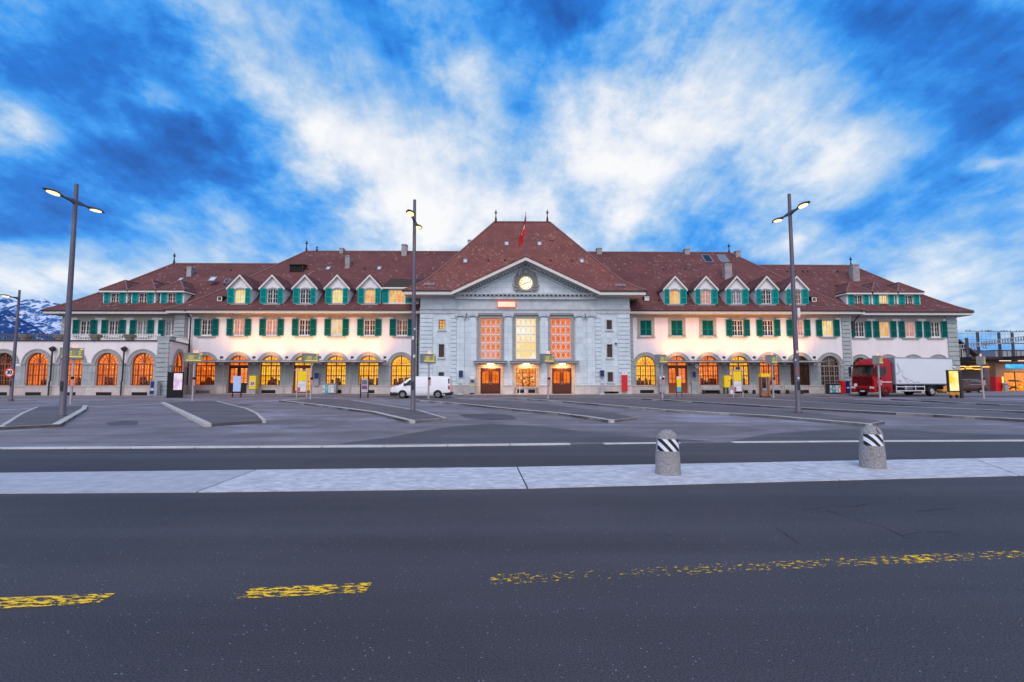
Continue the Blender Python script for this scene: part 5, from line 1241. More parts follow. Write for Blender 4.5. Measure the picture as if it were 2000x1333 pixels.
build('post',mb,'dark_metal',sh)
# house behind
HY=105.0; hh=thing('gabled_house','grey gabled house roof rising behind the platform shelter','house',(X(1885,HY),HY,0)); hh['_off']=tuple(hh.location)
a=F(1866,666,HY); b=F(1912,702,HY); lft=a[0]-(b[0]-a[0])
mb=MB(); mb.xz([(lft+1,0),(b[0]-1,0),(b[0]-1,b[1]+.4),(a[0],a[1]-.5),(lft+1,b[1]+.4)],HY,HY+9); build('wall',mb,'trim_stone',hh)
mb=MB()
for s,e in ((1,b[0]),(-1,lft)): mb.ext([(a[0],HY-1,a[1]),(e,HY-1,b[1]),(e,HY+10,b[1]),(a[0],HY+10,a[1])],(0,0,.3))
build('roof',mb,'brown_wall',hh)
mb=MB(); x,z=F(1875,690,HY-.05); mb.box(x-.6,x+.6,HY-.06,HY-.02,z-1,z+1); wn=build('window',mb,'window_white',hh); mb=MB(); mb.box(x-.48,x-.05,HY-.08,HY-.061,z-.9,z+.9); mb.box(x+.05,x+.48,HY-.08,HY-.061,z-.9,z+.9); build('glass',mb,'glass_dark',wn)
HY=150.0; gh_=thing('grey_hall','long pale grey hall behind the masts','building',(X(1980,HY),HY,0)); gh_['_off']=tuple(gh_.location)
mb=MB(); mb.box(X(1949,HY),X(2120,HY),HY,HY+12,0,ZZ(684,HY)); build('wall',mb,'zinc',gh_); mb=MB(); mb.box(X(1948.5,HY),X(2121,HY),HY-.3,HY+12.3,ZZ(684,HY)+.01,ZZ(683,HY)); build('roof',mb,'dark_metal',gh_)
mb=MB()
for i in range(9): x=X(1953+i*9,HY); mb.box(x,x+.12,HY-.12,HY-.01,0,ZZ(684.5,HY))
build('pilaster_strip',mb,'iron',gh_)
# overhead line masts
def mast(px, pyt, Y, arm=True, label='', w=.28):
    t=thing('overhead_line_mast',label,'mast',(X(px,Y),Y,0),group='overhead line masts behind the kiosk'); z=ZZ(pyt,Y,px); w=.17
    mb=MB(); mb.box(-w,-w+.08,-w,w,0,z); mb.box(w-.08,w,-w,w,0,z); mb.box(-w+.08,w-.08,-.04,.04,0,z); build('column',mb,'iron',t)
    if arm:
        mb=MB(); mb.box(-2.4,2.6,-.08,.08,z+.1,z+.22)
        for k in (-2.2,-1.5,1.0,1.7,2.4): mb.lathe([(.05,z+.22),(.10,z+.27),(.06,z+.32),(.10,z+.37),(.05,z+.42)],(k,0,0),8)
        build('crossarm',mb,'iron',t)
    return t
mast(1894,660.5,90,False,'shortest steel overhead line mast, without crossarm, nearest the station corner')
mast(1916,649,98,True,'steel overhead line mast with crossarm directly above the bus display')
mast(1958,649.5,98,True,'steel overhead line mast with crossarm, middle of the three tall ones')
mast(1984,649.5,104,True,'steel overhead line mast with crossarm, rightmost above the kiosk')
gt=thing('lattice_gantry','pale steel lattice gantry beam sloping across the overhead line masts','gantry',(X(1930,92),92,0)); gt['_off']=tuple(gt.location)
a=F(1866,675,92); b=F(2040,652,92); mb=MB(); n=34; th=.75
mb.bar(a,b,.14,91.9,92.1); mb.bar((a[0],a[1]-th),(b[0],b[1]-th),.14,91.9,92.1)
for i in range(n+1): x=a[0]+(b[0]-a[0])*i/n; z=a[1]+(b[1]-a[1])*i/n; mb.bar((x,z),(x,z-th),.12,91.92,92.08)
build('beam',mb,'zinc',gt)
wr=thing('overhead_wires','thin overhead railway wires strung between masts','wires',(X(1930,97),97,0)); wr['_off']=tuple(wr.location); mb=MB()
for y0_,y1_ in ((652,654),(651,650),(664,663)): 
    a=F(1860,y0_,97); b=F(2060,y1_,97); mb.tube((a[0],97,a[1]),(b[0],97,b[1]),.025,n=5)
a=F(1916,671.5,97); b=F(2060,671,97); mb.tube((a[0],97,a[1]),(b[0],97,b[1]),.10,n=6)
random.seed(2)
for i in range(16): px=1890+i*9; a=F(px,653,97); b=F(px,random.uniform(670,684),97); mb.tube((a[0],97,a[1]),(b[0],97,b[1]),.018,n=4)
for px in (1905,1910,1923,1928):
    c=F(px,677,97.3)
    for i in range(10): a0,a1=i*.5,(i+1)*.5; mb.tube((c[0]+.35*math.cos(a0),97.3,c[1]+.45*math.sin(a0)),(c[0]+.35*math.cos(a1),97.3,c[1]+.45*math.sin(a1)),.05,n=5)
build('wire',mb,'iron',wr)
pmat('navy',(.004,.018,.14),(.006,.025,.17),3,.4)
# ================================================================== STREET LAMPS
def lamp_head(root, sgn, z, yaw=0):
    S_=[(.0,0,.07,.17),(.25,.04,.055,.10),(.55,.05,.05,.055),(.75,.06,.12,.07),(.95,.08,.185,.09),(1.15,.085,.19,.085),(1.35,.08,.12,.05),(1.5,.075,.02,.012)]
    rings=[]
    for d,dz,hw,ht in S_:
        r=[]
        for i in range(10):
            a=2*math.pi*i/10; zz=math.sin(a); r.append((hw*math.cos(a), -sgn*d if True else 0, z+dz+(ht*zz if zz>0 else ht*.55*zz)))
        rings.append(r)
    mb=MB(); mb.loft(rings); a=build('lamp_arm',mb,'pole_metal',root,smooth=True)
    mb=MB(); rr=[(.145*math.cos(t)*1.0, -sgn*(1.03+.27*math.sin(t)), z+.025+.02*math.sin(t)) for t in [2*math.pi*i/16 for i in range(16)]]
    mb.ext([Vector(p) for p in rr],(0,0,.04)); build('lamp_glass',mb,'lamp_glow',a)
def street_lamp(loc, h, label, single=False, arms=9.0, group='street lamps'):
    t=thing('street_lamp',label,'street lamp',(loc[0],loc[1],0),0,group)
    mb=MB(); mb.lathe([(.135,0),(.135,.02),(.115,.05),(.11,2.5),(.072,h-.01),(.06,h)],(0,0,0),18); build('pole',mb,'pole_metal',t,smooth=True)
    mb=MB(); mb.lathe([(.17,0.0),(.17,.15),(.14,.155)],(0,0,0),18); build('base_collar',mb,'pole_metal',t)
    lamp_head(t,1,arms); 
    if not single: lamp_head(t,-1,arms)
    mb=MB(); mb.box(-.06,.06,-.122,-.10,1.1,1.5); build('access_hatch',mb,'dark_metal',t)
    for s in ((1,) if single else (1,-1)):
        L=bpy.data.lights.new('street_lamp_light','SPOT'); L.energy=70; L.color=(1,.62,.30); L.spot_size=R(130); L.spot_blend=.7; L.shadow_soft_size=.15
        lo=bpy.data.objects.new('street_lamp_light',L); COL.objects.link(lo); lo.parent=t; lo.location=(0,-s*1.05,arms-.05)
    return t
def stickers(t, items):
    for (z,w,h_,ang,mat) in items:
        mb=MB(); r=.122; 
        for i in range(4):
            a0=ang-w/2/r+w/r*i/4; a1=ang-w/2/r+w/r*(i+1)/4
            mb.face([(r*math.sin(a0),-r*math.cos(a0),z),(r*math.sin(a1),-r*math.cos(a1),z),(r*math.sin(a1),-r*math.cos(a1),z+h_),(r*math.sin(a0),-r*math.cos(a0),z+h_)])
        build('sticker',mb,mat,t)
p=G(121,818); l1=street_lamp(p,9.72,'tall double-arm street lamp on the leftmost bus platform, before the arcade',arms=8.90); l1.rotation_euler=(0,R(-.55),0)
p=G(806.5,808); l2=street_lamp(p,10.24,'tall double-arm street lamp standing in front of the white van',arms=9.15); l2.rotation_euler=(0,R(-.45),0); stickers(l2,[(2.6,.10,.14,.5,'window_white'),(3.45,.10,.16,-.1,'window_white'),(3.9,.08,.1,.6,'window_white')])
p=G(1560,811); l3=street_lamp(p,10.12,'tall double-arm street lamp before the right wing, small white box on pole',arms=9.15); l3.rotation_euler=(0,R(.15),0); stickers(l3,[(2.75,.10,.12,0,'window_white'),(1.9,.09,.09,-.2,'red_paint'),(1.6,.08,.08,0,'window_white'),(2.4,.05,.1,-.8,'window_white')])
mb=MB(); mb.lathe([(.05,4.35),(.07,4.4),(.07,4.75),(.05,4.8)],(.16,-.06,0),10); mb.tube((0,0,4.5),(.16,-.06,4.5),.02); build('sensor',mb,'window_white',l3)
Yf=38.0; l4=street_lamp((X(24,Yf),Yf),8.45,'single-arm street lamp at far left carrying the round 30 sign',single=True,arms=7.75)
# 30 sign + street name plate on it (bolted things of their own)
sg=thing('speed_limit_sign','round white 30 speed limit sign with red rim on the far left lamp','traffic sign',(X(21.5,Yf),Yf-.16,ZZ(728,Yf,21)))
mb=MB(); mb.lathe([(.29,-.01),(.29,.01)],(0,0,0),32,0,'y'); build('disc',mb,'window_white',sg); mb=MB()
n=32
for i in range(n): a0,a1=2*math.pi*i/n,2*math.pi*(i+1)/n; mb.xz([(r*math.cos(a),r*math.sin(a)) for r,a in ((.28,a0),(.28,a1),(.38,a1),(.38,a0))],-.02,.012)
build('rim',mb,'red_paint',sg); text_mesh('30',.40,'vent_dark',sg,(0,-.022,-.0),bold=.012)
x,z=F(28,713.4,Yf); x1,_=F(41.5,713,Yf); sn=thing('street_name_plate','small blue and white street name plate beside the 30 sign','street sign',(x,Yf-.05,z))
mb=MB(); mb.box(0,.16,-.01,.01,-.08,.08); build('blue_end',mb,'navy',sn); mb=MB(); mb.box(.16,x1-x,-.01,.01,-.075,.075); build('plate',mb,'window_white',sn)
# ================================================================== BOLLARDS
pmat('granite',(.12,.115,.12),(.46,.45,.46),60,.9,bump=.7,bscale=70,detail=6,c3=(.22,.18,.15),s3=6,t3=(.55,.75))
m_,nt_,out_=newmat('stripes'); b=nn(nt_,'ShaderNodeBsdfPrincipled',ins={'Roughness':.35}); nt_.links.new(b.outputs[0],out_.inputs[0])
tcn=nn(nt_,'ShaderNodeTexCoord'); sp=nn(nt_,'ShaderNodeSeparateXYZ'); nt_.links.new(tcn.outputs['Object'],sp.inputs[0])
v=M_(nt_,'FRACT',M_(nt_,'ADD',M_(nt_,'MULTIPLY',M_(nt_,'ADD',M_(nt_,'MULTIPLY',sp.outputs[0],1.15),sp.outputs[2]),6.6),10.25)); f=M_(nt_,'GREATER_THAN',v,.5)
mx=nn(nt_,'ShaderNodeMix',data_type='RGBA'); nt_.links.new(f,mx.inputs[0]); mx.inputs[6].default_value=(.75,.78,.85,1); mx.inputs[7].default_value=(.012,.01,.01,1); nt_.links.new(mx.outputs[2],b.inputs['Base Color'])
def bollard(px,py,label,chip=False,hh=.70,ang=0.92):
    p=G(px,py,.014); t=thing('stone_bollard',label,'bollard',(p.x,p.y,.014),0,'stone bollards on the pale strip')
    mb=MB(); prof=[(.200,-.03),(.203,.0),(.196,.05),(.192,.25),(.176,.47),(.168,.56),(.155,.615),(.125,.655),(.08,.685),(.03,.698),(.002,.70)]
    n=40; rings=[]; random.seed(px)
    for r,z in prof:
        ring=[]
        for i in range(n):
            a=2*math.pi*i/n; v_=Vector((math.cos(a)*2+px,math.sin(a)*2,z*6)); rr=r*(1+.018*noise.noise(v_*2.2)+.03*noise.noise(v_*.8))
            if chip and z>.6 and -1.9<a-math.pi*2<-1.3+0*a: rr*=.80
            ring.append((rr*math.cos(a),rr*math.sin(a),z*hh/.70+.006*noise.noise(v_*3)))
        rings.append(ring)
    mb.loft(rings); build('body',mb,'granite',t,smooth=True)
    if chip:
        mb=MB(); pts=[(.02,-.055,.692),(.025,-.10,.672),(.015,-.135,.640),(.022,-.158,.60),(.035,-.168,.57)]
        for a,b_ in zip(pts[:-1],pts[1:]): mb.tube(a,b_,.007,.005,6)
        build('crack',mb,'crack',t)
    mb=MB(); r0,r1=.187,.178; z0,z1=.375*hh/.70,.565*hh/.70; n=20; a0=-1.3; a1=ang; rings=[]
    vs=[];
    for j,(z,r) in enumerate(((z0,r0),(z1,r1))):
        for i in range(n+1): a=a0+(a1-a0)*i/n; vs.append((r*math.sin(a),-r*math.cos(a),z))
    for j,(z,r) in enumerate(((z0,r0-.004),(z1,r1-.004))):
        for i in range(n+1): a=a0+(a1-a0)*i/n; vs.append((r*math.sin(a),-r*math.cos(a),z))
    m_=n+1; fs=[(i,i+1,m_+i+1,m_+i) for i in range(n)]+[(2*m_+i,3*m_+i,3*m_+i+1,2*m_+i+1) for i in range(n)]+[(i,2*m_+i,2*m_+i+1,i+1) for i in range(n)]+[(m_+i,m_+i+1,3*m_+i+1,3*m_+i) for i in range(n)]+[(0,m_,3*m_,2*m_),(n,2*m_+n,3*m_+n,m_+n)]
    mb.add(vs,fs); build('striped_plate',mb,'stripes',t)
bollard(1305,925.5,'shorter granite bollard with black and white striped plate, left on pale strip',hh=.70)
bollard(1705,913,'cracked granite bollard with striped plate near the right edge',True,hh=.715,ang=.42)
# ================================================================== BUS DISPLAYS
emat('screen',(.32,.32,.17),.85,(.24,.26,.18),3); emat('screen_line',(.85,.68,.14),.95)
pmat('validator',(.55,.30,.26),(.60,.34,.30),4,.5)
def bus_display():
    t=thing('bus_departure_display','','departure display',(0,0,0),R(40))
    mb=MB(); mb.lathe([(.14,0),(.14,.02),(.075,.03),(.07,3.0)],(.08,0,0),14); build('pole',mb,'steel',t,smooth=True)
    mb=MB(); mb.box(-.62,.58,-.24,.24,2.92,3.68); bx=build('cabinet',mb,'display_grey',t,bevel=.02)
    mb=MB(); mb.box(-.54,.50,-.252,-.241,3.05,3.52); sc=build('screen',mb,'screen',t); mb=MB(); mb.box(-.52,.48,-.262,-.254,3.06,3.14)
    for r_ in range(3):
        z=3.22+r_*.10; mb.box(-.40+.03*r_,-.02,-.262,-.254,z,z+.035); mb.box(.30,.42,-.262,-.254,z,z+.035)
    build('text_rows',mb,'screen_line',sc)
    mb=MB(); mb.box(.36,.54,-.258,-.242,3.54,3.63); build('platform_tag',mb,'screen_line',t)
    mb=MB(); mb.box(.0,.07,-.04,.04,3.685,3.90); mb.box(.17,.24,-.04,.04,3.685,3.90); mb.box(-.02,.26,-.06,.06,3.69,3.73); build('beacon',mb,'beacon',t)
    mb=MB(); mb.box(0,.18,-.17,-.06,1.15,1.62); v_=build('ticket_validator',mb,'validator',t,bevel=.01); mb=MB(); mb.box(.0,.18,-.175,-.06,1.625,1.80); build('reader',mb,'vent_dark',v_)
    return t
BD=[(139.5,32.9,'largest bus departure display, partly hidden behind the left lamp post'),(377,38.6,'bus departure display beside the black map totem'),(607,39.4,'bus departure display with two prongs right of the yellow poster frame'),
 (837,39.9,'bus departure display rising behind the white van'),(1070.5,39.7,'bus departure display before the right entrance door'),(1293.5,40.8,'bus departure display beside the grey ticket machine of the right wing'),
 (1510,41.4,'bus departure display beside the brown ticket column'),(1718,42.2,'bus departure display in front of the red truck cab'),(1920,43.2,'bus departure display at far right before the kiosk')]
proto=bus_display()
for i,(px,Y,lb) in enumerate(BD):
    o=proto if i==0 else copy_tree(proto); o.location=(X(px,Y)-.08*math.cos(R(40)),Y,.0); o['label']=lb; o['group']='bus departure displays'
# ================================================================== VEHICLES
def surf(stations):
    "stations: x, [(halfwidth, z)...] from bottom to top"
    def f(x,z):
        s0=stations[0]
        for a,b in zip(stations[:-1],stations[1:]):
            if a[0]<=x<=b[0]:
                t=(x-a[0])/(b[0]-a[0]); pts=[(p[0]+(q[0]-p[0])*t,p[1]+(q[1]-p[1])*t) for p,q in zip(a[1],b[1])]
                for p,q in zip(pts[:-1],pts[1:]):
                    if min(p[1],q[1])<=z<=max(p[1],q[1]) and abs(q[1]-p[1])>1e-6: return p[0]+(q[0]-p[0])*(z-p[1])/(q[1]-p[1])
                return pts[-1][0] if z>pts[-1][1] else pts[0][0]
        return stations[-1][1][1][0]
    return f
def shell(stations):
    rings=[]
    for x,pts in stations:
        rings.append([(x,-w,z) for w,z in pts]+[(x,w,z) for w,z in reversed(pts)])
    return rings
def sidepanel(mb, sf, poly, side, off=.012, m=0, dense=6):
    "polygon in (x,z) laid on the shell side"
    P=[]
    for a,b in zip(poly,poly[1:]+poly[:1]):
        for i in range(dense): t=i/dense; P.append((a[0]+(b[0]-a[0])*t,a[1]+(b[1]-a[1])*t))
    c=(sum(p[0] for p in P)/len(P),sum(p[1] for p in P)/len(P))
    vs=[(x,side*(sf(x,z)+off),z) for x,z in P]+[(c[0],side*(sf(*c)+off),c[1])]; n=len(P)
    mb.add(vs,[(i,(i+1)%n,n) for i in range(n)],m)
pmat('rubber',(.015,.015,.016),rough=.85); pmat('rim',(.20,.20,.22),(.28,.28,.30),8,.4,metal=.5); pmat('rim_bright',(.5,.5,.52),rough=.3,metal=.7)
def wheel(parent,x,y,r,w,name='wheel',side=-1,rim='rim',holes=8):
    mb=MB(); mb.lathe([(r*.62,-w/2),(r*.93,-w/2),(r,-w*.36),(r,w*.36),(r*.93,w/2),(r*.62,w/2)],(x,y,r),28,0,'y',cap=False); wh=build(name,mb,'rubber',parent,smooth=True)
    s=side; mb=MB(); mb.lathe([(r*.63,s*w*.42),(r*.56,s*w*.50),(r*.50,s*w*.34),(r*.26,s*w*.30),(r*.22,s*w*.46),(r*.05,s*w*.48)],(x,y,r),24,0,'y'); rm=build('rim',mb,rim,wh,smooth=True)
    mb=MB()
    for i in range(holes): a=2*math.pi*i/holes; mb.lathe([(r*.055,s*w*.36),(r*.055,s*w*.30)],(x+math.cos(a)*r*.39,y,r+math.sin(a)*r*.39),8,0,'y')
    build('rim_hole',mb,'vent_dark',rm); return wh
def arch(parent,x,r,sf,side,z=None):
    mb=MB(); n=16; z=z or r
    pts=[(x+r*1.16*math.cos(math.pi*i/n), z+r*1.16*math.sin(math.pi*i/n)) for i in range(n+1)]
    pts=[(x+r*1.16,.30)]+pts+[(x-r*1.16,.30)]
    sidepanel(mb,lambda a,b:sf(a,max(b,.45)),pts,side,.006,0,1); return build('wheel_arch',mb,'vent_dark',parent)
pmat('van_white',(.74,.76,.80),(.78,.80,.84),.8,.28,coat=.5); pmat('bumper_black',(.03,.03,.033),rough=.6); pmat('tail_red',(.65,.01,.01),rough=.2); pmat('headlight',(.75,.78,.82),rough=.08,metal=.2)
# --- van (nose to -x)
def V(zb,zl,zm,zt,wb,wm,wt): return [(wb*.90,zb),(wb,zb+.12),(wm,zl),(wm,zm),((wm*.45+wt*.55),zm+(zt-zm)*.55),(wt,zt-.07),(wt-.10,zt-.015),(wt*.5,zt)]
st=[(-2.64,V(.34,.50,.62,.80,.70,.76,.70)),(-2.60,V(.28,.52,.72,.93,.80,.86,.78)),(-2.45,V(.25,.55,.85,1.02,.90,.93,.80)),(-2.15,V(.25,.6,.95,1.10,.93,.95,.80)),(-1.75,V(.25,.6,1.02,1.25,.95,.955,.78)),(-1.35,V(.25,.6,1.06,1.58,.95,.955,.74)),(-1.0,V(.25,.6,1.08,1.82,.95,.955,.72)),(-.6,V(.25,.6,1.08,1.93,.95,.955,.74)),(0,V(.25,.6,1.08,1.96,.95,.955,.76)),(1.9,V(.25,.6,1.08,1.96,.95,.955,.76)),(2.35,V(.27,.6,1.08,1.93,.94,.95,.75)),(2.52,V(.30,.6,1.06,1.84,.92,.93,.73)),(2.60,V(.36,.6,1.02,1.50,.88,.90,.70))]
van=thing('white_van','plain white panel van parked before the left wing','van',(X(822.5,44),44.6,0),0)
sf=surf(st); mb=MB(); mb.loft(shell(st)); build('body',mb,'van_white',van,smooth=True)
for sd in (-1,1):
    mb=MB(); sidepanel(mb,sf,[(-1.52,1.11),(-.62,1.13),(-.62,1.62),(-.98,1.60)],sd); build('side_window',mb,'glass_dark',van)
    mb=MB()
    for q in ([(-.58,.35),(-.57,.35),(-.57,1.8),(-.58,1.8)],[(.45,.35),(.46,.35),(.46,1.82),(.45,1.82)],[(-1.5,1.02),(-.6,1.04),(-.6,1.05),(-1.5,1.03)],[(-2.3,.93),(2.45,.94),(2.45,.955),(-2.3,.945)],[(-1.62,.5),(-1.61,.5),(-1.5,1.1),(-1.51,1.1)]): sidepanel(mb,sf,q,sd,.004,0,3)
    build('panel_gap',mb,'zinc',van)
    for x in (-1.55,1.52): arch(van,x,.34,sf,sd); wheel(van,x,sd*.87,.335,.22,side=sd)
    mb=MB(); sidepanel(mb,sf,[(-2.60,.78),(-2.25,.86),(-2.18,.98),(-2.35,.98),(-2.58,.9)],sd,.015); build('headlight',mb,'headlight',van)
    mb=MB(); sidepanel(mb,sf,[(2.40,.80),(2.58,.78),(2.575,1.12),(2.42,1.15)],sd,.015); build('tail_light',mb,'tail_red',van)
    mb=MB(); mb.box(-1.45,-1.25,sd*1.0-.07,sd*1.0+.07,1.12,1.32); build('mirror',mb,'bumper_black',van,bevel=.02)
    mb=MB(); sidepanel(mb,sf,[(2.42,1.30),(2.56,1.30),(2.50,1.72),(2.38,1.72)],sd,.008); build('rear_window',mb,'glass_dark',van)
mb=MB(); mb.face([(-1.72,-.70,1.27),(-1.72,.70,1.27),(-.98,.62,1.85),(-.98,-.62,1.85)]); mb.v=[(v[0]-.03,v[1],v[2]+.02) for v in mb.v]; build('windscreen',mb,'glass_dark',van)
mb=MB(); st2=[(-2.68,V(.30,.4,.5,.58,.72,.78,.72)),(-2.60,V(.22,.42,.5,.62,.84,.90,.84)),(-2.30,V(.22,.42,.5,.60,.94,.96,.9)),(-1.95,V(.24,.42,.5,.56,.95,.965,.9))]; mb.loft(shell(st2)); build('front_bumper',mb,'bumper_black',van,smooth=True)
mb=MB(); st2=[(1.95,V(.26,.40,.46,.52,.95,.965,.9)),(2.55,V(.26,.42,.5,.56,.93,.95,.9)),(2.70,V(.32,.42,.5,.54,.82,.86,.8))]; mb.loft(shell(st2)); build('rear_bumper',mb,'bumper_black',van,smooth=True)
# --- brown people carrier (nose to -x, rear to the right)
pmat('car_brown',(.055,.018,.014),(.07,.024,.018),2,.35,coat=.2,spec=.3)
car=thing('people_carrier','brown people carrier parked beyond the truck, before the shelter','car',(X(1915,63)-2.35,63,0),0)
st=[(-2.35,V(.35,.5,.6,.75,.65,.72,.65)),(-2.2,V(.25,.5,.7,.88,.85,.88,.75)),(-1.4,V(.22,.55,.88,1.05,.90,.93,.78)),(-1.0,V(.22,.55,.95,1.2,.92,.94,.74)),(-.4,V(.22,.55,1.0,1.60,.92,.94,.66)),(.3,V(.22,.55,1.02,1.72,.92,.94,.66)),(1.4,V(.22,.55,1.04,1.70,.92,.94,.65)),(2.0,V(.24,.55,1.05,1.58,.90,.92,.62)),(2.28,V(.30,.55,1.02,1.25,.86,.88,.62)),(2.38,V(.36,.55,.85,.98,.78,.80,.62))]
sf=surf(st); mb=MB(); mb.loft(shell(st)); build('body',mb,'car_brown',car,smooth=True)
for sd in (-1,1):
    mb=MB(); sidepanel(mb,sf,[(-.95,1.06),(1.85,1.12),(1.95,1.25),(1.55,1.50),(-.2,1.54),(-.5,1.42)],sd); wnd=build('side_window',mb,'glass_dark',car)
    mb=MB()
    for q in ([(-.2,1.54),(1.55,1.50),(1.55,1.54),(-.2,1.58)],[(-.95,1.03),(1.9,1.09),(1.9,1.12),(-.95,1.06)],[(1.93,1.10),(1.98,1.25),(1.58,1.54),(1.55,1.50),(1.9,1.25),(1.86,1.12)]): sidepanel(mb,sf,q,sd,.016,0,3)
    build('chrome_trim',mb,'rim_bright',car)
    mb=MB(); sidepanel(mb,sf,[(.55,1.08),(.62,1.08),(.62,1.52),(.55,1.52)],sd,.018); build('pillar',mb,'bumper_black',car)
    for x in (-1.45,1.45): arch(car,x,.34,sf,sd); wheel(car,x,sd*.83,.335,.22,side=sd,rim='rim_bright',holes=5)
    mb=MB(); sidepanel(mb,sf,[(2.0,.98),(2.3,.95),(2.28,1.12),(2.05,1.18)],sd,.015); build('tail_light',mb,'tail_red',car)
    mb=MB(); mb.tube((-.2,sd*.68,1.74),(1.6,sd*.66,1.73),.02); build('roof_rail',mb,'rim_bright',car)
# --- truck: axis along heading; local -x is forward
TA=R(15.7-.0); 
tr=thing('box_truck','red box truck with plain white body standing before the right wing','truck',(0,0,0),TA)
pmat('truck_red',(.34,.003,.008),(.39,.004,.010),.9,.4,coat=.08,spec=.2); pmat('truck_red_dark',(.10,.002,.004),rough=.5,spec=.2); pmat('box_white',(.66,.70,.76),(.72,.76,.82),.4,.32,coat=.3); pmat('chassis',(.03,.03,.032),rough=.7)
pmat('lift_orange',(.85,.30,.01),rough=.4)
# origin = near-side front corner on the ground
Zf=47.6; tr.location=(X(1709,Zf),Zf,0); TW=2.5   # truck occupies local y 0..2.5
def cabring(x,z0,zt,inset,rt): 
    return [(x,inset,z0),(x,inset,zt-rt-.25),(x,inset+.05,zt-rt),(x,inset+.25,zt-.08),(x,inset+.6,zt),(x,TW-inset-.6,zt),(x,TW-inset-.25,zt-.08),(x,TW-inset-.05,zt-rt),(x,TW-inset,zt-rt-.25),(x,TW-inset,z0)]
mb=MB(); mb.loft([cabring(.0,.95,1.80,.16,.30),cabring(.05,.85,1.95,.06,.3),cabring(.15,.80,2.02,.02,.3)][:0] or [cabring(.02,.55,1.95,.10,.25),cabring(.10,.45,2.00,.03,.25),cabring(.22,.45,3.02,.03,.35),cabring(.36,.45,3.28,.03,.45),cabring(.75,.45,3.55,.02,.55),cabring(1.3,.45,3.74,.02,.55),cabring(2.05,.45,3.80,.02,.5),cabring(2.25,.50,3.76,.04,.5)])
cab=build('cab',mb,'truck_red',tr,smooth=True)
mb=MB(); mb.face([(.055,.16,2.04),(.055,TW-.16,2.04),(.19,TW-.18,2.96),(.19,.18,2.96)]); mb.v=[(v[0]-.02,v[1],v[2]) for v in mb.v]; ws=build('windscreen',mb,'glass_dark',tr)
emat('dash_reflection',(.9,.35,.05),.5) if False else None
mb=MB(); mb.box(-.10,.16,.10,TW-.10,2.98,3.12); build('sun_visor',mb,'vent_dark',tr,bevel=.03)
mb=MB()
for k in range(5): z=1.15+k*.15; mb.box(-.045,.03,.38,TW-.38,z,z+.085)
build('grille',mb,'truck_red_dark',tr,bevel=.01)
mb=MB(); mb.box(-.03,.02,.30,TW-.30,1.10,1.95); build('grille_backing',mb,'truck_red_dark',tr)
mb=MB(); mb.box(-.06,.3,.01,TW-.01,.40,1.02); build('front_bumper',mb,'truck_red',tr,bevel=.06)
mb=MB(); mb.box(-.075,-.05,.6,TW-.6,.50,.80); build('air_intake',mb,'vent_dark',tr)
mb=MB(); mb.box(-.09,-.078,1.03,1.47,.46,.58); build('number_plate',mb,'window_white',tr)
for y in (.28,TW-.28): mb=MB(); mb.lathe([(.19,-.10),(.17,-.065)],(0,y,0),4,0,'x'); mb=MB(); mb.ext([(-.085,y-.22,.78),(-.085,y+.22,.80),(-.085,y+.20,1.0),(-.085,y-.20,.94)],(.06,0,0)); build('headlight',mb,'headlight',tr)
mb=MB(); mb.lathe([(.17,-.09),(.17,-.04)],(0,TW-.55,1.12),20,0,'x'); build('round_badge',mb,'window_white',tr)
for y in (-.005,TW+.005):
    s=-1 if y<1 else 1
    mb=MB(); mb.box(.45,1.18,min(y,y+s*.01),max(y,y+s*.01),1.98,2.88); mb.box(1.28,1.55,min(y,y+s*.01),max(y,y+s*.01),2.2,2.88); build('side_window',mb,'glass_dark',tr)
    mb=MB(); mb.box(.30,2.2,min(y,y+s*.008),max(y,y+s*.008),1.38,1.46); build('stripe',mb,'box_white',tr)
    mb=MB(); mb.box(.02,.20,y+s*.12-.09,y+s*.12+.09,2.25,2.95); mb.box(.02,.20,y+s*.12-.09,y+s*.12+.09,1.95,2.2); mb.tube((.15,y,2.9),(.1,y+s*.12,2.9),.03); build('mirror',mb,'bumper_black',tr,bevel=.02)
    mb=MB(); mb.box(1.26,1.275,min(y,y+s*.008),max(y,y+s*.008),1.1,2.95); mb.box(.3,1.26,min(y,y+s*.008),max(y,y+s*.008),1.1,1.115); build('door_gap',mb,'vent_dark',tr)
    mb=MB(); mb.box(.30,.85,min(y,y+s*.03),max(y,y+s*.03),.42,1.0)
    build('step',mb,'truck_red_dark',tr)
mb=MB(); mb.box(2.28,2.55,.2,TW-.2,.9,3.3); build('chassis',mb,'chassis',tr); mb=MB(); mb.box(2.2,10.6,.75,1.75,.65,1.08); mb.box(2.6,10.7,.05,TW-.05,1.08,1.20); build('chassis',mb,'chassis',tr)
mb=MB(); mb.box(2.62,10.75,-.02,TW+.02,1.205,3.84); bx=build('cargo_box',mb,'box_white',tr,bevel=.02)
mb=MB()
for (a,b,c,d) in ((2.60,2.72,1.19,3.86),(10.66,10.78,1.19,3.86)): mb.box(a,b,-.04,TW+.04,c,d)
mb.box(2.725,10.655,-.04,.0,3.76,3.86); mb.box(2.725,10.655,-.04,.0,1.19,1.27); mb.box(2.725,10.655,TW,TW+.04,3.76,3.86); build('box_edge',mb,'zinc',bx)
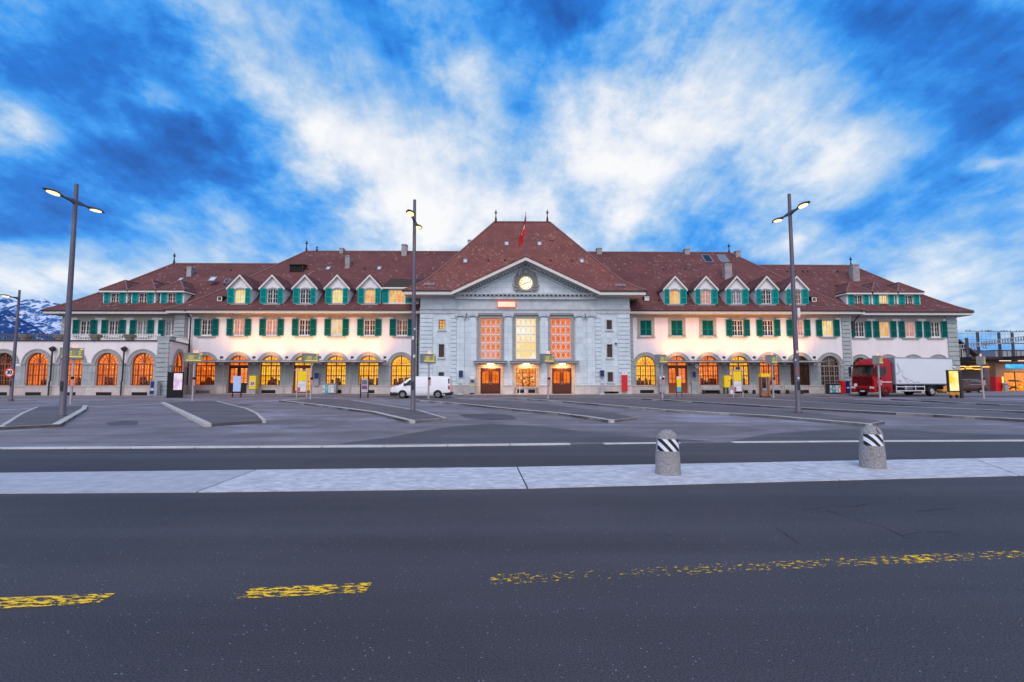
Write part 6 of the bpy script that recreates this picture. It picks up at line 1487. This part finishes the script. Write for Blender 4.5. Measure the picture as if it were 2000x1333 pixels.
# branching line drawing on the box side
random.seed(21); mb=MB(); pts=[]
for i in range(44):
    u=random.random()**1.3; vmax=1.25+.9*(1-u)**2.2*1.3
    pts.append((2.85+u*3.0, 1.32+random.random()*max(.12,(2.35*(1-u)**2.4+.12))))
def seg(a,b):
    d=Vector((b[0]-a[0],b[1]-a[1])); 
    if d.length<.03: return
    d.normalize(); n=Vector((-d.y,d.x))*.011; mb.face([(a[0]+n.x,-.024,a[1]+n.y),(a[0]-n.x,-.024,a[1]-n.y),(b[0]-n.x,-.024,b[1]-n.y),(b[0]+n.x,-.024,b[1]+n.y)])
for i,a in enumerate(pts):
    ds_=sorted((math.hypot(a[0]-b[0],a[1]-b[1]),j) for j,b in enumerate(pts) if j!=i)[:3]
    for d_,j in ds_: seg(a,pts[j])
build('line_drawing',mb,'display_grey',bx)
for y,s in ((.02,-1),(TW-.02,1)):
    mb=MB(); mb.box(2.7,6.6,y-.02,y+.02,.92,1.0); mb.box(2.7,6.6,y-.02,y+.02,.52,.60)
    for x in (2.72,4.0,5.3,6.52): mb.box(x,x+.06,y-.018,y+.018,.6,1.08)
    build('side_guard',mb,'box_white',tr)
for y,sd in ((.16,-1),(TW-.16,1)):
    wheel(tr,1.35,y,.48,.30,side=sd,rim='truck_red_dark'); wheel(tr,7.6,y+.05*-sd,.49,.42,side=sd,rim='rim_bright',holes=10)
    mb=MB(); n=14
    for i in range(n): a0,a1=math.pi*i/n,math.pi*(i+1)/n; mb.ext([(1.35+k*math.cos(a),y-.18,.5+k*math.sin(a)) for k,a in ((.56,a0),(.56,a1),(.66,a1),(.66,a0))],(0,.36,0))
    build('mudguard',mb,'truck_red',tr)
    mb=MB()
    for i in range(n): a0,a1=math.pi*i/n,math.pi*(i+1)/n; mb.ext([(7.6+k*math.cos(a),y-.2,.5+k*math.sin(a)) for k,a in ((.54,a0),(.54,a1),(.58,a1),(.58,a0))],(0,.40,0))
    build('mudguard',mb,'chassis',tr)
mb=MB(); mb.box(.60,2.2,-.005,TW+.005,.45,.60); mb.v=[v for v in mb.v]; 
mb=MB(); mb.lathe([(.30,0),(.30,1.1)],(0,.55,.75),16,0,'x'); mb.v=[(v[0]+4.2,v[1],v[2]) for v in mb.v]; build('fuel_tank',mb,'rim',tr,smooth=True)
mb=MB(); mb.box(4.6,5.4,.35,.9,.5,1.05); build('toolbox',mb,'plinth_stone',tr)
mb=MB(); mb.box(9.2,10.8,.1,TW-.1,.45,.62); mb.box(9.4,10.7,.12,.2,.62,1.0); build('tail_lift',mb,'lift_orange',tr,bevel=.03)
# ================================================================== STREET FURNITURE ALONG THE PAVEMENT
pmat('navy',(.004,.018,.14),(.006,.025,.17),3,.4); MATS['sign_navy']=MATS['navy']
pmat('yellow_paint_gloss',(.90,.62,.0),(.95,.68,.0),3,.35); pmat('grey_plastic',(.30,.33,.36),(.36,.39,.42),2,.5); pmat('copper_brown',(.30,.12,.07),(.40,.18,.11),2,.35,metal=.5)
pmat('cyan_print',(.05,.42,.60),rough=.5); pmat('magenta_print',(.42,.08,.30),rough=.6); pmat('sky_poster',(.40,.55,.85),(.44,.58,.88),1,.4); pmat('bench_wood',(.36,.34,.34),(.46,.44,.44),4,.7)
emat('map_light',(.90,.78,.92),.95,(.75,.48,.80),1.7,lo=.45,hi=.6); emat('poster_light',(1.0,.90,.45),1.15,(1.0,.62,.03),1.1,lo=.4,hi=.62)
def at(px,Y,z=GZ): return (X(px,Y),Y,z)
def T(name,label,cat,px,Y,z=GZ,rz=0,group=None): return thing(name,label,cat,at(px,Y,z),rz,group)
def B_(parent,name,mat,*boxes,bevel=0):
    mb=MB()
    for b in boxes: mb.box(*b)
    return build(name,mb,mat,parent,bevel=bevel)
def wpx(px,Y): return px/970*Y
# black map totem
t=T('map_totem','black upright totem with backlit pink area map left of the inner wing','information totem',343,45.5,0,R(20)); B_(t,'casing','vent_dark',(-.62,.60,-.12,.12,0,2.35),bevel=.02); B_(t,'lit_map','map_light',(-.12,.54,-.135,-.121,.72,2.22)); B_(t,'header','dark_metal',(-.5,.5,-.13,-.121,2.24,2.31))
# blue ticket cabinet at the arcade corner
t=T('ticket_cabinet','grey and navy ticket cabinet against the arcade corner pier','ticket machine',300.5,ARC-.7,.11); B_(t,'casing','grey_plastic',(-.30,.42,-.1,.35,0,1.45),bevel=.02); B_(t,'upper_panel','navy',(-.22,.12,-.115,-.101,.75,1.38)); B_(t,'lower_panel','navy',(-.28,.14,-.116,-.101,.12,.45)); B_(t,'slot','window_white',(-.12,.04,-.12,-.101,.52,.66))
# pale blue poster stand on black legs
t=T('poster_stand','pale blue blank poster board on two black legs before the black door','poster stand',463.5,46.5,.0); B_(t,'board','sky_poster',(-.36,.34,-.03,.03,.55,1.98)); 
for x in (-.42,.36): B_(t,'leg','vent_dark',(x,x+.07,-.04,.04,0,1.3 if x<0 else .9))
B_(t,'crossbar','vent_dark',(-.42,.43,-.03,.02,.46,.54))
# yellow ticket machine left
t=T('ticket_machine','yellow ticket machine on grey pedestal beside the black door','ticket machine',494.5,WING-1.2); B_(t,'pedestal','grey_plastic',(-.33,.33,-.1,.35,0,.52)); c_=B_(t,'casing','yellow_paint_gloss',(-.36,.36,-.16,.35,.52,1.98),bevel=.03); B_(t,'keypad_panel','window_white',(-.22,.26,-.18,-.161,.85,1.42)); B_(t,'display','magenta_print',(-.16,.04,-.19,-.181,.95,1.35)); B_(t,'slot','vent_dark',(.1,.2,-.19,-.181,1.0,1.3))
# yellow timetable frame stands
def timetable(px,Y,label,top=True):
    t=T('timetable_stand',label,'timetable stand',px,Y,0)
    for x,h in ((-.48,2.75),(.42,2.55)): B_(t,'post','steel',(x,x+.07,-.035,.035,0,h))
    B_(t,'crossbar','steel',(-.75,.85,-.04,.04,2.50,2.57)); B_(t,'yellow_timetable','yellow_paint_gloss',(-.38,.36,-.02,.02,1.55,2.42)); B_(t,'white_timetable','window_white',(-.38,.36,-.021,.021,.55,1.5)); B_(t,'magenta_notice','magenta_print',(-.37,-.15,-.03,-.022,.58,.95)); B_(t,'small_print','zinc',(-.3,.3,-.03,-.022,1.05,1.08),(-.3,.3,-.03,-.022,1.2,1.22))
    if top: B_(t,'top_sign','navy',(-.15,.28,-.03,.03,2.6,2.85))
    return t
timetable(590,46.0,'steel timetable frame with yellow and white sheets before the left glass door',False)
timetable(1440.5,47.0,'steel timetable frame with yellow sheet and blue top plate, seated person behind')
# wall plates
def plate(px0,px1,py0,py1,Y,mat,name,label,cat,d=.04):
    x0,z1=F(px0,py0,Y); x1,z0=F(px1,py1,Y); t=thing(name,label,cat,((x0+x1)/2,Y,(z0+z1)/2)); w=(x1-x0)/2; h=(z1-z0)/2; B_(t,'panel',mat,(-w,w,-d,-.0,-h,h)); B_(t,'frame','zinc',(-w-.03,-w-.002,-d-.01,0,-h,h),(w+.002,w+.03,-d-.01,0,-h,h),(-w-.03,w+.03,-d-.01,0,h+.002,h+.03),(-w-.03,w+.03,-d-.01,0,-h-.03,-h-.002)); return t
t=plate(614.5,622.5,729,740,WING-.30,'navy','wall_sign','navy blue wall sign above a grey notice, right of the left glass door','sign'); B_(t,'grey_notice','zinc',(-.25,.25,-.03,0,-1.15,-.36))
plate(896.5,904,724.5,737,PAV-.30,'navy','wall_sign','navy blue wall sign left of the central entrances','sign')
plate(1172,1180,724,736,PAV-.30,'navy','wall_sign','navy blue wall sign right of the central entrances','sign')
plate(1352.5,1360.5,726.5,737,WING-.3,'navy','wall_sign','navy blue wall sign below the small 0 sign, right wing','sign')
t=plate(1356,1363.5,711.5,720,WING-1.0,'navy','round_zero_sign','small blue sign with white 0 hanging under the right canopy','sign'); text_mesh('0',.62,'window_white',t,(0.03,-.06,0),bold=.03)
# red banner, orange-white sign box
x0,z1=F(1214,727,PAV-.4); x1,z0=F(1225.5,764,PAV-.4); t=thing('red_wall_panel','tall bright red panel with white head on the pavilion right corner','sign',(x0,PAV-.4,z0)); w=x1-x0; h=z1-z0; B_(t,'red_panel','red_paint',(0,w,-.1,.1,0,h*.84)); B_(t,'white_head','window_white',(0,w,-.1,.1,h*.842,h)); B_(t,'header_mark','vent_dark',(w*.3,w*.6,-.11,-.101,h*.93,h*.95))
emat('sign_peach',(1.0,.72,.50),1.1,(1.0,.85,.72),.8); emat('sign_red_glow',(1.0,.12,.05),1.0)
x0,z1=F(971,588.5,PAV-.4); x1,z0=F(1007.5,601.3,PAV-.4); t=thing('illuminated_sign_box','blank peach-white illuminated sign with red rim on the frieze','sign',((x0+x1)/2,PAV-.35,(z0+z1)/2)); w=(x1-x0)/2; h=(z1-z0)/2; B_(t,'lit_panel','sign_peach',(-w+.08,w-.08,-.1,.15,-h+.08,h-.08)); B_(t,'red_rim','sign_red_glow',(-w,-w+.078,-.12,.15,-h,h),(w-.078,w,-.12,.15,-h,h),(-w+.079,w-.079,-.12,.15,h-.078,h),(-w+.079,w-.079,-.12,.15,-h,-h+.078))
# recycling stations
def recycling(px,Y,label,dark=False):
    t=T('recycling_station',label,'recycling bins',px,Y); w=wpx(24,Y)/2
    B_(t,'housing','zinc' if not dark else 'dark_metal',(-w,w+.15,-.05,.5,0.08,1.12)); B_(t,'roof','zinc',(-w-.06,w+.2,-.12,.55,1.122,1.17))
    for i,m in enumerate(('sky_pane','cyan_print','sky_pane','van_white')):
        a=-w+.06+i*(2*w-.1)/4; B_(t,'bin',m,(a,a+.26,-.10,-.051,.15,.95)); B_(t,'bin_label','yellow_paint_gloss' if i in(1,2) else 'cyan_print',(a+.06,a+.2,-.11,-.101,.4+.1*i,.62+.08*i))
    return t
recycling(642,WING-1.3,'recycling station with four coloured bins before the left wing plinth')
recycling(1630,WING-1.0,'recycling station with coloured bins before the dark arched window',True)
t=T('clothes_bin','red and navy collection box between recycling bins and the truck cab','container',1650,WING-1.2); B_(t,'red_side','red_paint',(-.45,.0,-.1,.5,.05,1.4)); B_(t,'navy_side','navy',(.002,.46,-.1,.5,.05,1.4)); B_(t,'lid','zinc',(-.47,.48,-.12,.52,1.402,1.45)); B_(t,'white_mark','window_white',(.1,.4,-.11,-.101,.62,.74))
# narrow poster stand
t=T('narrow_notice_stand','narrow notice board seen edge-on on black legs, left of the van','notice stand',712,45,0,R(62)); B_(t,'board','window_white',(-.42,.42,-.03,.03,.5,1.75)); B_(t,'print','magenta_print',(-.35,.3,-.04,-.031,.8,1.1)); B_(t,'dark_print','display_grey',(-.35,.3,-.04,-.031,1.2,1.6))
for x in (-.5,.44): B_(t,'leg','vent_dark',(x,x+.07,-.04,.04,0,1.95))
# pavilion-side machines and stands
def round_stand(px,label):
    t=T('information_stand',label,'information stand',px,PAV-1.0); mb=MB(); mb.lathe([(.32,0),(.32,.04),(.08,.08)],(0,0,0),16); build('base',mb,'window_white',t)
    B_(t,'panel','grey_plastic',(-.17,.17,-.05,.05,.06,1.2),bevel=.01); mb=MB(); pts=[(-.24,0,.1),(-.24,0,1.35),(-.16,0,1.46),(.16,0,1.46),(.24,0,1.35),(.24,0,.1)]; mb.path(pts,.018,6); build('hoop',mb,'steel',t); mb=MB(); mb.lathe([(.07,-.065),(.07,-.051)],(0,0,.72),14,0,'y'); build('red_dot',mb,'validator',t)
round_stand(899.5,'grey hooped information stand under the left navy sign'); round_stand(1176,'grey hooped information stand under the navy sign right of the entrances')
def payphone(px,Y,label,pf='yellow_paint_gloss'):
    t=T('ticket_terminal',label,'ticket machine',px,Y); B_(t,'casing','grey_plastic',(-.30,.30,-.1,.3,.15,2.0),bevel=.02); B_(t,'header','window_white',(-.28,.28,-.115,-.101,1.65,1.97)); B_(t,'stripe',pf,(-.28,.28,-.115,-.101,.92,1.0)); B_(t,'screen','glass_dark',(-.15,.18,-.115,-.101,1.25,1.5)); B_(t,'foot','dark_metal',(-.2,.2,0,.25,0,.149)); return t
payphone(922.5,PAV-.7,'grey ticket terminal with yellow stripe left of the left entrance door'); payphone(1293,WING-1.0,'grey ticket terminal left of the brown arched double door','navy')
t=T('standing_table','slim white standing table before the middle shop window','table',1015,PAV-1.3,.11); mb=MB(); mb.lathe([(.28,0),(.28,.02),(.05,.05),(.035,.08),(.035,1.08)],(0,0,0),18); build('stem',mb,'window_white',t,smooth=True); mb=MB(); mb.lathe([(.25,1.08),(.27,1.10),(.25,1.12)],(0,0,0),20); build('top',mb,'window_white',t)
# yellow-blue poster stand right
t=T('poster_stand','narrow stand with yellow and light blue poster before the brown arched door','poster stand',1326,47.5,0); B_(t,'yellow_poster','yellow_paint_gloss',(-.22,.20,-.02,.02,.95,1.72)); B_(t,'blue_poster','cyan_print',(-.22,.20,-.02,.02,.50,.949)); B_(t,'white_head','window_white',(-.22,.20,-.02,.02,1.721,1.95))
for x in (-.28,.22): B_(t,'leg','dark_metal',(x,x+.06,-.03,.03,0,1.35))
# locker under wall sign
t=T('wall_locker','grey wall locker below the navy sign of the right wing','locker',1357,WING-.55); B_(t,'body','grey_stone',(-.35,.35,0,.25,.1,1.35)); B_(t,'door','zinc',(-.30,.30,-.02,-.002,.5,1.30)); B_(t,'base','kerb_stone',(-.4,.4,-.1,.28,0,.099))
# yellow letter box
t=T('letter_box','bright yellow letter box on a dark post beside the timetable frame','letter box',1419.5,WING-1.4); B_(t,'post','dark_metal',(-.28,-.2,.1,.3,0,1.4),(.12,.2,.1,.3,0,1.2)); mb=MB(); mb.xz([(-.33,.72),(.22,.72),(.34,1.0),(.34,2.0),(-.33,2.0)],-.15,.25); build('box',mb,'yellow_paint_gloss',t,bevel=.03); B_(t,'slot','vent_dark',(.05,.22,-.16,-.151,1.42,1.46))
# brown ticket column
t=T('ticket_column','copper-brown ticket column with yellow top right of the seated person','ticket machine',1493,46.5,0); B_(t,'column','copper_brown',(-.42,.42,-.25,.25,.08,1.9),bevel=.02); B_(t,'yellow_top','yellow_paint_gloss',(-.44,.44,-.27,.27,1.902,2.2),bevel=.01); B_(t,'glass_front','glass_dark',(-.34,.0,-.262,-.251,.85,1.8)); B_(t,'label','cyan_print',(-.3,.0,-.263,-.251,.66,.84)); B_(t,'edge_strip','vent_dark',(.15,.2,-.262,-.251,.08,1.9)); B_(t,'plinth','vent_dark',(-.42,.42,-.25,.25,0,.078))
# benches
def bench(px,Y,w,label,full=True):
    t=T('bench',label,'bench',px,Y,group='benches against the right wing'); B_(t,'seat','bench_wood',(-w,w,-.25,.2,.42,.48),bevel=.01); mb=MB(); 
    n=int(w*2/.24); 
    for i in range(n): x=-w+2*w*i/n; mb.box(x+.01,x+2*w/n-.01,.20,.24,.55,.95)
    mb.box(-w,w,.241,.27,.52,.97); build('backrest',mb,'bench_wood',t)
    for x in (-w+.1,w-.25): B_(t,'leg','dark_metal',(x,x+.16,-.2,.24,0,.42))
    return t
bench(1388.5,WING-1.2,1.0,'long bench right of the grey locker'); bench(1461,WING-1.2,.8,'bench behind the timetable frame, under the canopy post'); bench(1514,WING-1.1,.55,'short bench right of the copper-brown ticket column'); bench(1551,WING-1.1,.95,'long bench partly hidden by the right lamp post')
# lit poster case, post, and sign ball by the truck tail
t=T('lit_poster_case','glowing yellow poster case standing before the truck tail','advertising case',1861,44.2,0,R(12)); B_(t,'frame','dark_metal',(-.62,.62,-.1,.1,.55,2.5),bevel=.02); B_(t,'lit_poster','poster_light',(-.54,.54,-.115,-.101,.65,2.42)); B_(t,'base','lift_orange',(-.50,.62,-.08,.08,.28,.549)); B_(t,'foot','dark_metal',(-.4,-.3,-.1,.1,0,.28),(.3,.4,-.1,.1,0,.28)); mb=MB(); mb.lathe([(.0,2.62),(.1,2.66),(.14,2.74),(.1,2.82),(.0,2.86)],(.18,0,0),12); mb.tube((.18,0,2.5),(.18,0,2.64),.02); mb.box(.3,.42,-.03,.03,2.66,2.82); build('top_ornament',mb,'window_white',t)
t=T('dark_post','slim dark steel post right of the glowing poster case','post',1876.5,43.5,0); B_(t,'post','dark_metal',(-.12,.10,-.08,.08,0,2.45),bevel=.01); B_(t,'cap','zinc',(-.13,.11,-.09,.09,2.45,2.49))
t=thing('vending_machine','red vending cabinet with lit yellow edge left of the kiosk window','vending machine',(X(1951,KY-1),KY-.8,.05)); B_(t,'casing','red_paint',(-.6,.35,-.3,.5,0,2.1)); B_(t,'light_strip','tube_yellow',(.45,.62,-.3,-.2,0,2.1)); B_(t,'shelf_front','tail_red',(-.55,.3,-.33,-.301,1.2,1.95))
t=thing('litter_bin','round grey-blue litter bin before the kiosk window','litter bin',(X(1963,KY-1.5),KY-1.5,.05)); mb=MB(); mb.lathe([(.28,0),(.32,.5),(.32,.95)],(0,0,0),18); build('drum',mb,'grey_plastic',t,smooth=True); mb=MB(); mb.lathe([(.34,1.0),(.36,1.06),(.3,1.2),(.0,1.28)],(0,0,0),18); build('lid',mb,'grey_plastic',t,smooth=True); mb=MB(); mb.lathe([(.31,.95),(.31,1.0)],(0,0,0),18); build('opening',mb,'vent_dark',t)
# low ornamental fence below the arcade return and inner wing
t=T('iron_fence','low pale iron fence before the plinth left of the black door','fence',402,WING-1.0); mb=MB(); L0=X(368,WING-1)-X(402,WING-1); L1=X(423,WING-1)-X(402,WING-1); n=22
for z in (.12,.82,.95): mb.tube((L0,0,z),(L1,0,z),.02,n=6)
for i in range(n+1):
    x=L0+(L1-L0)*i/n; mb.box(x-.012,x+.012,-.012,.012,.0,.95)
    if i<n:
        for k in range(8): a0,a1=k*math.pi/4,(k+1)*math.pi/4; xx=x+(L1-L0)/n/2; mb.tube((xx+.05*math.cos(a0),0,.5+.2*math.sin(a0)),(xx+.05*math.cos(a1),0,.5+.2*math.sin(a1)),.010,n=4)
build('grille',mb,'zinc',t)
# urns on the terrace
for i,px in enumerate(URN):
    p=thing('stone_planter',['weathered stone planter on the terrace, leftmost, against the mountains','weathered stone planter on the terrace just left of the lamp post','weathered stone planter on the terrace before the first two upper windows','weathered stone planter on the terrace nearest the corner pier'][i],'planter',(X(px,ARC+.1),ARC+.15,atop+.09),group='stone planters along the terrace')
    mb=MB(); mb.lathe([(.30,0),(.42,.05),(.36,.12),(.50,.30),(.56,.46),(.60,.50),(.58,.56),(.45,.56)],(0,0,0),8); build('bowl',mb,'urn_stone',p)
    mb=MB(); random.seed(40+i)
    for k in range(60):
        a=random.random()*6.28; r=random.random()*.4; l=random.uniform(.08,.22); c=Vector((r*math.cos(a),r*math.sin(a)*.8,.52)); d=Vector((math.cos(a)*.6,math.sin(a)*.6,random.uniform(.3,1.0))).normalized()*l; n_=Vector((-d.y,d.x,.02)).normalized()*.035
        mb.face([c-n_,c+n_,c+d+n_*.4,c+d-n_*.4])
    build('plants',mb,'dead_plants',p)
# ================================================================== SEATED PERSON (on the bench behind the timetable frame)
pmat('dark_jacket',(.02,.02,.024),(.03,.03,.035),12,.9); pmat('skin_tone',(.45,.27,.20),rough=.6); pmat('dark_hair',(.02,.015,.012),rough=.7)
pe=thing('person','seated person in dark jacket and trousers with white shoes on the bench','person',(X(1445.5,WING-1.35),WING-1.38,GZ),R(-10))
J=[(0,0,.55),(0,.02,.72),(0,.0,.92),(0,-.03,1.08),(0,-.04,1.18),(0,-.06,1.28),(0,-.065,1.36)]
rad=[.15,.135,.15,.13,.055,.085,.08]; E=[(0,1),(1,2),(2,3),(3,4),(4,5),(5,6)]
def chain(start,pts,rs):
    prev=start
    for p,r in zip(pts,rs): J.append(p); rad.append(r); E.append((prev,len(J)-1)); prev=len(J)-1
    return prev
for s in (-1,1):
    chain(0,[(s*.10,-.03,.54),(s*.14,-.46,.52),(s*.15,-.50,.30),(s*.15,-.46,.09),(s*.16,-.62,.05)],[.10,.075,.058,.042,.038])
    h=chain(3,[(s*.19,-.03,1.05),(s*.25,-.08,.80),(s*.15,-.30,.66),(s*.09,-.38,.64)],[.065,.048,.038,.03])
    for k in range(4): chain(h,[(s*.07-s*.012*k,-.43-.004*k,.645+.012*(k-1.5)),(s*.05-s*.010*k,-.455,.635+.012*(k-1.5))],[.011,.008])
    chain(h,[(s*.09,-.40,.675),(s*.07,-.43,.685)],[.012,.009])
me=bpy.data.meshes.new('body'); me.from_pydata(J,E,[]); ob=bpy.data.objects.new('tmp',me); COL.objects.link(ob)
ob.modifiers.new('skin','SKIN'); 
for i,v in enumerate(me.skin_vertices[0].data): v.radius=(rad[i],rad[i]*.85); v.use_root=(i==0)
sb=ob.modifiers.new('sub','SUBSURF'); sb.levels=2; sb.render_levels=2
bpy.context.view_layer.update(); m2=bpy.data.meshes.new_from_object(ob.evaluated_get(bpy.context.evaluated_depsgraph_get())); bpy.data.objects.remove(ob)
for k in ('dark_jacket','skin_tone','window_white'): m2.materials.append(MATS[k])
for p in m2.polygons:
    p.use_smooth=True; c=p.center
    p.material_index = 1 if (c.z>1.21 or (c.y<-.36 and c.z>.6)) else (2 if c.z<.11 else 0)
b_=bpy.data.objects.new('body',m2); COL.objects.link(b_); b_.parent=pe
mb=MB(); rings=[]
for j in range(6):
    t=j/5*math.pi*.5; rings.append([(.093*math.cos(t)*math.cos(a),-.045+.105*math.cos(t)*math.sin(a),1.335+.10*math.sin(t)) for a in [2*math.pi*i/16 for i in range(16)]])
mb.loft(rings); build('hair',mb,'dark_hair',pe,smooth=True)
mb=MB(); mb.box(-.012,.012,-.165,-.14,1.29,1.33); mb.box(-.025,.025,-.150,-.14,1.255,1.262); mb.box(-.045,-.02,-.148,-.14,1.338,1.35); mb.box(.02,.045,-.148,-.14,1.338,1.35); build('face',mb,'skin_tone',pe)
t=T('carrier_bag','small white carrier bag on the ground beside the seated person','bag',1429,WING-1.6); mb=MB(); mb.loft([[(-.2,-.1,0),(.2,-.1,0),(.2,.1,0),(-.2,.1,0)],[(-.22,-.09,.25),(.2,-.09,.28),(.2,.08,.28),(-.2,.08,.25)],[(-.12,-.02,.42),(.1,-.02,.45),(.1,.02,.45),(-.12,.02,.42)]]); build('bag',mb,'window_white',t); mb=MB(); mb.path([(-.08,0,.42),(-.03,0,.55),(.04,0,.55),(.08,0,.43)],.008,5); build('handle',mb,'grey_plastic',t)
# camera dome on pavilion wall
mb=MB(); x,z=F(1203,671,PAV-.15); mb.lathe([(.0,z-.14),(.1,z-.09),(.13,z),(.1,z+.05)],(x,PAV-.18,0),12); build('camera_dome',mb,'dark_metal',ST)
